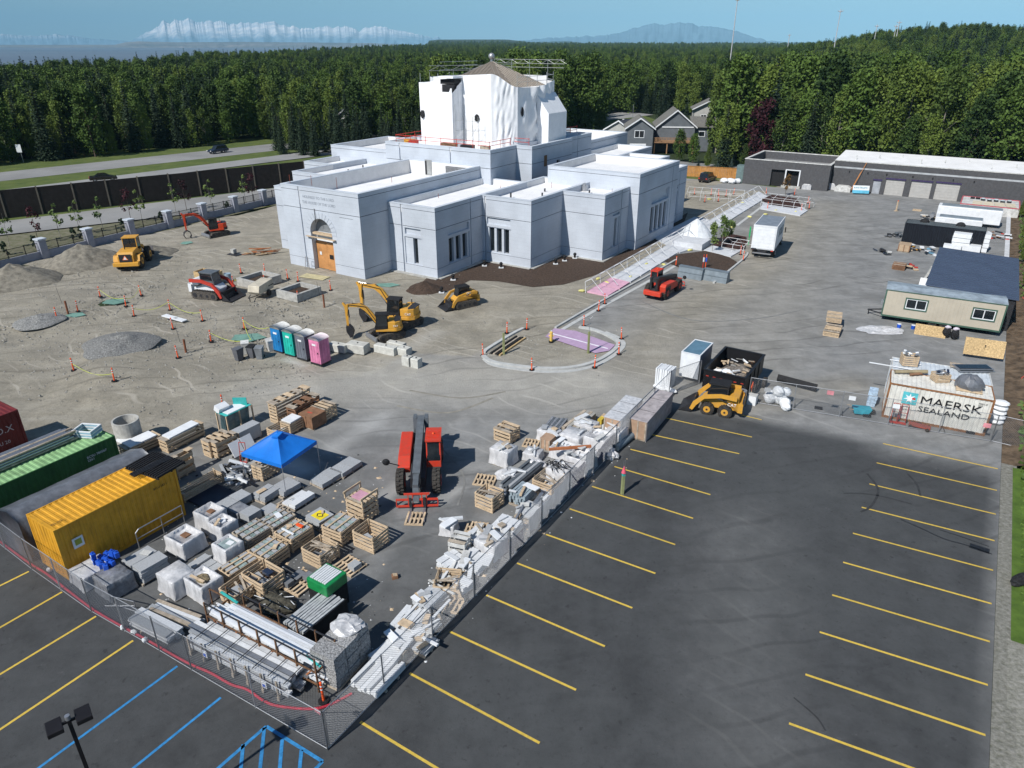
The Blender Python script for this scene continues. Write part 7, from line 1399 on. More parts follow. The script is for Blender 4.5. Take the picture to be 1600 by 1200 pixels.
tape('sagging yellow tape round the left taped hole', [(157,464),(197,479),(221,462)]); tape('yellow tape around the white plank pit', [(210,495),(266,485),(317,502)]); tape('yellow tape by the green netting', [(330,534),(395,545),(382,514),(425,525)]); tape('yellow tape at the left soil edge', [(117,584),(180,600)])
PIPER = mat('rusty_standpipe', (.22,.08,.04), .8)
for i, (u, v, h, lb) in enumerate(((107,492,1.35,'rusty standpipe between two orange posts at the far left'),(291,552,1.2,'rusty standpipe above the left gravel heap'),(507,481,1.3,'rusty standpipe in front of the temple corner'))):
    xy = P(u,v); t = thing('standpipe', lb, 'pipe', xy, 0, gz(xy)); o = MB().tube((0,0,0),(.02,0,h),.09,PIPER,12).build('pipe', t); MB().tube((-.3,0,h*.8),(-.45,0,h*2),.015,DSTEEL,5).build('conduit_stub', t)
for i, (u, v, h, lb) in enumerate(((787,554,1.9,'weathered wooden post on the left side of the curbed island'),(919,552,1.9,'weathered wooden post with pipe on the right of the island'),(972,772,1.25,'yellow green wooden post with a pink cone among the bay lines'),(1400,330,1.5,'thin wooden post on the asphalt in front of the first roller door'))):
    t = thing('wooden_post', lb, 'post', P(u,v), .3); GWD = mat('greenish_post', (.28,.30,.14), .85); MB().box(-.075,.075,-.075,.075,0,h,GWD if i < 3 else WOOD).build('post', t)
    if i == 1: MB().tube((0,0,h),(0,0,h+1.1),.025,STEEL,6).tube((0,0,h+1.1),(-.25,0,h+1.3),.02,STEEL,5).tube((0,0,h+1.1),(.25,0,h+1.3),.02,STEEL,5).build('pipe', t)
    if i == 2: MB().tube((0,0,h+.18),(0,0,h+.6),.14,mat('pink_cone', (.75,.12,.18), .6),12,r2=.02).build('cone', t); bx(t, 'teal_band', TEAL, (0,0,h+.08), (.16,.16,.18)); MB().tube((-.03,0,h+.5),(-.03,0,h+1.0),.012,STEEL,5).tube((.05,0,h+.5),(.05,0,h+1.0),.012,STEEL,5).build('wire_stub', t)
    if i == 3: bx(t, 'base', WOOD, (0,0,.05), (.5,.4,.08)); MB().tube((0,0,h),(0,0,h+.12),.08,ORANGE,8).build('cap', t)
xy = P(861,535); t = thing('fire_hydrant', 'yellow and white fire hydrant inside the curbed island', 'hydrant', xy, 0); HY = mat('hydrant_yellow', (.75,.50,.12), .5); MB().tube((0,0,0),(0,0,.15),.2,BLACK,12).tube((0,0,.15),(0,0,.85),.13,HY,12).ball((0,0,.88),.15,HY,12,8).tube((-.22,0,.6),(.22,0,.6),.06,HY,8).build('body', t); MB().tube((0,0,.95),(0,0,1.1),.05,WHITE,6).build('cap_nut', t)
# ---- portable toilets
def toilet(label, xy, rz, m, z=0):
    t = thing('portable_toilet', label, 'portable toilet', xy, rz, z); w_ = .56; b = MB().side([(-w_,.12),(w_,.12),(w_*.97,2.1),(-w_*.97,2.1)], -w_, w_, m).build('cabin', t, bevel=.03)
    r = MB(); vs = []; n = 8
    for i in range(n+1): a = pi*i/n; vs += [(-(w_+.03)*cos(a), -w_-.04, 2.1+.24*sin(a)), (-(w_+.03)*cos(a), w_+.04, 2.1+.24*sin(a))]
    r.add(vs, [(2*i,2*i+1,2*i+3,2*i+2) for i in range(n)]+[tuple(2*i for i in range(n+1))[::-1], tuple(2*i+1 for i in range(n+1))], WHITED if m.name != 'pink_toilet' else mat('pale_pink', (.72,.62,.66), .5), True); r.build('roof', t)
    d = MB().box(-.42,.42,-w_-.03,-w_-.002,.2,1.95,m).build('door', t); [bx(d, 'door_rib', m, (x,-w_-.04,1.0), (.035,.02,1.4)) for x in (-.28,0,.28)]; bx(d, 'sign', WHITE, (.05,-w_-.055,1.72), (.4,.01,.16)); bx(d, 'latch', BLACK, (.36,-w_-.05,1.05), (.06,.03,.12)); bx(t, 'skid', DSTEEL, (0,0,.06), (1.15,1.15,.1)); [bx(t, 'side_rib', m, (w_*1.01,y,1.1), (.03,.05,1.6)) for y in (-.3,0,.3)]
    return t
for i, (u, v, m, nm) in enumerate(((440,556,mat('blue_toilet', (.02,.20,.48), .45),'bright blue'),(459,562,mat('teal_toilet', (.02,.42,.34), .45),'teal green'),(478,568,mat('grey_toilet', (.14,.155,.185), .45),'dark grey'),(500,575,mat('pink_toilet', (.66,.22,.38), .45),'pink'))):
    toilet(nm+' portable toilet with pale roof, '+['leftmost','second','third','rightmost'][i]+' of the row of four', P(u+2,v-9), ang((425,548),(505,574))+.05, m)
BINM = mat('grey_bin', (.12,.125,.14), .5)
for i, (u, v, m, lb) in enumerate(((374,562,BINM,'grey wheeled bin at the left end of the bin group'),(395,558,BINM,'dark grey bin behind the left of the toilets'),(407,560,mat('mid_grey_bin', (.22,.235,.25), .5),'lighter grey bin nearest the blue toilet'),(385,552,WHITED,'dirty white box among the grey bins'),(424,548,WHITED,'white box tucked behind the blue toilet'))):
    t = thing('wheeled_bin', lb, 'bin', P(u,v), TH+.3*i); q = MB(); q.add([(-.22,-.25,0),(.22,-.25,0),(.22,.25,0),(-.22,.25,0),(-.3,-.34,.95),(.3,-.34,.95),(.3,.34,.95),(-.3,.34,.95)], [(0,3,2,1),(4,5,6,7),(0,1,5,4),(1,2,6,5),(2,3,7,6),(3,0,4,7)], m); q.build('body', t); bx(t, 'lid', m if i != 1 else BLACK, (0,0,.99), (.64,.72,.07), rx=.05); [MB().tube((x,.3,.1),(x+.06,.3,.1),.1,TYRE,10).build('wheel', t) for x in (-.27,.21)]
# concrete blocks
def cblock(label, u, v, L, W, H, rot=0, z=0, m=CONCL, grp='concrete blocks beside the toilets'):
    x, y = P(u, v); t = thing('concrete_block', label, 'concrete block', (x,y), TH+rot, z, None); MB().side([(-W/2,0),(W/2,0),(W/2,H-.06),(W/2-.06,H),(-W/2+.06,H),(-W/2,H-.06)], -L/2, L/2, m, Matrix.Rotation(pi/2,4,'Z')).build('block', t); MB().tube((0,0,H-.01),(0,0,H+.06),.06,DSTEEL,8).build('lifting_eye', t); return t
CB2 = mat('pale_block', (.52,.52,.48), .9, .12, 3, bump=.3)
for i, (u, v, L, W, H, r_, lb) in enumerate(((530,548,1.6,.7,.65,.15,'pale concrete block with two dark holes right of the pink toilet'),(560,549,1.7,1.0,.75,.2,'large sloped pale block below the front excavator bucket'),(604,551,2.0,.7,.65,.1,'long pale block below the excavator tracks'),(632,553,1.0,.8,.6,.05,'pale block at the right end of the long block'),(620,543,1.6,.6,.5,.1,'pale block lying behind the long block'),(637,570,.7,.6,.75,.05,'small upright pale block, left one in front of the row'),(651,573,.7,.6,.75,.05,'small upright pale block, right one in front of the row'))): cblock(lb, u, v, L, W, H, r_, 0, CB2)
# planter frames
def planter(label, u, v, L, W, H=.75, wall=.3, inner=None, z=0, m=CONC, rot=0):
    t = thing('planter', label, 'planter', P(u,v), TH+rot, z); q = MB()
    for a in ((-L/2,L/2,-W/2,-W/2+wall),(-L/2,L/2,W/2-wall,W/2),(-L/2,-L/2+wall,-W/2+wall,W/2-wall),(L/2-wall,L/2,-W/2+wall,W/2-wall)): q.box(*a,0,H,m)
    q.build('wall', t); bx(t, 'soil', inner or M_SOIL, (0,0,H*.25), (L-2*wall,W-2*wall,H*.5)); return t
planter('front square concrete planter frame before the temple door', 468,462,3.0,3.2,.8); planter('rear square concrete planter frame left of the temple door', 406,443,3.0,3.4,.8)
t = thing('plywood_sheet', 'plywood sheets laid as a ramp at the temple door', 'plywood', P(495,432), TH); bx(t, 'sheet', mat('yellow_ply', (.50,.45,.27), .8), (0,-.3,.05), (3.2,1.3,.05), rz=.15)
t = thing('plank', 'white scaffold plank lying in the taped pit', 'plank', P(273,500), ang((254,495),(293,506)), .1); bx(t, 'plank', WHITE, (0,0,.1), (3.0,.55,.08)); bx(t, 'stain', GRAN, (.2,0,.145), (.4,.3,.01))
NET = mat('green_netting', (.16,.30,.25), .9); [setattr(thing('netting', lb, 'netting', P(u,v), a), 'name', 'netting') or flatpoly('netting_sheet', [(P(u,v)[0]+r_*cos(b)*1.5, P(u,v)[1]+r_*sin(b)) for b, r_ in zip(np.linspace(0,2*pi,9)[:-1], (.9,1.1,.8,1.0,1.1,.7,1.0,1.2))], gz(P(u,v))+.06, NET, 'stuff') for u, v, a, lb in ()]
for i, (u, v, w_, h_) in enumerate(((388,528,1.6,.9),(180,472,1.3,.8),(118,493,1.0,.6),(605,446,1.4,.6),(292,380,.8,.7))):
    x, y = P(u,v); pts = [(w_*cos(b)*r_, h_*sin(b)*r_) for b, r_ in zip(np.linspace(0,2*pi,11)[:-1], (1,.8,1.1,.9,1.05,.8,1,.9,1.1,.85))]; q = MB().prism(pts, .0, .05, NET); o = q.build('netting', None, (x,y,gz((x,y))+.03)); tag(o, 'patch of pale green netting '+['near the toilets','by the left taped hole','beside the left standpipe','near the temple front corner','under the orange excavator grapple'][i], 'netting')
# lumber by the left corner of the temple, beige box, spools behind the red and white loader
t = thing('timber_pile', 'pile of timber and orange boards left of the temple front', 'timber pile', P(405,397), TH); rn = random.Random(2)
for k in range(16): bx(t, 'timber', rn.choice([WOOD,WOOD2,OSB,mat('orange_rust', (.35,.13,.05), .8)]), (rn.uniform(-1.5,1.5),rn.uniform(-1,1),.1+.04*k%.5), (rn.uniform(1.2,3.4),.14,.08), rz=rn.uniform(.2,1.2))
t = thing('open_plywood_box', 'open plywood box with mortar behind the red and white track loader', 'plywood box', P(328,442), TH+.2); q = MB()
for a in ((-1.3,1.3,-.7,-.62),(-1.3,1.3,.62,.7),(-1.3,-1.22,-.62,.62),(1.22,1.3,-.62,.62)): q.box(*a,.3,1.3,OSB)
q.build('wall', t); bx(t, 'sand', mat('tan_sand', (.4,.28,.17), .95), (.4,0,.85), (1.4,1.2,.8)); bx(t, 'floor', OSB, (0,0,.3), (2.5,1.3,.05))
t = thing('pipe_fitting_group', 'pale blue drum and yellow hose right of the track loader', 'drum', P(357,440), 0); MB().tube((0,0,0),(0,0,.9),.38,mat('pale_blue_drum', (.32,.42,.50), .5),16).build('drum', t); MB().path([(.5,.2,.1),(.9,-.1,.2),(1.2,.3,.1),(1.7,.1,.1)], .04, mat('hose_yellow', (.6,.5,.1), .6), 6).build('hose', t)
t = thing('slab_and_box', 'small concrete cube on a dark plate near the middle of the soil', 'concrete cube', P(367,398), TH); bx(t, 'plate', DSTEEL, (0,0,.05), (1.7,1.0,.06)); bx(t, 'cube', CONC, (-.4,.2,.35), (.5,.5,.5))
t = thing('door_tools', 'small stepladder beside the temple door', 'stepladder', P(478,421), TH); MB().path([(0,0,0),(.15,0,1.5),(.5,0,1.5),(.65,0,0)], .03, STEEL, 5).path([(.07,0,.5),(.58,0,.5)], .03, STEEL, 5).path([(.11,0,1.0),(.54,0,1.0)], .03, STEEL, 5).build('frame', t)
# ---- curbs, island, walkway, planting beds
CURB = mat('fresh_curb_concrete', (.46,.47,.46), .9, .1, 2, bump=.2); LILAC = mat('lilac_paver_base', (.42,.30,.44), .9, .08, 2)
def ribbon(name, pts, wd, h, m, z=0, kind='structure', smooth=True):
    pv = [Vector(P(*p)) for p in pts]
    if smooth:
        o = []
        for i in range(len(pv)-1):
            p0, p1, p2, p3 = pv[max(0,i-1)], pv[i], pv[i+1], pv[min(len(pv)-1,i+2)]
            for s_ in range(6): f = s_/6; o.append(.5*((2*p1)+(-p0+p2)*f+(2*p0-5*p1+4*p2-p3)*f*f+(-p0+3*p1-3*p2+p3)*f**3))
        pv = o+[pv[-1]]
    vs = []; n = len(pv)
    for i, p in enumerate(pv):
        d = (pv[min(n-1,i+1)]-pv[max(0,i-1)]).normalized(); nn = Vector((-d.y,d.x))*wd/2
        for q_, zz in ((p+nn,z),(p+nn,z+h),(p-nn,z+h),(p-nn,z)): vs.append((q_.x,q_.y,zz))
    fs = [(4*i+a,4*i+4+a,4*i+4+a+1,4*i+a+1) for i in range(n-1) for a in (0,1,2)]+[(0,1,2,3),(4*n-1,4*n-2,4*n-3,4*n-4)]
    q = MB().add(vs, fs, m); o = q.build(name); o['kind'] = kind; return o
isl = [(756,552),(764,545),(800,523),(818,514)]; ribbon('island_curb', isl, .3, .15, CURB); ribbon('island_gutter', [(755,557),(768,566),(800,572),(850,577),(895,575),(930,566),(955,552),(966,538),(955,528),(930,517),(905,512)], .35, .15, CURB); ribbon('island_gutter', [(757,561),(770,570),(802,576),(850,581),(897,579),(933,570),(961,554),(974,539),(966,528),(945,519)], .4, .04, CURB)
ribbon('long_curb', [(868,513),(925,480),(1010,433),(1056,407)], .22, .15, CURB); ribbon('long_gutter', [(877,516),(934,483),(1018,437),(1064,410)], .4, .03, CURB); ribbon('long_curb', [(1115,443),(1162,405),(1168,396)], .22, .15, CURB); ribbon('long_curb', [(1140,345),(1195,308)], .22, .15, CURB); ribbon('long_gutter', [(1152,352),(1205,312)], .4, .03, CURB)
flatpoly('lilac_pad', px([(852,527),(866,514),(900,518),(961,540),(952,549),(930,553)]), .07, LILAC); ribbon('lilac_joint', [(858,521),(950,546)], .12, .02, WHITE, .07, smooth=False)
t = thing('form_boards', 'dark timber form boards along the left edge of the island', 'boards', P(790,540), ang((770,552),(815,522))); [bx(t, 'board', m, (0,y,.08), (4.4,.14,.12)) for y, m in ((.15,BLACK),(-.15,WOOD2),(-.45,BLACK),(-.7,OSB))]
WK = mat('pale_walkway_slab', (.56,.58,.61), .8, .08, 1.5); PKF = mat('pink_foam_board', (.62,.36,.46), .8, .1, 2)
wk = [P(917,457),P(950,464),P(1200,308),P(1186,300)]; a, b, c_, d_ = [Vector(p) for p in wk]; t = struct(bpy.data.objects.new('walkway', None)); COL.objects.link(t); n = 22
for i in range(n):
    f0, f1 = i/n, (i+1)/n-.004; pp_ = [a.lerp(d_,f0), b.lerp(c_,f0), b.lerp(c_,f1), a.lerp(d_,f1)]; o = MB().prism([(p.x,p.y) for p in pp_], 0, .16, PKF if i < 2 else WK).build('slab', t)
t = struct(bpy.data.objects.new('plaza_slab', None)); COL.objects.link(t)
for i, pl in enumerate(([(1020,372),(1062,396),(1100,384),(1110,345),(1085,340)],[(1100,392),(1142,402),(1160,392),(1130,378)],[(1188,327),(1250,338),(1262,330),(1245,322),(1192,318)])): q = px(pl); MB().prism(q if Vector((q[1][0]-q[0][0],q[1][1]-q[0][1])).cross(Vector((q[2][0]-q[1][0],q[2][1]-q[1][1]))) > 0 else q[::-1], 0, .14+.01*i, WK).build('slab', t)
flatpoly('topsoil_strip', px([(1036,408),(1058,398),(1105,392),(1138,402),(1152,410),(1118,440),(1060,418)]), .05, M_SOIL); flatpoly('mulch_bed', px([(1118,378),(1136,366),(1166,372),(1164,390),(1148,393),(1112,385)]), .17, M_BARK); flatpoly('mulch_bed', px([(1190,313),(1206,306),(1245,312),(1252,325),(1240,327),(1200,321)]), .19, M_BARK)
for i, (u, v, s_, lb) in enumerate(((1222,316,.8,'mound of red bark mulch in the round bed'),(1150,378,.8,'mound of red bark mulch behind the dark box'))): heap('mulch_heap', u, v, 1.6, .28, M_BARK, lb, 'mulch heap', seed=20+i)
t = thing('raised_concrete_box', 'raised pale concrete box at the middle of the walkway', 'concrete box', P(1080,384), TH); MB().box(-1.9,1.9,-1.6,1.6,0,.75,WK).build('box', t)
t = thing('dark_box', 'low dark open tray between walkway and mulch bed', 'tray', P(1128,378), TH); MB().box(-1.0,1.0,-.7,.7,0,.3,BLACK).build('tray', t)
PLB = mat('galvanised_planter', (.21,.25,.28), .5, .12, 2, .3, streak=.05)
for i, (ua, ub, v0, v1) in enumerate(((1058,1095,432,439),(1096,1134,437,444))):
    a = P(ua,v0); b = P(ub,v1); t = thing('metal_planter', ['left','right'][i]+' long blue grey metal trough planter beside the telehandler', 'planter', a, atan2(b[1]-a[1],b[0]-a[0])); L_ = hypot(b[0]-a[0],b[1]-a[1]); q = MB(); q.side([(.0,.0),(.0,.0),(.0,.0)],0,0,PLB) if 0 else q.add([(0,0,0),(L_,0,0),(L_,1.2,0),(0,1.2,0),(0,.25,1.15),(L_,.25,1.15),(L_,.8,1.15),(0,.8,1.15)], [(0,3,2,1),(4,5,6,7),(0,1,5,4),(1,2,6,5),(2,3,7,6),(3,0,4,7)], PLB); q.build('trough', t); bx(t, 'rib', PLB, (L_/2,.1,.6), (L_*.99,.05,.05)); bx(t, 'rim', PLB, (L_/2,.5,1.17), (L_+.06,.62,.05))
PVC = mat('white_pvc_pipe', (.72,.73,.74), .5)
t = thing('pipe_canopy', 'long white pipe canopy frame over the left edge of the walkway', 'pipe frame', P(915,458)); o0 = Vector((*P(915,458),0)); q = MB(); a0, a1 = P(915,458), P(1178,305); A = Vector((*a0,0))-o0; B = Vector((*a1,0))-o0; sd_ = Vector((B-A)).normalized(); nn = Vector((sd_.y,-sd_.x,0)); n = 18
for i in range(n+1):
    if 8 <= i <= 9: pass
    p = A.lerp(B, i/n); f = MB(); f.path([p, p+Vector((0,0,1.2))-nn*.1, p+Vector((0,0,1.6))+nn*.6, p+nn*2.0+Vector((0,0,.3))], .028, PVC, 6); f.build('hoop', t)
for off_, zz in ((-nn*.1,1.2),(nn*.0,.6)): MB().tube(A+off_+Vector((0,0,zz)), B+off_+Vector((0,0,zz)), .026, PVC, 6).build('rail', t)
MB().tube(A+nn*.6+Vector((0,0,1.6)), B+nn*.6+Vector((0,0,1.6)), .03, PVC, 6).build('rail', t)
def hoops(label, a, b, n, depth, h):
    A, B = Vector((*P(*a),0)), Vector((*P(*b),0)); t = thing('pipe_canopy', label, 'pipe frame', (A.x,A.y)); L_ = B-A; nn = Vector((-L_.y,L_.x,0)).normalized()
    for i in range(n+1): p = L_*i/n; MB().path([p,p+Vector((0,0,h*.7))+nn*.2,p+nn*depth*.5+Vector((0,0,h)),p+nn*depth+Vector((0,0,h*.4)),p+nn*depth], .028, PVC, 6).build('hoop', t)
    for d_, zz in ((.0,h*.35),(.2,h*.7),(depth*.5,h),(depth,h*.4)): MB().tube(nn*d_+Vector((0,0,zz)), L_+nn*d_+Vector((0,0,zz)), .026, PVC, 6).build('rail', t)
hoops('white hooped pipe frame around the round mulch bed', (1188,322), (1256,331), 4, 4.5, 1.7); hoops('white hooped pipe frame over the far concrete pads', (1072,312), (1160,318), 4, 4.2, 1.7); hoops('small white pipe frame over the mulch bed by the truck', (1126,392), (1160,398), 2, 3.2, 1.4)
t = thing('plastic_tent', 'clear plastic sheet tent over the middle of the walkway', 'plastic tent', P(1087,368), TH); q = MB(); vs = []; n = 16
PT = mat('translucent_sheet', (.66,.69,.72), .3, .1, 3, spec=.5, bump=.8)
for j in range(6):
    f = j/5; r_ = 2.3*(1-f)**.8+.05
    for i in range(n): a = 2*pi*i/n; k_ = 1+.14*noise.noise(Vector((a*3,f*2,1))); vs.append((r_*cos(a)*k_, r_*sin(a)*k_*.9, 2.2*f+.05))
q.add(vs, [(j*n+i,j*n+(i+1)%n,(j+1)*n+(i+1)%n,(j+1)*n+i) for j in range(5) for i in range(n)], PT, False); q.build('sheet', t)
for u, v, h_, lb in ((1112,394,3.6,'young leafy tree in the topsoil bed, nearest the planters'),(1128,384,3.8,'thin pale young tree right of the plastic tent'),(1140,378,2.8,'short bushy young tree at the mulch bed'),(1227,306,3.4,'young reddish leaved tree in the round mulch bed')):
    YT.setdefault('trees', []).append((u,v,h_,lb))
for i, (u, v, lb) in enumerate(((1098,419,'red and white stake in the topsoil bed, left one'),(1102,419,'blue and orange stake in the topsoil bed'),(1169,383,'bright green flagged stake left of the box truck'))):
    t = thing('stake', lb, 'stake', P(u,v)); MB().tube((0,0,0),(0,0,1.6 if i < 2 else 2.4),.05,[RED,ORANGE,mat('flag_green', (.02,.45,.15), .6)][i],8).build('stake', t); bx(t, 'band', [WHITE,BT_,MATS['flag_green'] if 'flag_green' in MATS else GCON][i], (0,0,1.0 if i < 2 else 1.7), (.14,.14,.5 if i < 2 else 1.1))
for i, (u, v) in enumerate(((909,456),(935,437),(985,434),(1037,415),(1085,386),(1078,392),(1010,414),(1143,356),(1171,340),(1196,336),(1212,330),(1072,372),(948,443),(1108,312),(1160,318),(1243,332))):
    t = thing('yellow_sandbag', 'yellow sandbag '+['at the left foot of the walkway frame','left of the walkway on the soil','on the curb behind the telehandler','on the curb just above the telehandler','on the middle plaza slab','at the front edge of the raised box','beside the walkway rail','on the curb beyond the young trees','on the curb left of the truck roof','below the round mulch bed, left one','below the round mulch bed, middle one','left of the plastic tent','inside the walkway frame','on the far pads, left one','on the far pads, right one','below the round mulch bed, right one'][i], 'sandbag', P(u,v), i*.7); MB().ball((0,0,.12), .3, mat('faded_yellow_bag', (.62,.58,.22), .8), 10, 6, (1.2,.6,.5), .1).build('bag', t)
# garage front items
t = thing('leaning_sign', 'white and blue banner board leaning in front of the garages', 'sign board', P(1331,303), ang((1331,303),(1357,304))); bx(t, 'board', WHITE, (1.25,-.1,1.0), (2.6,.06,.9), rx=-.3); bx(t, 'blue_band', mat('sign_blue', (.12,.45,.62), .5), (1.25,-.28,.45), (2.6,.05,.5), rx=-.3); text('AXYS TRUSTS', .34, mat('teal_print', (.05,.30,.38), .6), t, (.1,-.17,1.1), (pi/2-.3,0,0), .005)
for u0, u1, v0, h, lb, nm in ((1303,1328,299,1.0,'white wrapped bundle with lettered sheet left of the banner board','wrapped_bundle'),(1291,1301,296,1.1,'grey white covered roll beside the block corner','wrapped_bundle'),(1252,1265,296,.95,'pale covered box against the dark block wall','wrapped_bundle')):
    a, b = P(u0,v0), P(u1,v0+2); L_ = hypot(b[0]-a[0],b[1]-a[1]); t = thing(nm, lb, 'bundle', a, TH); q = MB(); q.side([(0,0),(L_,0),(L_,h*.7),(L_*.8,h),(L_*.15,h),(0,h*.7)],0,1.6,FILM if u0 != 1303 else WHITED); q.build('cover', t, bevel=.05)
t = thing('orange_ladder', 'long orange ladder leaning from the ground to the garage roof', 'ladder', P(1328,300), 0); a = Vector((*P(1328,300),0)); b = Vector((*P(1354,254,4.95),4.95)); dl = b-a; sdv = Vector((dl.y,-dl.x,0)).normalized()*.22
for s_ in (-1,1): MB().tube(sdv*s_, dl+sdv*s_, .045, mat('ladder_orange', (.62,.26,.08), .6), 5).build('stile', t)
for k in range(16): MB().tube(-sdv+dl*(k+1)/17, sdv+dl*(k+1)/17, .025, STEEL, 4).build('rung', t)
for u, v, m, lb in ((1393,304,ORANGE,'orange drum in front of the first roller door'),(1385,302,DSTEEL,'dark drum left of the orange drum'),(1448,309,GREYP,'grey drum between the second and third roller doors')): t = thing('drum', lb, 'drum', P(u,v)); MB().tube((0,0,0),(0,0,.95),.33,m,12).ball((0,0,.95),.33,m,12,6,(1,1,.3)).build('drum', t)
CABG = mat('green_grey_cabinet', (.14,.20,.20), .5); t = thing('metal_cabinet', 'green grey electrical cabinet at the left end of the dark block', 'cabinet', P(1156,284), TH); bx(t, 'cabinet', CABG, (0,0,1.5), (1.3,1.6,3.0)); bx(t, 'door', CABG, (0,-.82,1.5), (1.1,.03,2.6))
t = thing('white_sack_heap', 'heap of white sacks and pallets left of the green cabinet', 'sacks', P(1141,286), TH); [MB().ball((x,y,.45), .6, WHITE, 12, 6, (1.2,1,.75), .14).build('sack', t) for x, y in ((0,0),(1.1,.3),(-1.0,-.5),(.5,-.7))]; bx(t, 'pallet', WOOD2, (-1.4,.3,.2), (1.2,1.0,.2))
# small stuff along the right
def heapof(name, label, cat, u, v, mats, n, r, h, seed):
    t = thing(name, label, cat, P(u,v), TH); rn = random.Random(seed)
    for k in range(n): bx(t, 'piece', rn.choice(mats), (rn.uniform(-r,r),rn.uniform(-r,r)*.8,rn.uniform(.04,h)), (rn.uniform(.25,1.1),rn.uniform(.1,.5),rn.uniform(.03,.14)), rz=rn.uniform(0,pi), rx=rn.uniform(-.15,.15))
    return t
heapof('scrap_heap','dark frames and boards left of the plywood stack','scrap heap',1378,395,[DSTEEL,BLACK,WHITED,NAVY],12,.9,.35,1); heapof('scrap_heap','grey bracket pile left of the black container','scrap heap',1396,370,[STEEL,GREYP,BLACK],12,.8,.6,2); heapof('scrap_heap','brown bundle and black bag pile by the shed','scrap heap',1418,418,[CARD,WOOD,BLACK,RED],12,1.2,.4,3); heapof('scrap_heap','wrapped timber and blue boards below the black container','scrap heap',1437,392,[WOOD,YEL,mat('dusty_blue', (.15,.3,.42), .7),WHITE,DSTEEL],22,2.0,.5,4); heapof('scrap_heap','boards and foil beside the white trailers','scrap heap',1452,342,[STEEL,WHITED,WOOD],10,1.0,.5,5); heapof('scrap_heap','red and grey scrap behind the white trailers on the bank','scrap heap',1552,371,[RED,DSTEEL,CARD,WHITE],20,1.8,.6,6)
mk('box',1412,392,1.3,1.5,.9,'plywood covered crate at the corner of the black container',0,m=mat('tan_ply', (.45,.33,.22), .8)); mk('pallet',1433,329,1.2,1.1,.14,'pallet with brown ring right of the thin wooden post',0); mk('crate',1404,420,1.3,1.3,.6,'brown strapped bundle in front of the dark shed',0,m=CARD,tops=5)
t = thing('crumpled_sheet', 'crumpled white plastic sheet spread in front of the office trailer', 'plastic sheet', P(1375,516), 0); q = MB(); n, k_ = 22, 6; vs = [(0,0,.18)]
for j in range(1,k_+1):
    for i in range(n): a = 2*pi*i/n; r_ = j/k_*(1.0+.35*noise.noise(Vector((cos(a)*2,sin(a)*2,4)))); vs.append((r_*cos(a)*2.1, r_*sin(a)*1.2, .03+.22*abs(noise.noise(Vector((r_*cos(a)*3,r_*sin(a)*3,2))))*(1 if j < k_ else .2)))
q.add(vs, [(0,1+i,1+(i+1)%n) for i in range(n)]+[(1+j*n+i,1+(j+1)*n+i,1+(j+1)*n+(i+1)%n,1+j*n+(i+1)%n) for j in range(k_-1) for i in range(n)], FILM, False); q.build('sheet', t)
for u, v, lb in ((1404,512,'blue paint tin on the crumpled plastic sheet'),(1426,514,'dark blue bucket right of the crumpled sheet')): t = thing('bucket', lb, 'bucket', P(u,v)); MB().tube((0,0,0),(0,0,.35),.15,BT_,12,r2=.18).build('body', t); MB().tube((0,0,.35),(0,0,.37),.18,WHITE,12).build('lid', t)
t = thing('strand_board', 'strand board panel leaning on the office trailer side', 'board', P(1452,523), rzO); bx(t, 'panel', OSB, (0,-.1,.35), (2.4,.05,1.1), rx=-.7)
for i, (u, v) in enumerate(((1477,527),(1490,530))): t = thing('black_bag', ['left','right'][i]+' full black refuse bag leaning on the office trailer', 'bag', P(u,v)); MB().ball((0,0,.45), .42, BLACK, 14, 8, (.8,.8,1.2), .08).build('bag', t); MB().ball((0,0,.95), .2, mat('pale_lilac', (.6,.55,.62), .7), 8, 6, (1.4,1,.7), .15).build('tied_top', t)
a, b = P(1502,556), P(1565,565); t = thing('osb_screen', 'large strand board screen standing right of the office trailer', 'board', a, atan2(b[1]-a[1],b[0]-a[0])); L_ = hypot(b[0]-a[0],b[1]-a[1]); bx(t, 'panel', OSB, (L_/4,0,.95), (L_/2-.01,.05,1.4), rx=-.45); bx(t, 'panel', OSB, (L_*3/4,.01,.95), (L_/2-.01,.05,1.4), rx=-.45); bx(t, 'knot', BLACK, (L_/2,-.15,1.2), (.08,.05,.08)); [bx(t, 'prop', WOOD, (x,.5,.5), (.08,1.1,.08), rx=.8) for x in (.3,L_-.3)]
t = thing('yellow_handled_board', 'white board and yellow handle leaning at the trailer end', 'board', P(1562,512), TH); bx(t, 'board', WHITE, (0,0,.9), (.5,.06,1.8), ry=.15); bx(t, 'handle', YEL, (-.1,-.1,.3), (.14,.08,.5))
t = thing('orange_netting', 'orange safety netting strewn along the brown bank', 'safety netting', st(60.5,20), TH); q = MB(); rn = random.Random(4)
for k in range(26): x, y = rn.uniform(-.5,1.5), k*2.3-22; q.path([(x+.4*sin(j+k), y+j*.5, .25+.12*sin(j*2+k)+.12*max(0,x)) for j in range(5)], .03, mat('netting_red', (.65,.09,.06), .7), 4)
q.build('netting', t)['kind'] = 'stuff'
t = thing('bank_kerb', 'pale concrete strip at the foot of the brown bank', 'kerb', st(58.4,40), TH); bx(t, 'kerb', CONCL, (0,20,.08), (.5,46,.14))
t = thing('black_bag', 'shiny black object at the right edge of the lawn', 'bag', P(1593,912), .4); MB().ball((0,0,.25), .4, BLACK, 14, 8, (1.6,.7,.7), .15).build('bag', t)

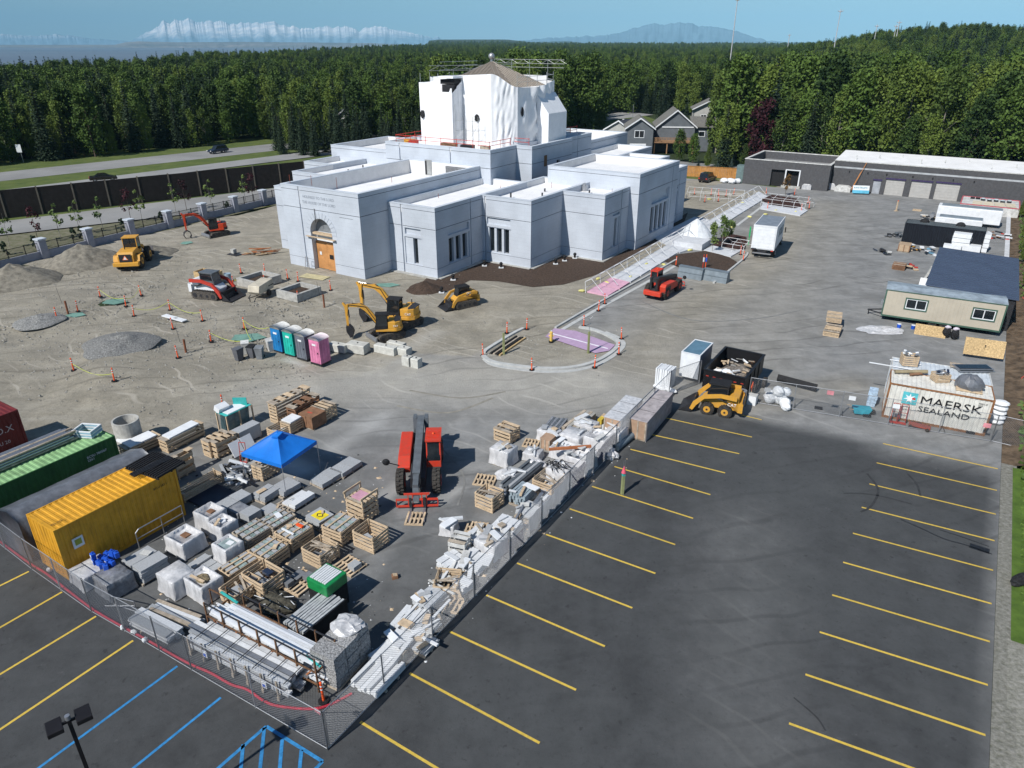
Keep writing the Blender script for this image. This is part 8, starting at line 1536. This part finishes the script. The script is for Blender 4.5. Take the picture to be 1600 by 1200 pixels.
# oil trails and curved tyre marks on the lot
OIL = mat('oil_stained_asphalt', (.014,.014,.016), .5, .3, 6, spec=.5); MARK = mat('tyre_mark', (.041,.043,.046), .9, .2, 3)
for nm, pts, wd, m in (('oil_trail',[(1408,812),(1440,826),(1475,842),(1510,852),(1550,866)],.07,OIL),('oil_trail',[(1468,828),(1500,838),(1545,854)],.05,OIL),('oil_stain',[(1515,852),(1530,857),(1546,862)],.45,OIL),('tyre_mark',[(1355,740),(1372,765),(1362,790),(1345,800)],.13,MARK),('tyre_mark',[(1318,771),(1345,771),(1380,776),(1425,788)],.10,MARK),('tyre_mark',[(1418,740),(1432,756),(1438,775)],.12,MARK),('tyre_mark',[(1240,1090),(1275,1120),(1290,1142)],.07,MARK),('tyre_mark',[(1000,470),(1080,500),(1180,498),(1250,485)],.18,mat('grey_tyre_mark', (.19,.19,.183), .9)),('tyre_mark',[(640,610),(720,622),(790,612)],.2,mat('brown_tyre_mark', (.26,.245,.21), .9)),('tyre_mark',[(620,634),(700,645),(770,622)],.2,MATS['brown_tyre_mark']),('tyre_mark',[(690,700),(725,745),(715,790)],.12,MATS['grey_tyre_mark'])):
    ribbon(nm, pts, wd, .004, m, .004 if 0 else .008)
# ------------------------------------------------------------------ trees
def leafmat(name, c, c2):
    m = bpy.data.materials.new(name); m.use_nodes = True; n = m.node_tree; L = n.links; b = n.nodes['Principled BSDF']; b.inputs['Roughness'].default_value = .7; b.inputs['Specular IOR Level'].default_value = .2
    tc = n.nodes.new('ShaderNodeTexCoord'); t = n.nodes.new('ShaderNodeTexNoise'); t.inputs['Scale'].default_value = .7; t.inputs['Detail'].default_value = 4; L.new(tc.outputs['Object'], t.inputs[0])
    oi = n.nodes.new('ShaderNodeObjectInfo'); ad = n.nodes.new('ShaderNodeMath'); ad.operation = 'MULTIPLY_ADD'; L.new(oi.outputs['Random'], ad.inputs[0]); ad.inputs[1].default_value = .8; L.new(t.outputs[0], ad.inputs[2])
    r = n.nodes.new('ShaderNodeValToRGB'); r.color_ramp.elements[0].position = .4; r.color_ramp.elements[1].position = 1.15; r.color_ramp.elements[0].color = (*c2, 1); r.color_ramp.elements[1].color = (*c, 1); L.new(ad.outputs[0], r.inputs[0]); L.new(r.outputs[0], b.inputs['Base Color'])
    MATS[name] = m; return m
LEAF = leafmat('birch_leaves', (.112,.158,.028), (.020,.044,.011)); LEAF2 = leafmat('cottonwood_leaves', (.076,.126,.022), (.017,.038,.010))
NEED = leafmat('spruce_needles', (.034,.055,.03), (.016,.03,.018)); PURP = leafmat('purple_leaves', (.055,.012,.018), (.022,.007,.010)); YOUNG = leafmat('young_leaves', (.13,.18,.05), (.07,.12,.03)); BLUEN = leafmat('blue_spruce_needles', (.06,.09,.075), (.03,.05,.042))
BARK = mat('pale_bark', (.30,.28,.24), .9, .3, 6); BARKD = mat('brown_bark', (.10,.075,.055), .95, .3, 6)
def quad(vs, fs, c, r, rnd, up=.0):
    a = Vector((rnd.uniform(-1,1), rnd.uniform(-1,1), rnd.uniform(-1,1)+up)).normalized(); t = a.orthogonal().normalized(); b_ = a.cross(t); q = rnd.uniform(0, 2*pi); t, b_ = t*cos(q)+b_*sin(q), b_*cos(q)-t*sin(q)
    k = len(vs); w_ = r*rnd.uniform(.6,1.1)
    for s1, s2 in ((-1,-.5),(1,-.6),(.7,.7),(-.6,.6)): vs.append(tuple(c + t*s1*w_ + b_*s2*w_))
    fs.append((k,k+1,k+2,k+3))
def crown_leafy(seed, H, W, base, n, lobes, leaf, tall=1.0):
    rnd = random.Random(seed); vs = []; fs = []; C = []
    for i in range(lobes):
        f = rnd.random()**.8; z = base+(H-base)*f; prof = sin(pi*min(1,(f*.86+.12)))**.6; a = rnd.uniform(0, 2*pi); r = W*prof*rnd.uniform(.25, .85)
        C.append((Vector((r*cos(a), r*sin(a), z)), W*rnd.uniform(.2,.42)))
    for i in range(n):
        c, R_ = C[i % lobes]; d = Vector((rnd.gauss(0,1), rnd.gauss(0,1), rnd.gauss(0,1))).normalized(); p = c + Vector((d.x, d.y, d.z*tall))*R_*rnd.uniform(.3, 1.15)
        quad(vs, fs, p, leaf, rnd)
    return vs, fs
def crown_spruce(seed, H, W, base, tiers, leaf, dens=1.0):
    rnd = random.Random(seed); vs = []; fs = []
    for j in range(tiers):
        f = j/(tiers-1); z = base+(H-base)*f; R_ = W*(1-f)**.85+.12; nb = max(5, int(13*(1-f)+5))
        for b in range(nb):
            a = 2*pi*(b+rnd.random()*.8)/nb; rr_ = R_*rnd.uniform(.7,1.12); k = max(2, int(rr_/leaf*1.5*dens))
            for i in range(k):
                q = (i+.6)/k; p = Vector((rr_*q*cos(a), rr_*q*sin(a), z-rr_*q*.32+rnd.uniform(-.12,.12))); quad(vs, fs, p+Vector((rnd.uniform(-.2,.2),rnd.uniform(-.2,.2),0))*leaf*2, leaf*(1.15-.5*q), rnd, 1.4)
    return vs, fs
def proto(name, crown, m, H, tr, bark, trunk_top, limbs=5, seed=0):
    me = bpy.data.meshes.new(name+'_crown'); me.from_pydata(crown[0], [], crown[1]); me.materials.append(m); me.update()
    rnd = random.Random(seed); mb = MB(); mb.tube((0,0,-.3), (.1,.05,trunk_top*.5), tr, bark, 7, r2=tr*.7).tube((.1,.05,trunk_top*.5), (.15,.1,trunk_top), tr*.7, bark, 6, r2=tr*.2)
    for i in range(limbs):
        a = rnd.uniform(0, 2*pi); z = trunk_top*rnd.uniform(.35,.8); l = H*.16; mb.tube((.08,.05,z), (l*cos(a), l*sin(a), z+l*.9), tr*.35, bark, 4, r2=tr*.1)
    t = mb.build(name+'_trunk'); tm = t.data; bpy.data.objects.remove(t)
    return (me, tm)
PROTO = {
 'birch_tree': [proto('birch', crown_leafy(s, 14, 2.7, 1.6, 4200, 60, .22, 1.5), LEAF, 14, .17, BARK, 11.5, 6, s) for s in (1,2)],
 'cottonwood_tree': [proto('cottonwood', crown_leafy(s, 15, 3.5, 1.8, 4800, 70, .25, 1.35), LEAF2, 16, .24, BARKD, 13, 7, s) for s in (3,4)],
 'spruce_tree': [proto('spruce', crown_spruce(s, 15, 2.5, .8, 30, .30), NEED, 15, .18, BARKD, 14.2, 0, s) for s in (5,6)],
 'small_spruce': [proto('small_spruce', crown_spruce(9, 8, 2.3, .3, 20, .26), BLUEN, 8, .12, BARKD, 7.4, 0, 9)],
 'purple_tree': [proto('purple_tree', crown_leafy(8, 13, 4.0, 2.0, 3400, 36, .33), PURP, 13, .2, BARKD, 9, 6, 8)]}
def tree(kind, xy, rz, sc, label, group=None, z=0, var=0, sz=None):
    cr, tr = PROTO[kind][var % len(PROTO[kind])]
    t = thing(kind, label, 'tree', xy, rz, z, group); t.scale = (sc, sc, sz or sc)
    for nm, me in (('trunk', tr), ('crown', cr)):
        o = bpy.data.objects.new(nm, me); COL.objects.link(o); o.parent = t
    return t
# where the wood starts, heading by heading (survey pixel of its foot)
FU = [-250,0,200,430,435,660,900,940,945,1112,1118,1160,1290,1600,1900]; FV = [282,257,241,217,246,236,224,222,176,180,262,262,275,300,330]
rnd = random.Random(11); pts = []
HOUSES = [(P(1010,222), 22), (P(1500,262), 9)]
r = 95.0
while r < 3600:
    sp_ = 4.8 if r < 330 else 4.8 + (r-330)*.0085
    da = sp_/r; a = -.74
    while a < .78:
        aa = a + rnd.uniform(-.4,.4)*da; rr_ = r + rnd.uniform(-.45,.45)*sp_; x, y = rr_*sin(aa), rr_*cos(aa)
        u = 800+F*x/(y*_cp+CH*_sp); bv = np.interp(u, FU, FV); dep = y*_cp+CH*_sp; vv = 600-F*(y*_sp-CH*_cp)/dep
        if vv < bv and ((x-OX)*SX+(y-OY)*SY < 12 or -(x-OX)*SY+(y-OY)*SX > 96) and rr_ < coast(math.degrees(aa))*.985 and all((x-h[0][0])**2+(y-h[0][1])**2 > h[1]**2 for h in HOUSES):
            zt = terr(math.degrees(aa), rr_)
            wht = x*(.0) ; k = rnd.random(); left = u < 680
            nz = noise.noise(Vector((x*.02, y*.02, 0)))
            kind = 2 if k < (.30 if left else .20)+nz*.35 else (0 if k < .72 else 1)
            hs = (.82 if left else 1.0) if rr_ < 260 else .88
            if 435 < u < 670 and vv > bv-12: kind = 2; hs = .62
            if abs(x) < 1e9: pts.append((rr_, x, y, zt, kind, hs*rnd.uniform(.62, 1.22)*(1.12 if kind == 2 else 1)*(1.12 if not left and kind < 2 and rr_ < 300 else 1), rnd.uniform(0, 6.28), rnd.randrange(2), u))
        a += da
    r += sp_*.9
pts.sort(key=lambda q: q[0]+(0 if -10 < q[8] < 1612 else 5000))
KN = ['birch_tree','cottonwood_tree','spruce_tree']; KL = ['light green birch','broad green cottonwood','dark spruce']
def zone(u, r): 
    return 'at the edge of the wood beyond the highway' if u < 430 else 'in the wood behind the temple, left of the tower' if u < 680 else 'in the wood behind the tower and the grey houses' if u < 1115 else 'in the tall wood behind the small flat-roofed block' if u < 1290 else 'in the tall wood behind the long garage building'
LM = [(-999,'beyond the left edge road sign'),(60,'left of the black car behind the sound wall'),(150,'above the black car behind the sound wall'),(200,'between the two cars on the highway'),(260,'just left of the green roofed shed'),(300,'beside the green roofed shed'),(345,'right of the dark blue highway car'),(395,'where the highway meets the temple roofline'),(430,'behind the left wing of the temple'),(485,'left of the pale cabin'),(530,'right of the pale cabin'),(575,'left of the wrapped tower'),(640,'behind the left edge of the wrapped tower'),(700,'behind the wrapped tower'),(860,'just right of the wrapped tower'),(915,'left of the pale cottage'),(960,'above the grey house roofs'),(1040,'above the long grey roof'),(1112,'left of the purple tree'),(1170,'behind the purple tree'),(1210,'above the dark block doorway'),(1250,'above the right end of the dark block'),(1290,'above the orange ladder'),(1330,'above the banner board'),(1370,'above the first roller door'),(1415,'above the second roller door'),(1455,'above the third roller door'),(1500,'beside the beige house'),(1545,'above the red rimmed platform'),(1590,'at the right edge of the photo')]
for q in pts[:285]:
    lm = [b for a_, b in LM if a_ <= q[8]][-1]; bv = np.interp(q[8], FU, FV); dep = q[2]*_cp+CH*_sp; back = bv-(600-F*(q[2]*_sp-CH*_cp)/dep); size = 'tall ' if q[5] > 1.02 else 'low ' if q[5] < .84 else ''
    row = 'front row' if back < 4 else 'second row' if back < 10 else 'deeper row'
    tree(KN[q[4]], (q[1], q[2]), q[6], q[5], size+KL[q[4]]+' '+lm+', '+row, KL[q[4]].split()[-1]+' trees '+lm, q[3]-.1, q[7])
far = pts[285:]
me = bpy.data.meshes.new('far_wood'); me.from_pydata([(q[1],q[2],q[3]-.1) for q in far], [], [])
for nm, ty, vals in (('kind','INT',[q[4]*2+q[7] for q in far]), ('size','FLOAT',[q[5]*(1 if q[0] < 900 else 1+(q[0]-900)*.00022) for q in far]), ('turn','FLOAT',[q[6] for q in far])):
    a = me.attributes.new(nm, ty, 'POINT'); a.data.foreach_set('value', vals)
fw = bpy.data.objects.new('far_wood', me); COL.objects.link(fw); fw['kind'] = 'stuff'
ng = bpy.data.node_groups.new('far_wood', 'GeometryNodeTree'); ng.interface.new_socket('Geometry', in_out='INPUT', socket_type='NodeSocketGeometry'); ng.interface.new_socket('Geometry', in_out='OUTPUT', socket_type='NodeSocketGeometry')
N, Lk = ng.nodes, ng.links; gi = N.new('NodeGroupInput'); go = N.new('NodeGroupOutput'); jn = N.new('GeometryNodeJoinGeometry')
def named(nm, dt):
    x = N.new('GeometryNodeInputNamedAttribute'); x.data_type = dt; x.inputs['Name'].default_value = nm; return x.outputs['Attribute']
kk, sz_, tn = named('kind','INT'), named('size','FLOAT'), named('turn','FLOAT'); cx_ = N.new('ShaderNodeCombineXYZ'); Lk.new(tn, cx_.inputs[2])
for i in range(6):
    src = bpy.data.objects.new('wood_source', PROTO[KN[i//2]][i%2][0])
    oi = N.new('GeometryNodeObjectInfo'); oi.inputs['Object'].default_value = src; oi.inputs['As Instance'].default_value = True
    ip = N.new('GeometryNodeInstanceOnPoints'); cp = N.new('FunctionNodeCompare'); cp.data_type = 'INT'; cp.operation = 'EQUAL'; Lk.new(kk, cp.inputs[2]); cp.inputs[3].default_value = i
    Lk.new(gi.outputs[0], ip.inputs['Points']); Lk.new(cp.outputs[0], ip.inputs['Selection']); Lk.new(oi.outputs['Geometry'], ip.inputs['Instance']); Lk.new(cx_.outputs[0], ip.inputs['Rotation']); Lk.new(sz_, ip.inputs['Scale']); Lk.new(ip.outputs[0], jn.inputs[0])
Lk.new(jn.outputs[0], go.inputs[0]); fw.modifiers.new('wood', 'NODES').node_group = ng
print('trees', len(pts))
# single trees that stand out
tree('purple_tree', P(1183,262), 1.2, .95, 'purple leaved tree right of the grey houses, at the front of the wood')
for u, v, k, s, lb in ((1128,262,'spruce_tree',.8,'tall dark spruce right beside the grey house with the deck'),(1060,252,'cottonwood_tree',.42,'bushy green tree in front of the wooden deck'),(1082,255,'cottonwood_tree',.38,'small leafy tree between the deck and the orange fence'),(1105,262,'birch_tree',.3,'bright green shrub just behind the orange board fence'),(1160,268,'birch_tree',.36,'green bush at the right end of the orange board fence'),(1030,200,'spruce_tree',.75,'spruce rising behind the roof of the long grey house'),(1340,250,'spruce_tree',1.15,'dark spruce rising from the wood behind the white garage roof'),(1493,150,'spruce_tree',1.35,'tallest spruce on the right, above the beige house'),(1070,205,'spruce_tree',.62,'dark spruce between the long grey house and the far cottage')):
    tree(k, P(u,v), u*.7, s, lb)
for i, (u, v, s) in enumerate(((1090,268,.34),(1119,276,.36),(1141,274,.40),(1163,274,.40))): tree('small_spruce', P(u,v), i*1.3, s*1.0, ['young spruce at the left end of the orange board fence','young spruce behind the dark parked car','young spruce right of the dark parked car','young spruce next to the green metal cabinet'][i], 'young spruces along the orange fence')
# saplings and dark shrubs in the planting strip along the pillar fence
SAP = proto('sapling', crown_leafy(21, 4.2, .8, 1.1, 170, 10, .13), YOUNG, 4.2, .035, BARK, 3.8, 5, 21); SAPP = proto('sapling', crown_leafy(22, 4.0, .9, 1.0, 200, 10, .12), PURP, 4, .035, BARKD, 3.6, 6, 22); SHR = proto('shrub', crown_leafy(23, 1.5, .5, .1, 500, 10, .10), NEED, 1.5, .05, BARKD, .8, 0, 23)
PROTO['sapling'] = [SAP, SAPP]; PROTO['dark_shrub'] = [SHR]
sl_ = [(15,392,0),(60,385,1),(95,378,0),(127,372,0),(162,366,0),(205,352,1),(222,352,0),(275,340,0),(292,335,1),(332,333,0),(385,325,0),(396,322,1)]
for i, (u, v, k) in enumerate(sl_):
    tree('sapling', P(u,v-6), i, 1.1, ('purple' if k else 'green')+' leaved thin sapling in the strip behind the pillar fence, '+['first','second','third','fourth','fifth','sixth','seventh','eighth','ninth','tenth','eleventh','twelfth'][i]+' from the left', 'saplings behind the pillar fence', var=k)
for i, (u, v) in enumerate(((10,398),(56,388),(116,374),(128,372),(192,360),(253,348),(357,332))): tree('dark_shrub', P(u,v), i, 1.0, 'dark conical shrub in the planting strip behind the pillar fence', 'dark shrubs behind the pillar fence')
YGT = proto('young_tree', crown_leafy(41, 3.6, .75, 1.3, 700, 16, .11, 1.6), YOUNG, 3.6, .04, BARK, 3.2, 6, 41); RGT = proto('young_tree', crown_leafy(42, 3.6, .9, 1.2, 600, 14, .11, 1.3), mat('rusty_leaves', (.16,.09,.03), .8), 3.6, .04, BARKD, 3.2, 6, 42); PROTO['young_tree'] = [YGT, RGT]
for i, (u, v, h_, lb) in enumerate(YT['trees']): tree('young_tree', P(u,v), i, h_/3.6, lb, var=1 if i == 3 else 0)
# grass on the lawn and brown bank: small blades and weeds
def tufts(name, n, region, m, size, seed):
    rnd = random.Random(seed); vs = []; fs = []
    for i in range(n):
        s, t, z = region(rnd); x, y = st(s, t); quad(vs, fs, Vector((x,y,z+size*.4)), size, rnd)
    me = bpy.data.meshes.new(name); me.from_pydata(vs, [], fs); me.materials.append(m); o = bpy.data.objects.new(name, me); COL.objects.link(o); o['kind'] = 'stuff'; return o
def bankz(s): return .12*max(0, s-58.71)+.1
tufts('bank_weeds', 5000, lambda q: (lambda s, t: (s, t, bankz(s)))(59.6+q.random()**.8*5, q.choice([q.uniform(30,84), q.uniform(40,80), q.uniform(-9,3)])), YOUNG, .16, 31)
tufts('lawn_grass', 9000, lambda q: (q.uniform(59.7,70), q.uniform(-21,-6.5), .04), leafmat('lawn_blades', (.10,.16,.03), (.05,.095,.018)), .07, 32)
tufts('edge_weeds', 900, lambda q: (60.2+q.random()**2*3, q.uniform(-50,-18), .03), LEAF, .07, 33)
M_SH = [(1590,340),(1594,372),(1592,410),(1596,450),(1590,395)]
for i, (u, v) in enumerate(M_SH): tree('birch_tree', P(u+3,v+4), i*2, .17, 'yellow green bush on the brown bank right of the white trailers', 'bushes on the brown bank', z=.5)
# ------------------------------------------------------------------ far land: snow range, lone mountain, shores, masts, big buildings
SNOW = mat('snow_rock_and_haze_tint', (.95,.88,.84), .9, .1, .0024, col2=(.30,.38,.50), stretch=(1,1,1.4))
def snow_to_haze(m, z0, z1):
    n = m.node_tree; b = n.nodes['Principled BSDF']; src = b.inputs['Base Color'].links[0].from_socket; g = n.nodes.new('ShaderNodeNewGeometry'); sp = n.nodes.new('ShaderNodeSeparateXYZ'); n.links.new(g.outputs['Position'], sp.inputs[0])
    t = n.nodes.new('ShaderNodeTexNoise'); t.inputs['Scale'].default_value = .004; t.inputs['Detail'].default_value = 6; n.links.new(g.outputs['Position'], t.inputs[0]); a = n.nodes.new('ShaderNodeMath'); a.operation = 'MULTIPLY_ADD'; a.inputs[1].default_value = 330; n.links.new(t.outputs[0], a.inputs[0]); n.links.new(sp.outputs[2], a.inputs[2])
    r = n.nodes.new('ShaderNodeMapRange'); r.inputs['From Min'].default_value = z0+165; r.inputs['From Max'].default_value = z1+165; n.links.new(a.outputs[0], r.inputs['Value']); mx = n.nodes.new('ShaderNodeMix'); mx.data_type = 'RGBA'; n.links.new(r.outputs[0], mx.inputs['Factor']); mx.inputs['A'].default_value = (.13,.22,.32,1); n.links.new(src, mx.inputs['B']); n.links.new(mx.outputs['Result'], b.inputs['Base Color'])  # blue-grey rock below the snow also has distance haze painted into its colour
snow_to_haze(SNOW, 110, 330); RIDGE = mat('blue_ridge', (.07,.13,.19), .9, .1, .0012, col2=(.12,.20,.27)); SHORE = mat('sandy_bluff', (.20,.19,.19), .95, .1, .0015, col2=(.07,.09,.10))
def range_(name, dist, uv, m, depth, base=-38, jag=0, seed=0, step=2.0, kind='structure'):
    """mountain mass at a real distance; uv = (u, v) skyline seen from the site"""
    us_ = np.arange(uv[0][0], uv[-1][0]+.1, step); vs = []; fs = []; rows = 9; n = len(us_)
    for u in us_:
        v = np.interp(u, [a for a, _ in uv], [b for _, b in uv]); v -= jag*(noise.noise(Vector((u*.11+seed, seed, 0)))+.6*noise.noise(Vector((u*.37+seed, 3, 0)))+.3*noise.noise(Vector((u*.9, 5, seed))))*min(1, (HOR+3-v)/8)
        top = CH + dist*(HOR-v)/F*1.09
        for j in range(rows):
            f = j/(rows-1); z = base+(max(top, base+5)-base)*(f if f < 1 else 1)
            rid = 1+.0*u; dd = dist-depth*(1-f)*(1+.3*noise.noise(Vector((u*.09+seed, f*2, 2))))
            k = (dd/_cp); x = (u-800)/F*dd*1.0*_cp*1.11; vs.append((x, dd, z))
        vs.append((x*1.0, dist+depth, base))
    r1 = rows+1
    for i in range(n-1):
        for j in range(r1-1): fs.append((i*r1+j, (i+1)*r1+j, (i+1)*r1+j+1, i*r1+j+1))
    me = bpy.data.meshes.new(name); me.from_pydata(vs, [], fs); me.materials.append(m); me.update(); o = bpy.data.objects.new(name, me); COL.objects.link(o); o['kind'] = kind; return o
range_('snow_mountains', 25000, [(-40,61),(10,58),(60,62),(80,57),(130,59),(160,57),(195,61),(240,64),(262,65),(300,50),(312,44),(350,39),(365,43),(390,41),(410,45),(432,44),(462,42),(480,46),(505,50),(545,48),(570,48),(585,52),(612,47),(640,52),(665,56),(700,62),(740,66)], SNOW, 3200, jag=3.0, seed=3, step=1.6)
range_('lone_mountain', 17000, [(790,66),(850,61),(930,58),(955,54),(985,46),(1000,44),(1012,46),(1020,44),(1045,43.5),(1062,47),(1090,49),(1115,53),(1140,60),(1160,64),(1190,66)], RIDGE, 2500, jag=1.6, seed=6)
sn = mat('snow_streak', (.7,.72,.74), .9, .1, .01)
range_('far_shore', 11000, [(-40,69),(240,69),(256,66),(275,65),(330,66),(420,65.5),(600,67),(660,69),(680,71.5)], SHORE, 1200, jag=.7, seed=9)
range_('wooded_point', 7200, [(672,74),(684,66),(692,64),(800,65),(870,67),(905,70),(960,72)], mat('far_forest', (.02,.04,.03), .95, .2, .01), 900, jag=.8, seed=12)
range_('low_hills', 11500, [(780,67),(880,64.5),(905,67),(1000,68.5),(1150,67),(1285,66.5),(1345,69),(1420,70),(1700,69)], MATS['far_forest'], 2000, jag=.8, seed=15)
GALV = mat('mast_steel', (.5,.5,.52), .6)
def mast(u, vb, vt, dist, label, wdt=.35):
    x = (u-800)/F*(dist*_cp+CH*_sp); zt = CH+dist*(HOR-vt)/F*1.1; t = thing('radio_mast', label, 'mast', (x, dist), 0, 0); MB().tube((0,0,-2), (0,0,zt), wdt, GALV, 6, r2=wdt*.6).build('pole', t)
    h = MB();
    for k in range(3): h.tube((0,0,zt-1.0), (1.2*cos(k*2.1),1.2*sin(k*2.1),zt-.6), .12, GALV, 4)
    h.build('antenna', t)
x0 = P(1143,100)
def mast2(ub, vb, ut, vt, H, label, wd=.3):
    """lattice-thin mast of height H"""
    y = None
    for yy in np.linspace(120, 1500, 2000):
        dep = yy*_cp+(CH-H)*_sp; vv = 600-F*(yy*_sp-(CH-H)*_cp)/dep
        if vv < vt: pass
        if (vv > vt) == (H < CH): pass
    return
for u, vt, dist, lb in ((1153,-6,300,'tallest thin radio mast, rising out of the photo right of the lone mountain'),(1314,14,420,'thin radio mast above the white roofed buildings'),(1371,38,520,'middle radio mast over the wooded hill'),(1406,32,470,'right one of the close pair of radio masts'),(1401,38,500,'left one of the close pair of radio masts'),(1234,53,700,'short dark mast behind the far white building')):
    ht = CH+dist*(HOR-vt)/F/ (_cp) * .92
    # solve the height whose top projects to vt
    lo, hi = 5, 200
    for _ in range(40):
        mid = (lo+hi)/2; dep = dist*_cp+(CH-mid)*_sp; vv = 600-F*(dist*_sp-(CH-mid)*_cp)/dep
        if vv > vt: lo = mid
        else: hi = mid
    dep = dist*_cp+(CH-mid)*_sp; x = (u-800)/F*dep; t = thing('radio_mast', lb, 'radio mast', (x, dist), 0, 0)
    MB().tube((0,0,-2), (0,0,mid), .28*dist/400+.05, GALV, 6, r2=.12*dist/400+.05).build('pole', t); h = MB()
    for k in range(4): h.tube((0,0,mid-1.5), (1.5*cos(k*1.57),1.5*sin(k*1.57),mid-.8), .15, GALV, 4)
    h.build('antenna', t)
def atpx(u, v, y, z=None):
    """x and z of the point at distance y seen at u, v"""
    k = (600-v)/F; # z-CH = y*(k*cp - sp)/(cp + k*sp)
    zz = CH + y*(k*_cp-_sp)/(_cp+k*_sp); dep = y*_cp+(CH-zz)*_sp; return (u-800)/F*dep, zz
for (u0,u1,v0,v1,y,lb,nm) in ((1218,1278,84,96,520,'long white flat roofed building among the far trees','commercial_building'),(1334,1356,76,83,700,'small pale far building left of the masts','commercial_building'),(1575,1625,70,76,520,'white domed far building at the right edge above the trees','storage_dome'),(1304,1328,81,84,600,'low far building roof beside the white one','commercial_building')):
    xa, zt = atpx(u0, v0, y); xb, _ = atpx(u1, v0, y); _, zb = atpx(u0, v1+14, y); t = thing(nm, lb, 'building', ((xa+xb)/2, y), -.15, zb); h = zt-zb; w_ = xb-xa
    if nm == 'storage_dome': MB().ball((0,0,0), w_/2, WHITE, 20, 10, (1,1,h/(w_/2))).build('dome', t)
    else:
        b = MB().box(-w_/2, w_/2, -6, 12, 0, h, WHITED).build('wall', t); bx(t, 'roof', WHITE, (0,3,h+.3), (w_+1,19,.6))
        for k in range(max(2, int(w_/5))): bx(b, 'window', GLASS, (-w_/2+2.5+k*5, -6.05, h*.55), (2.6,.1,.9))
# air
hz = bpy.data.materials.new('haze'); hz.use_nodes = True; n = hz.node_tree; n.nodes.clear(); ov = n.nodes.new('ShaderNodeOutputMaterial'); pv = n.nodes.new('ShaderNodeVolumePrincipled'); pv.inputs['Color'].default_value = (.40,.76,1,1); pv.inputs['Density'].default_value = 5.0e-5; pv.inputs['Anisotropy'].default_value = -.3
n.links.new(pv.outputs[0], ov.inputs['Volume'])
hb = MB().box(-46000, 46000, -1000, 50000, -90, 1500, hz).build('haze'); hb['kind'] = 'stuff'
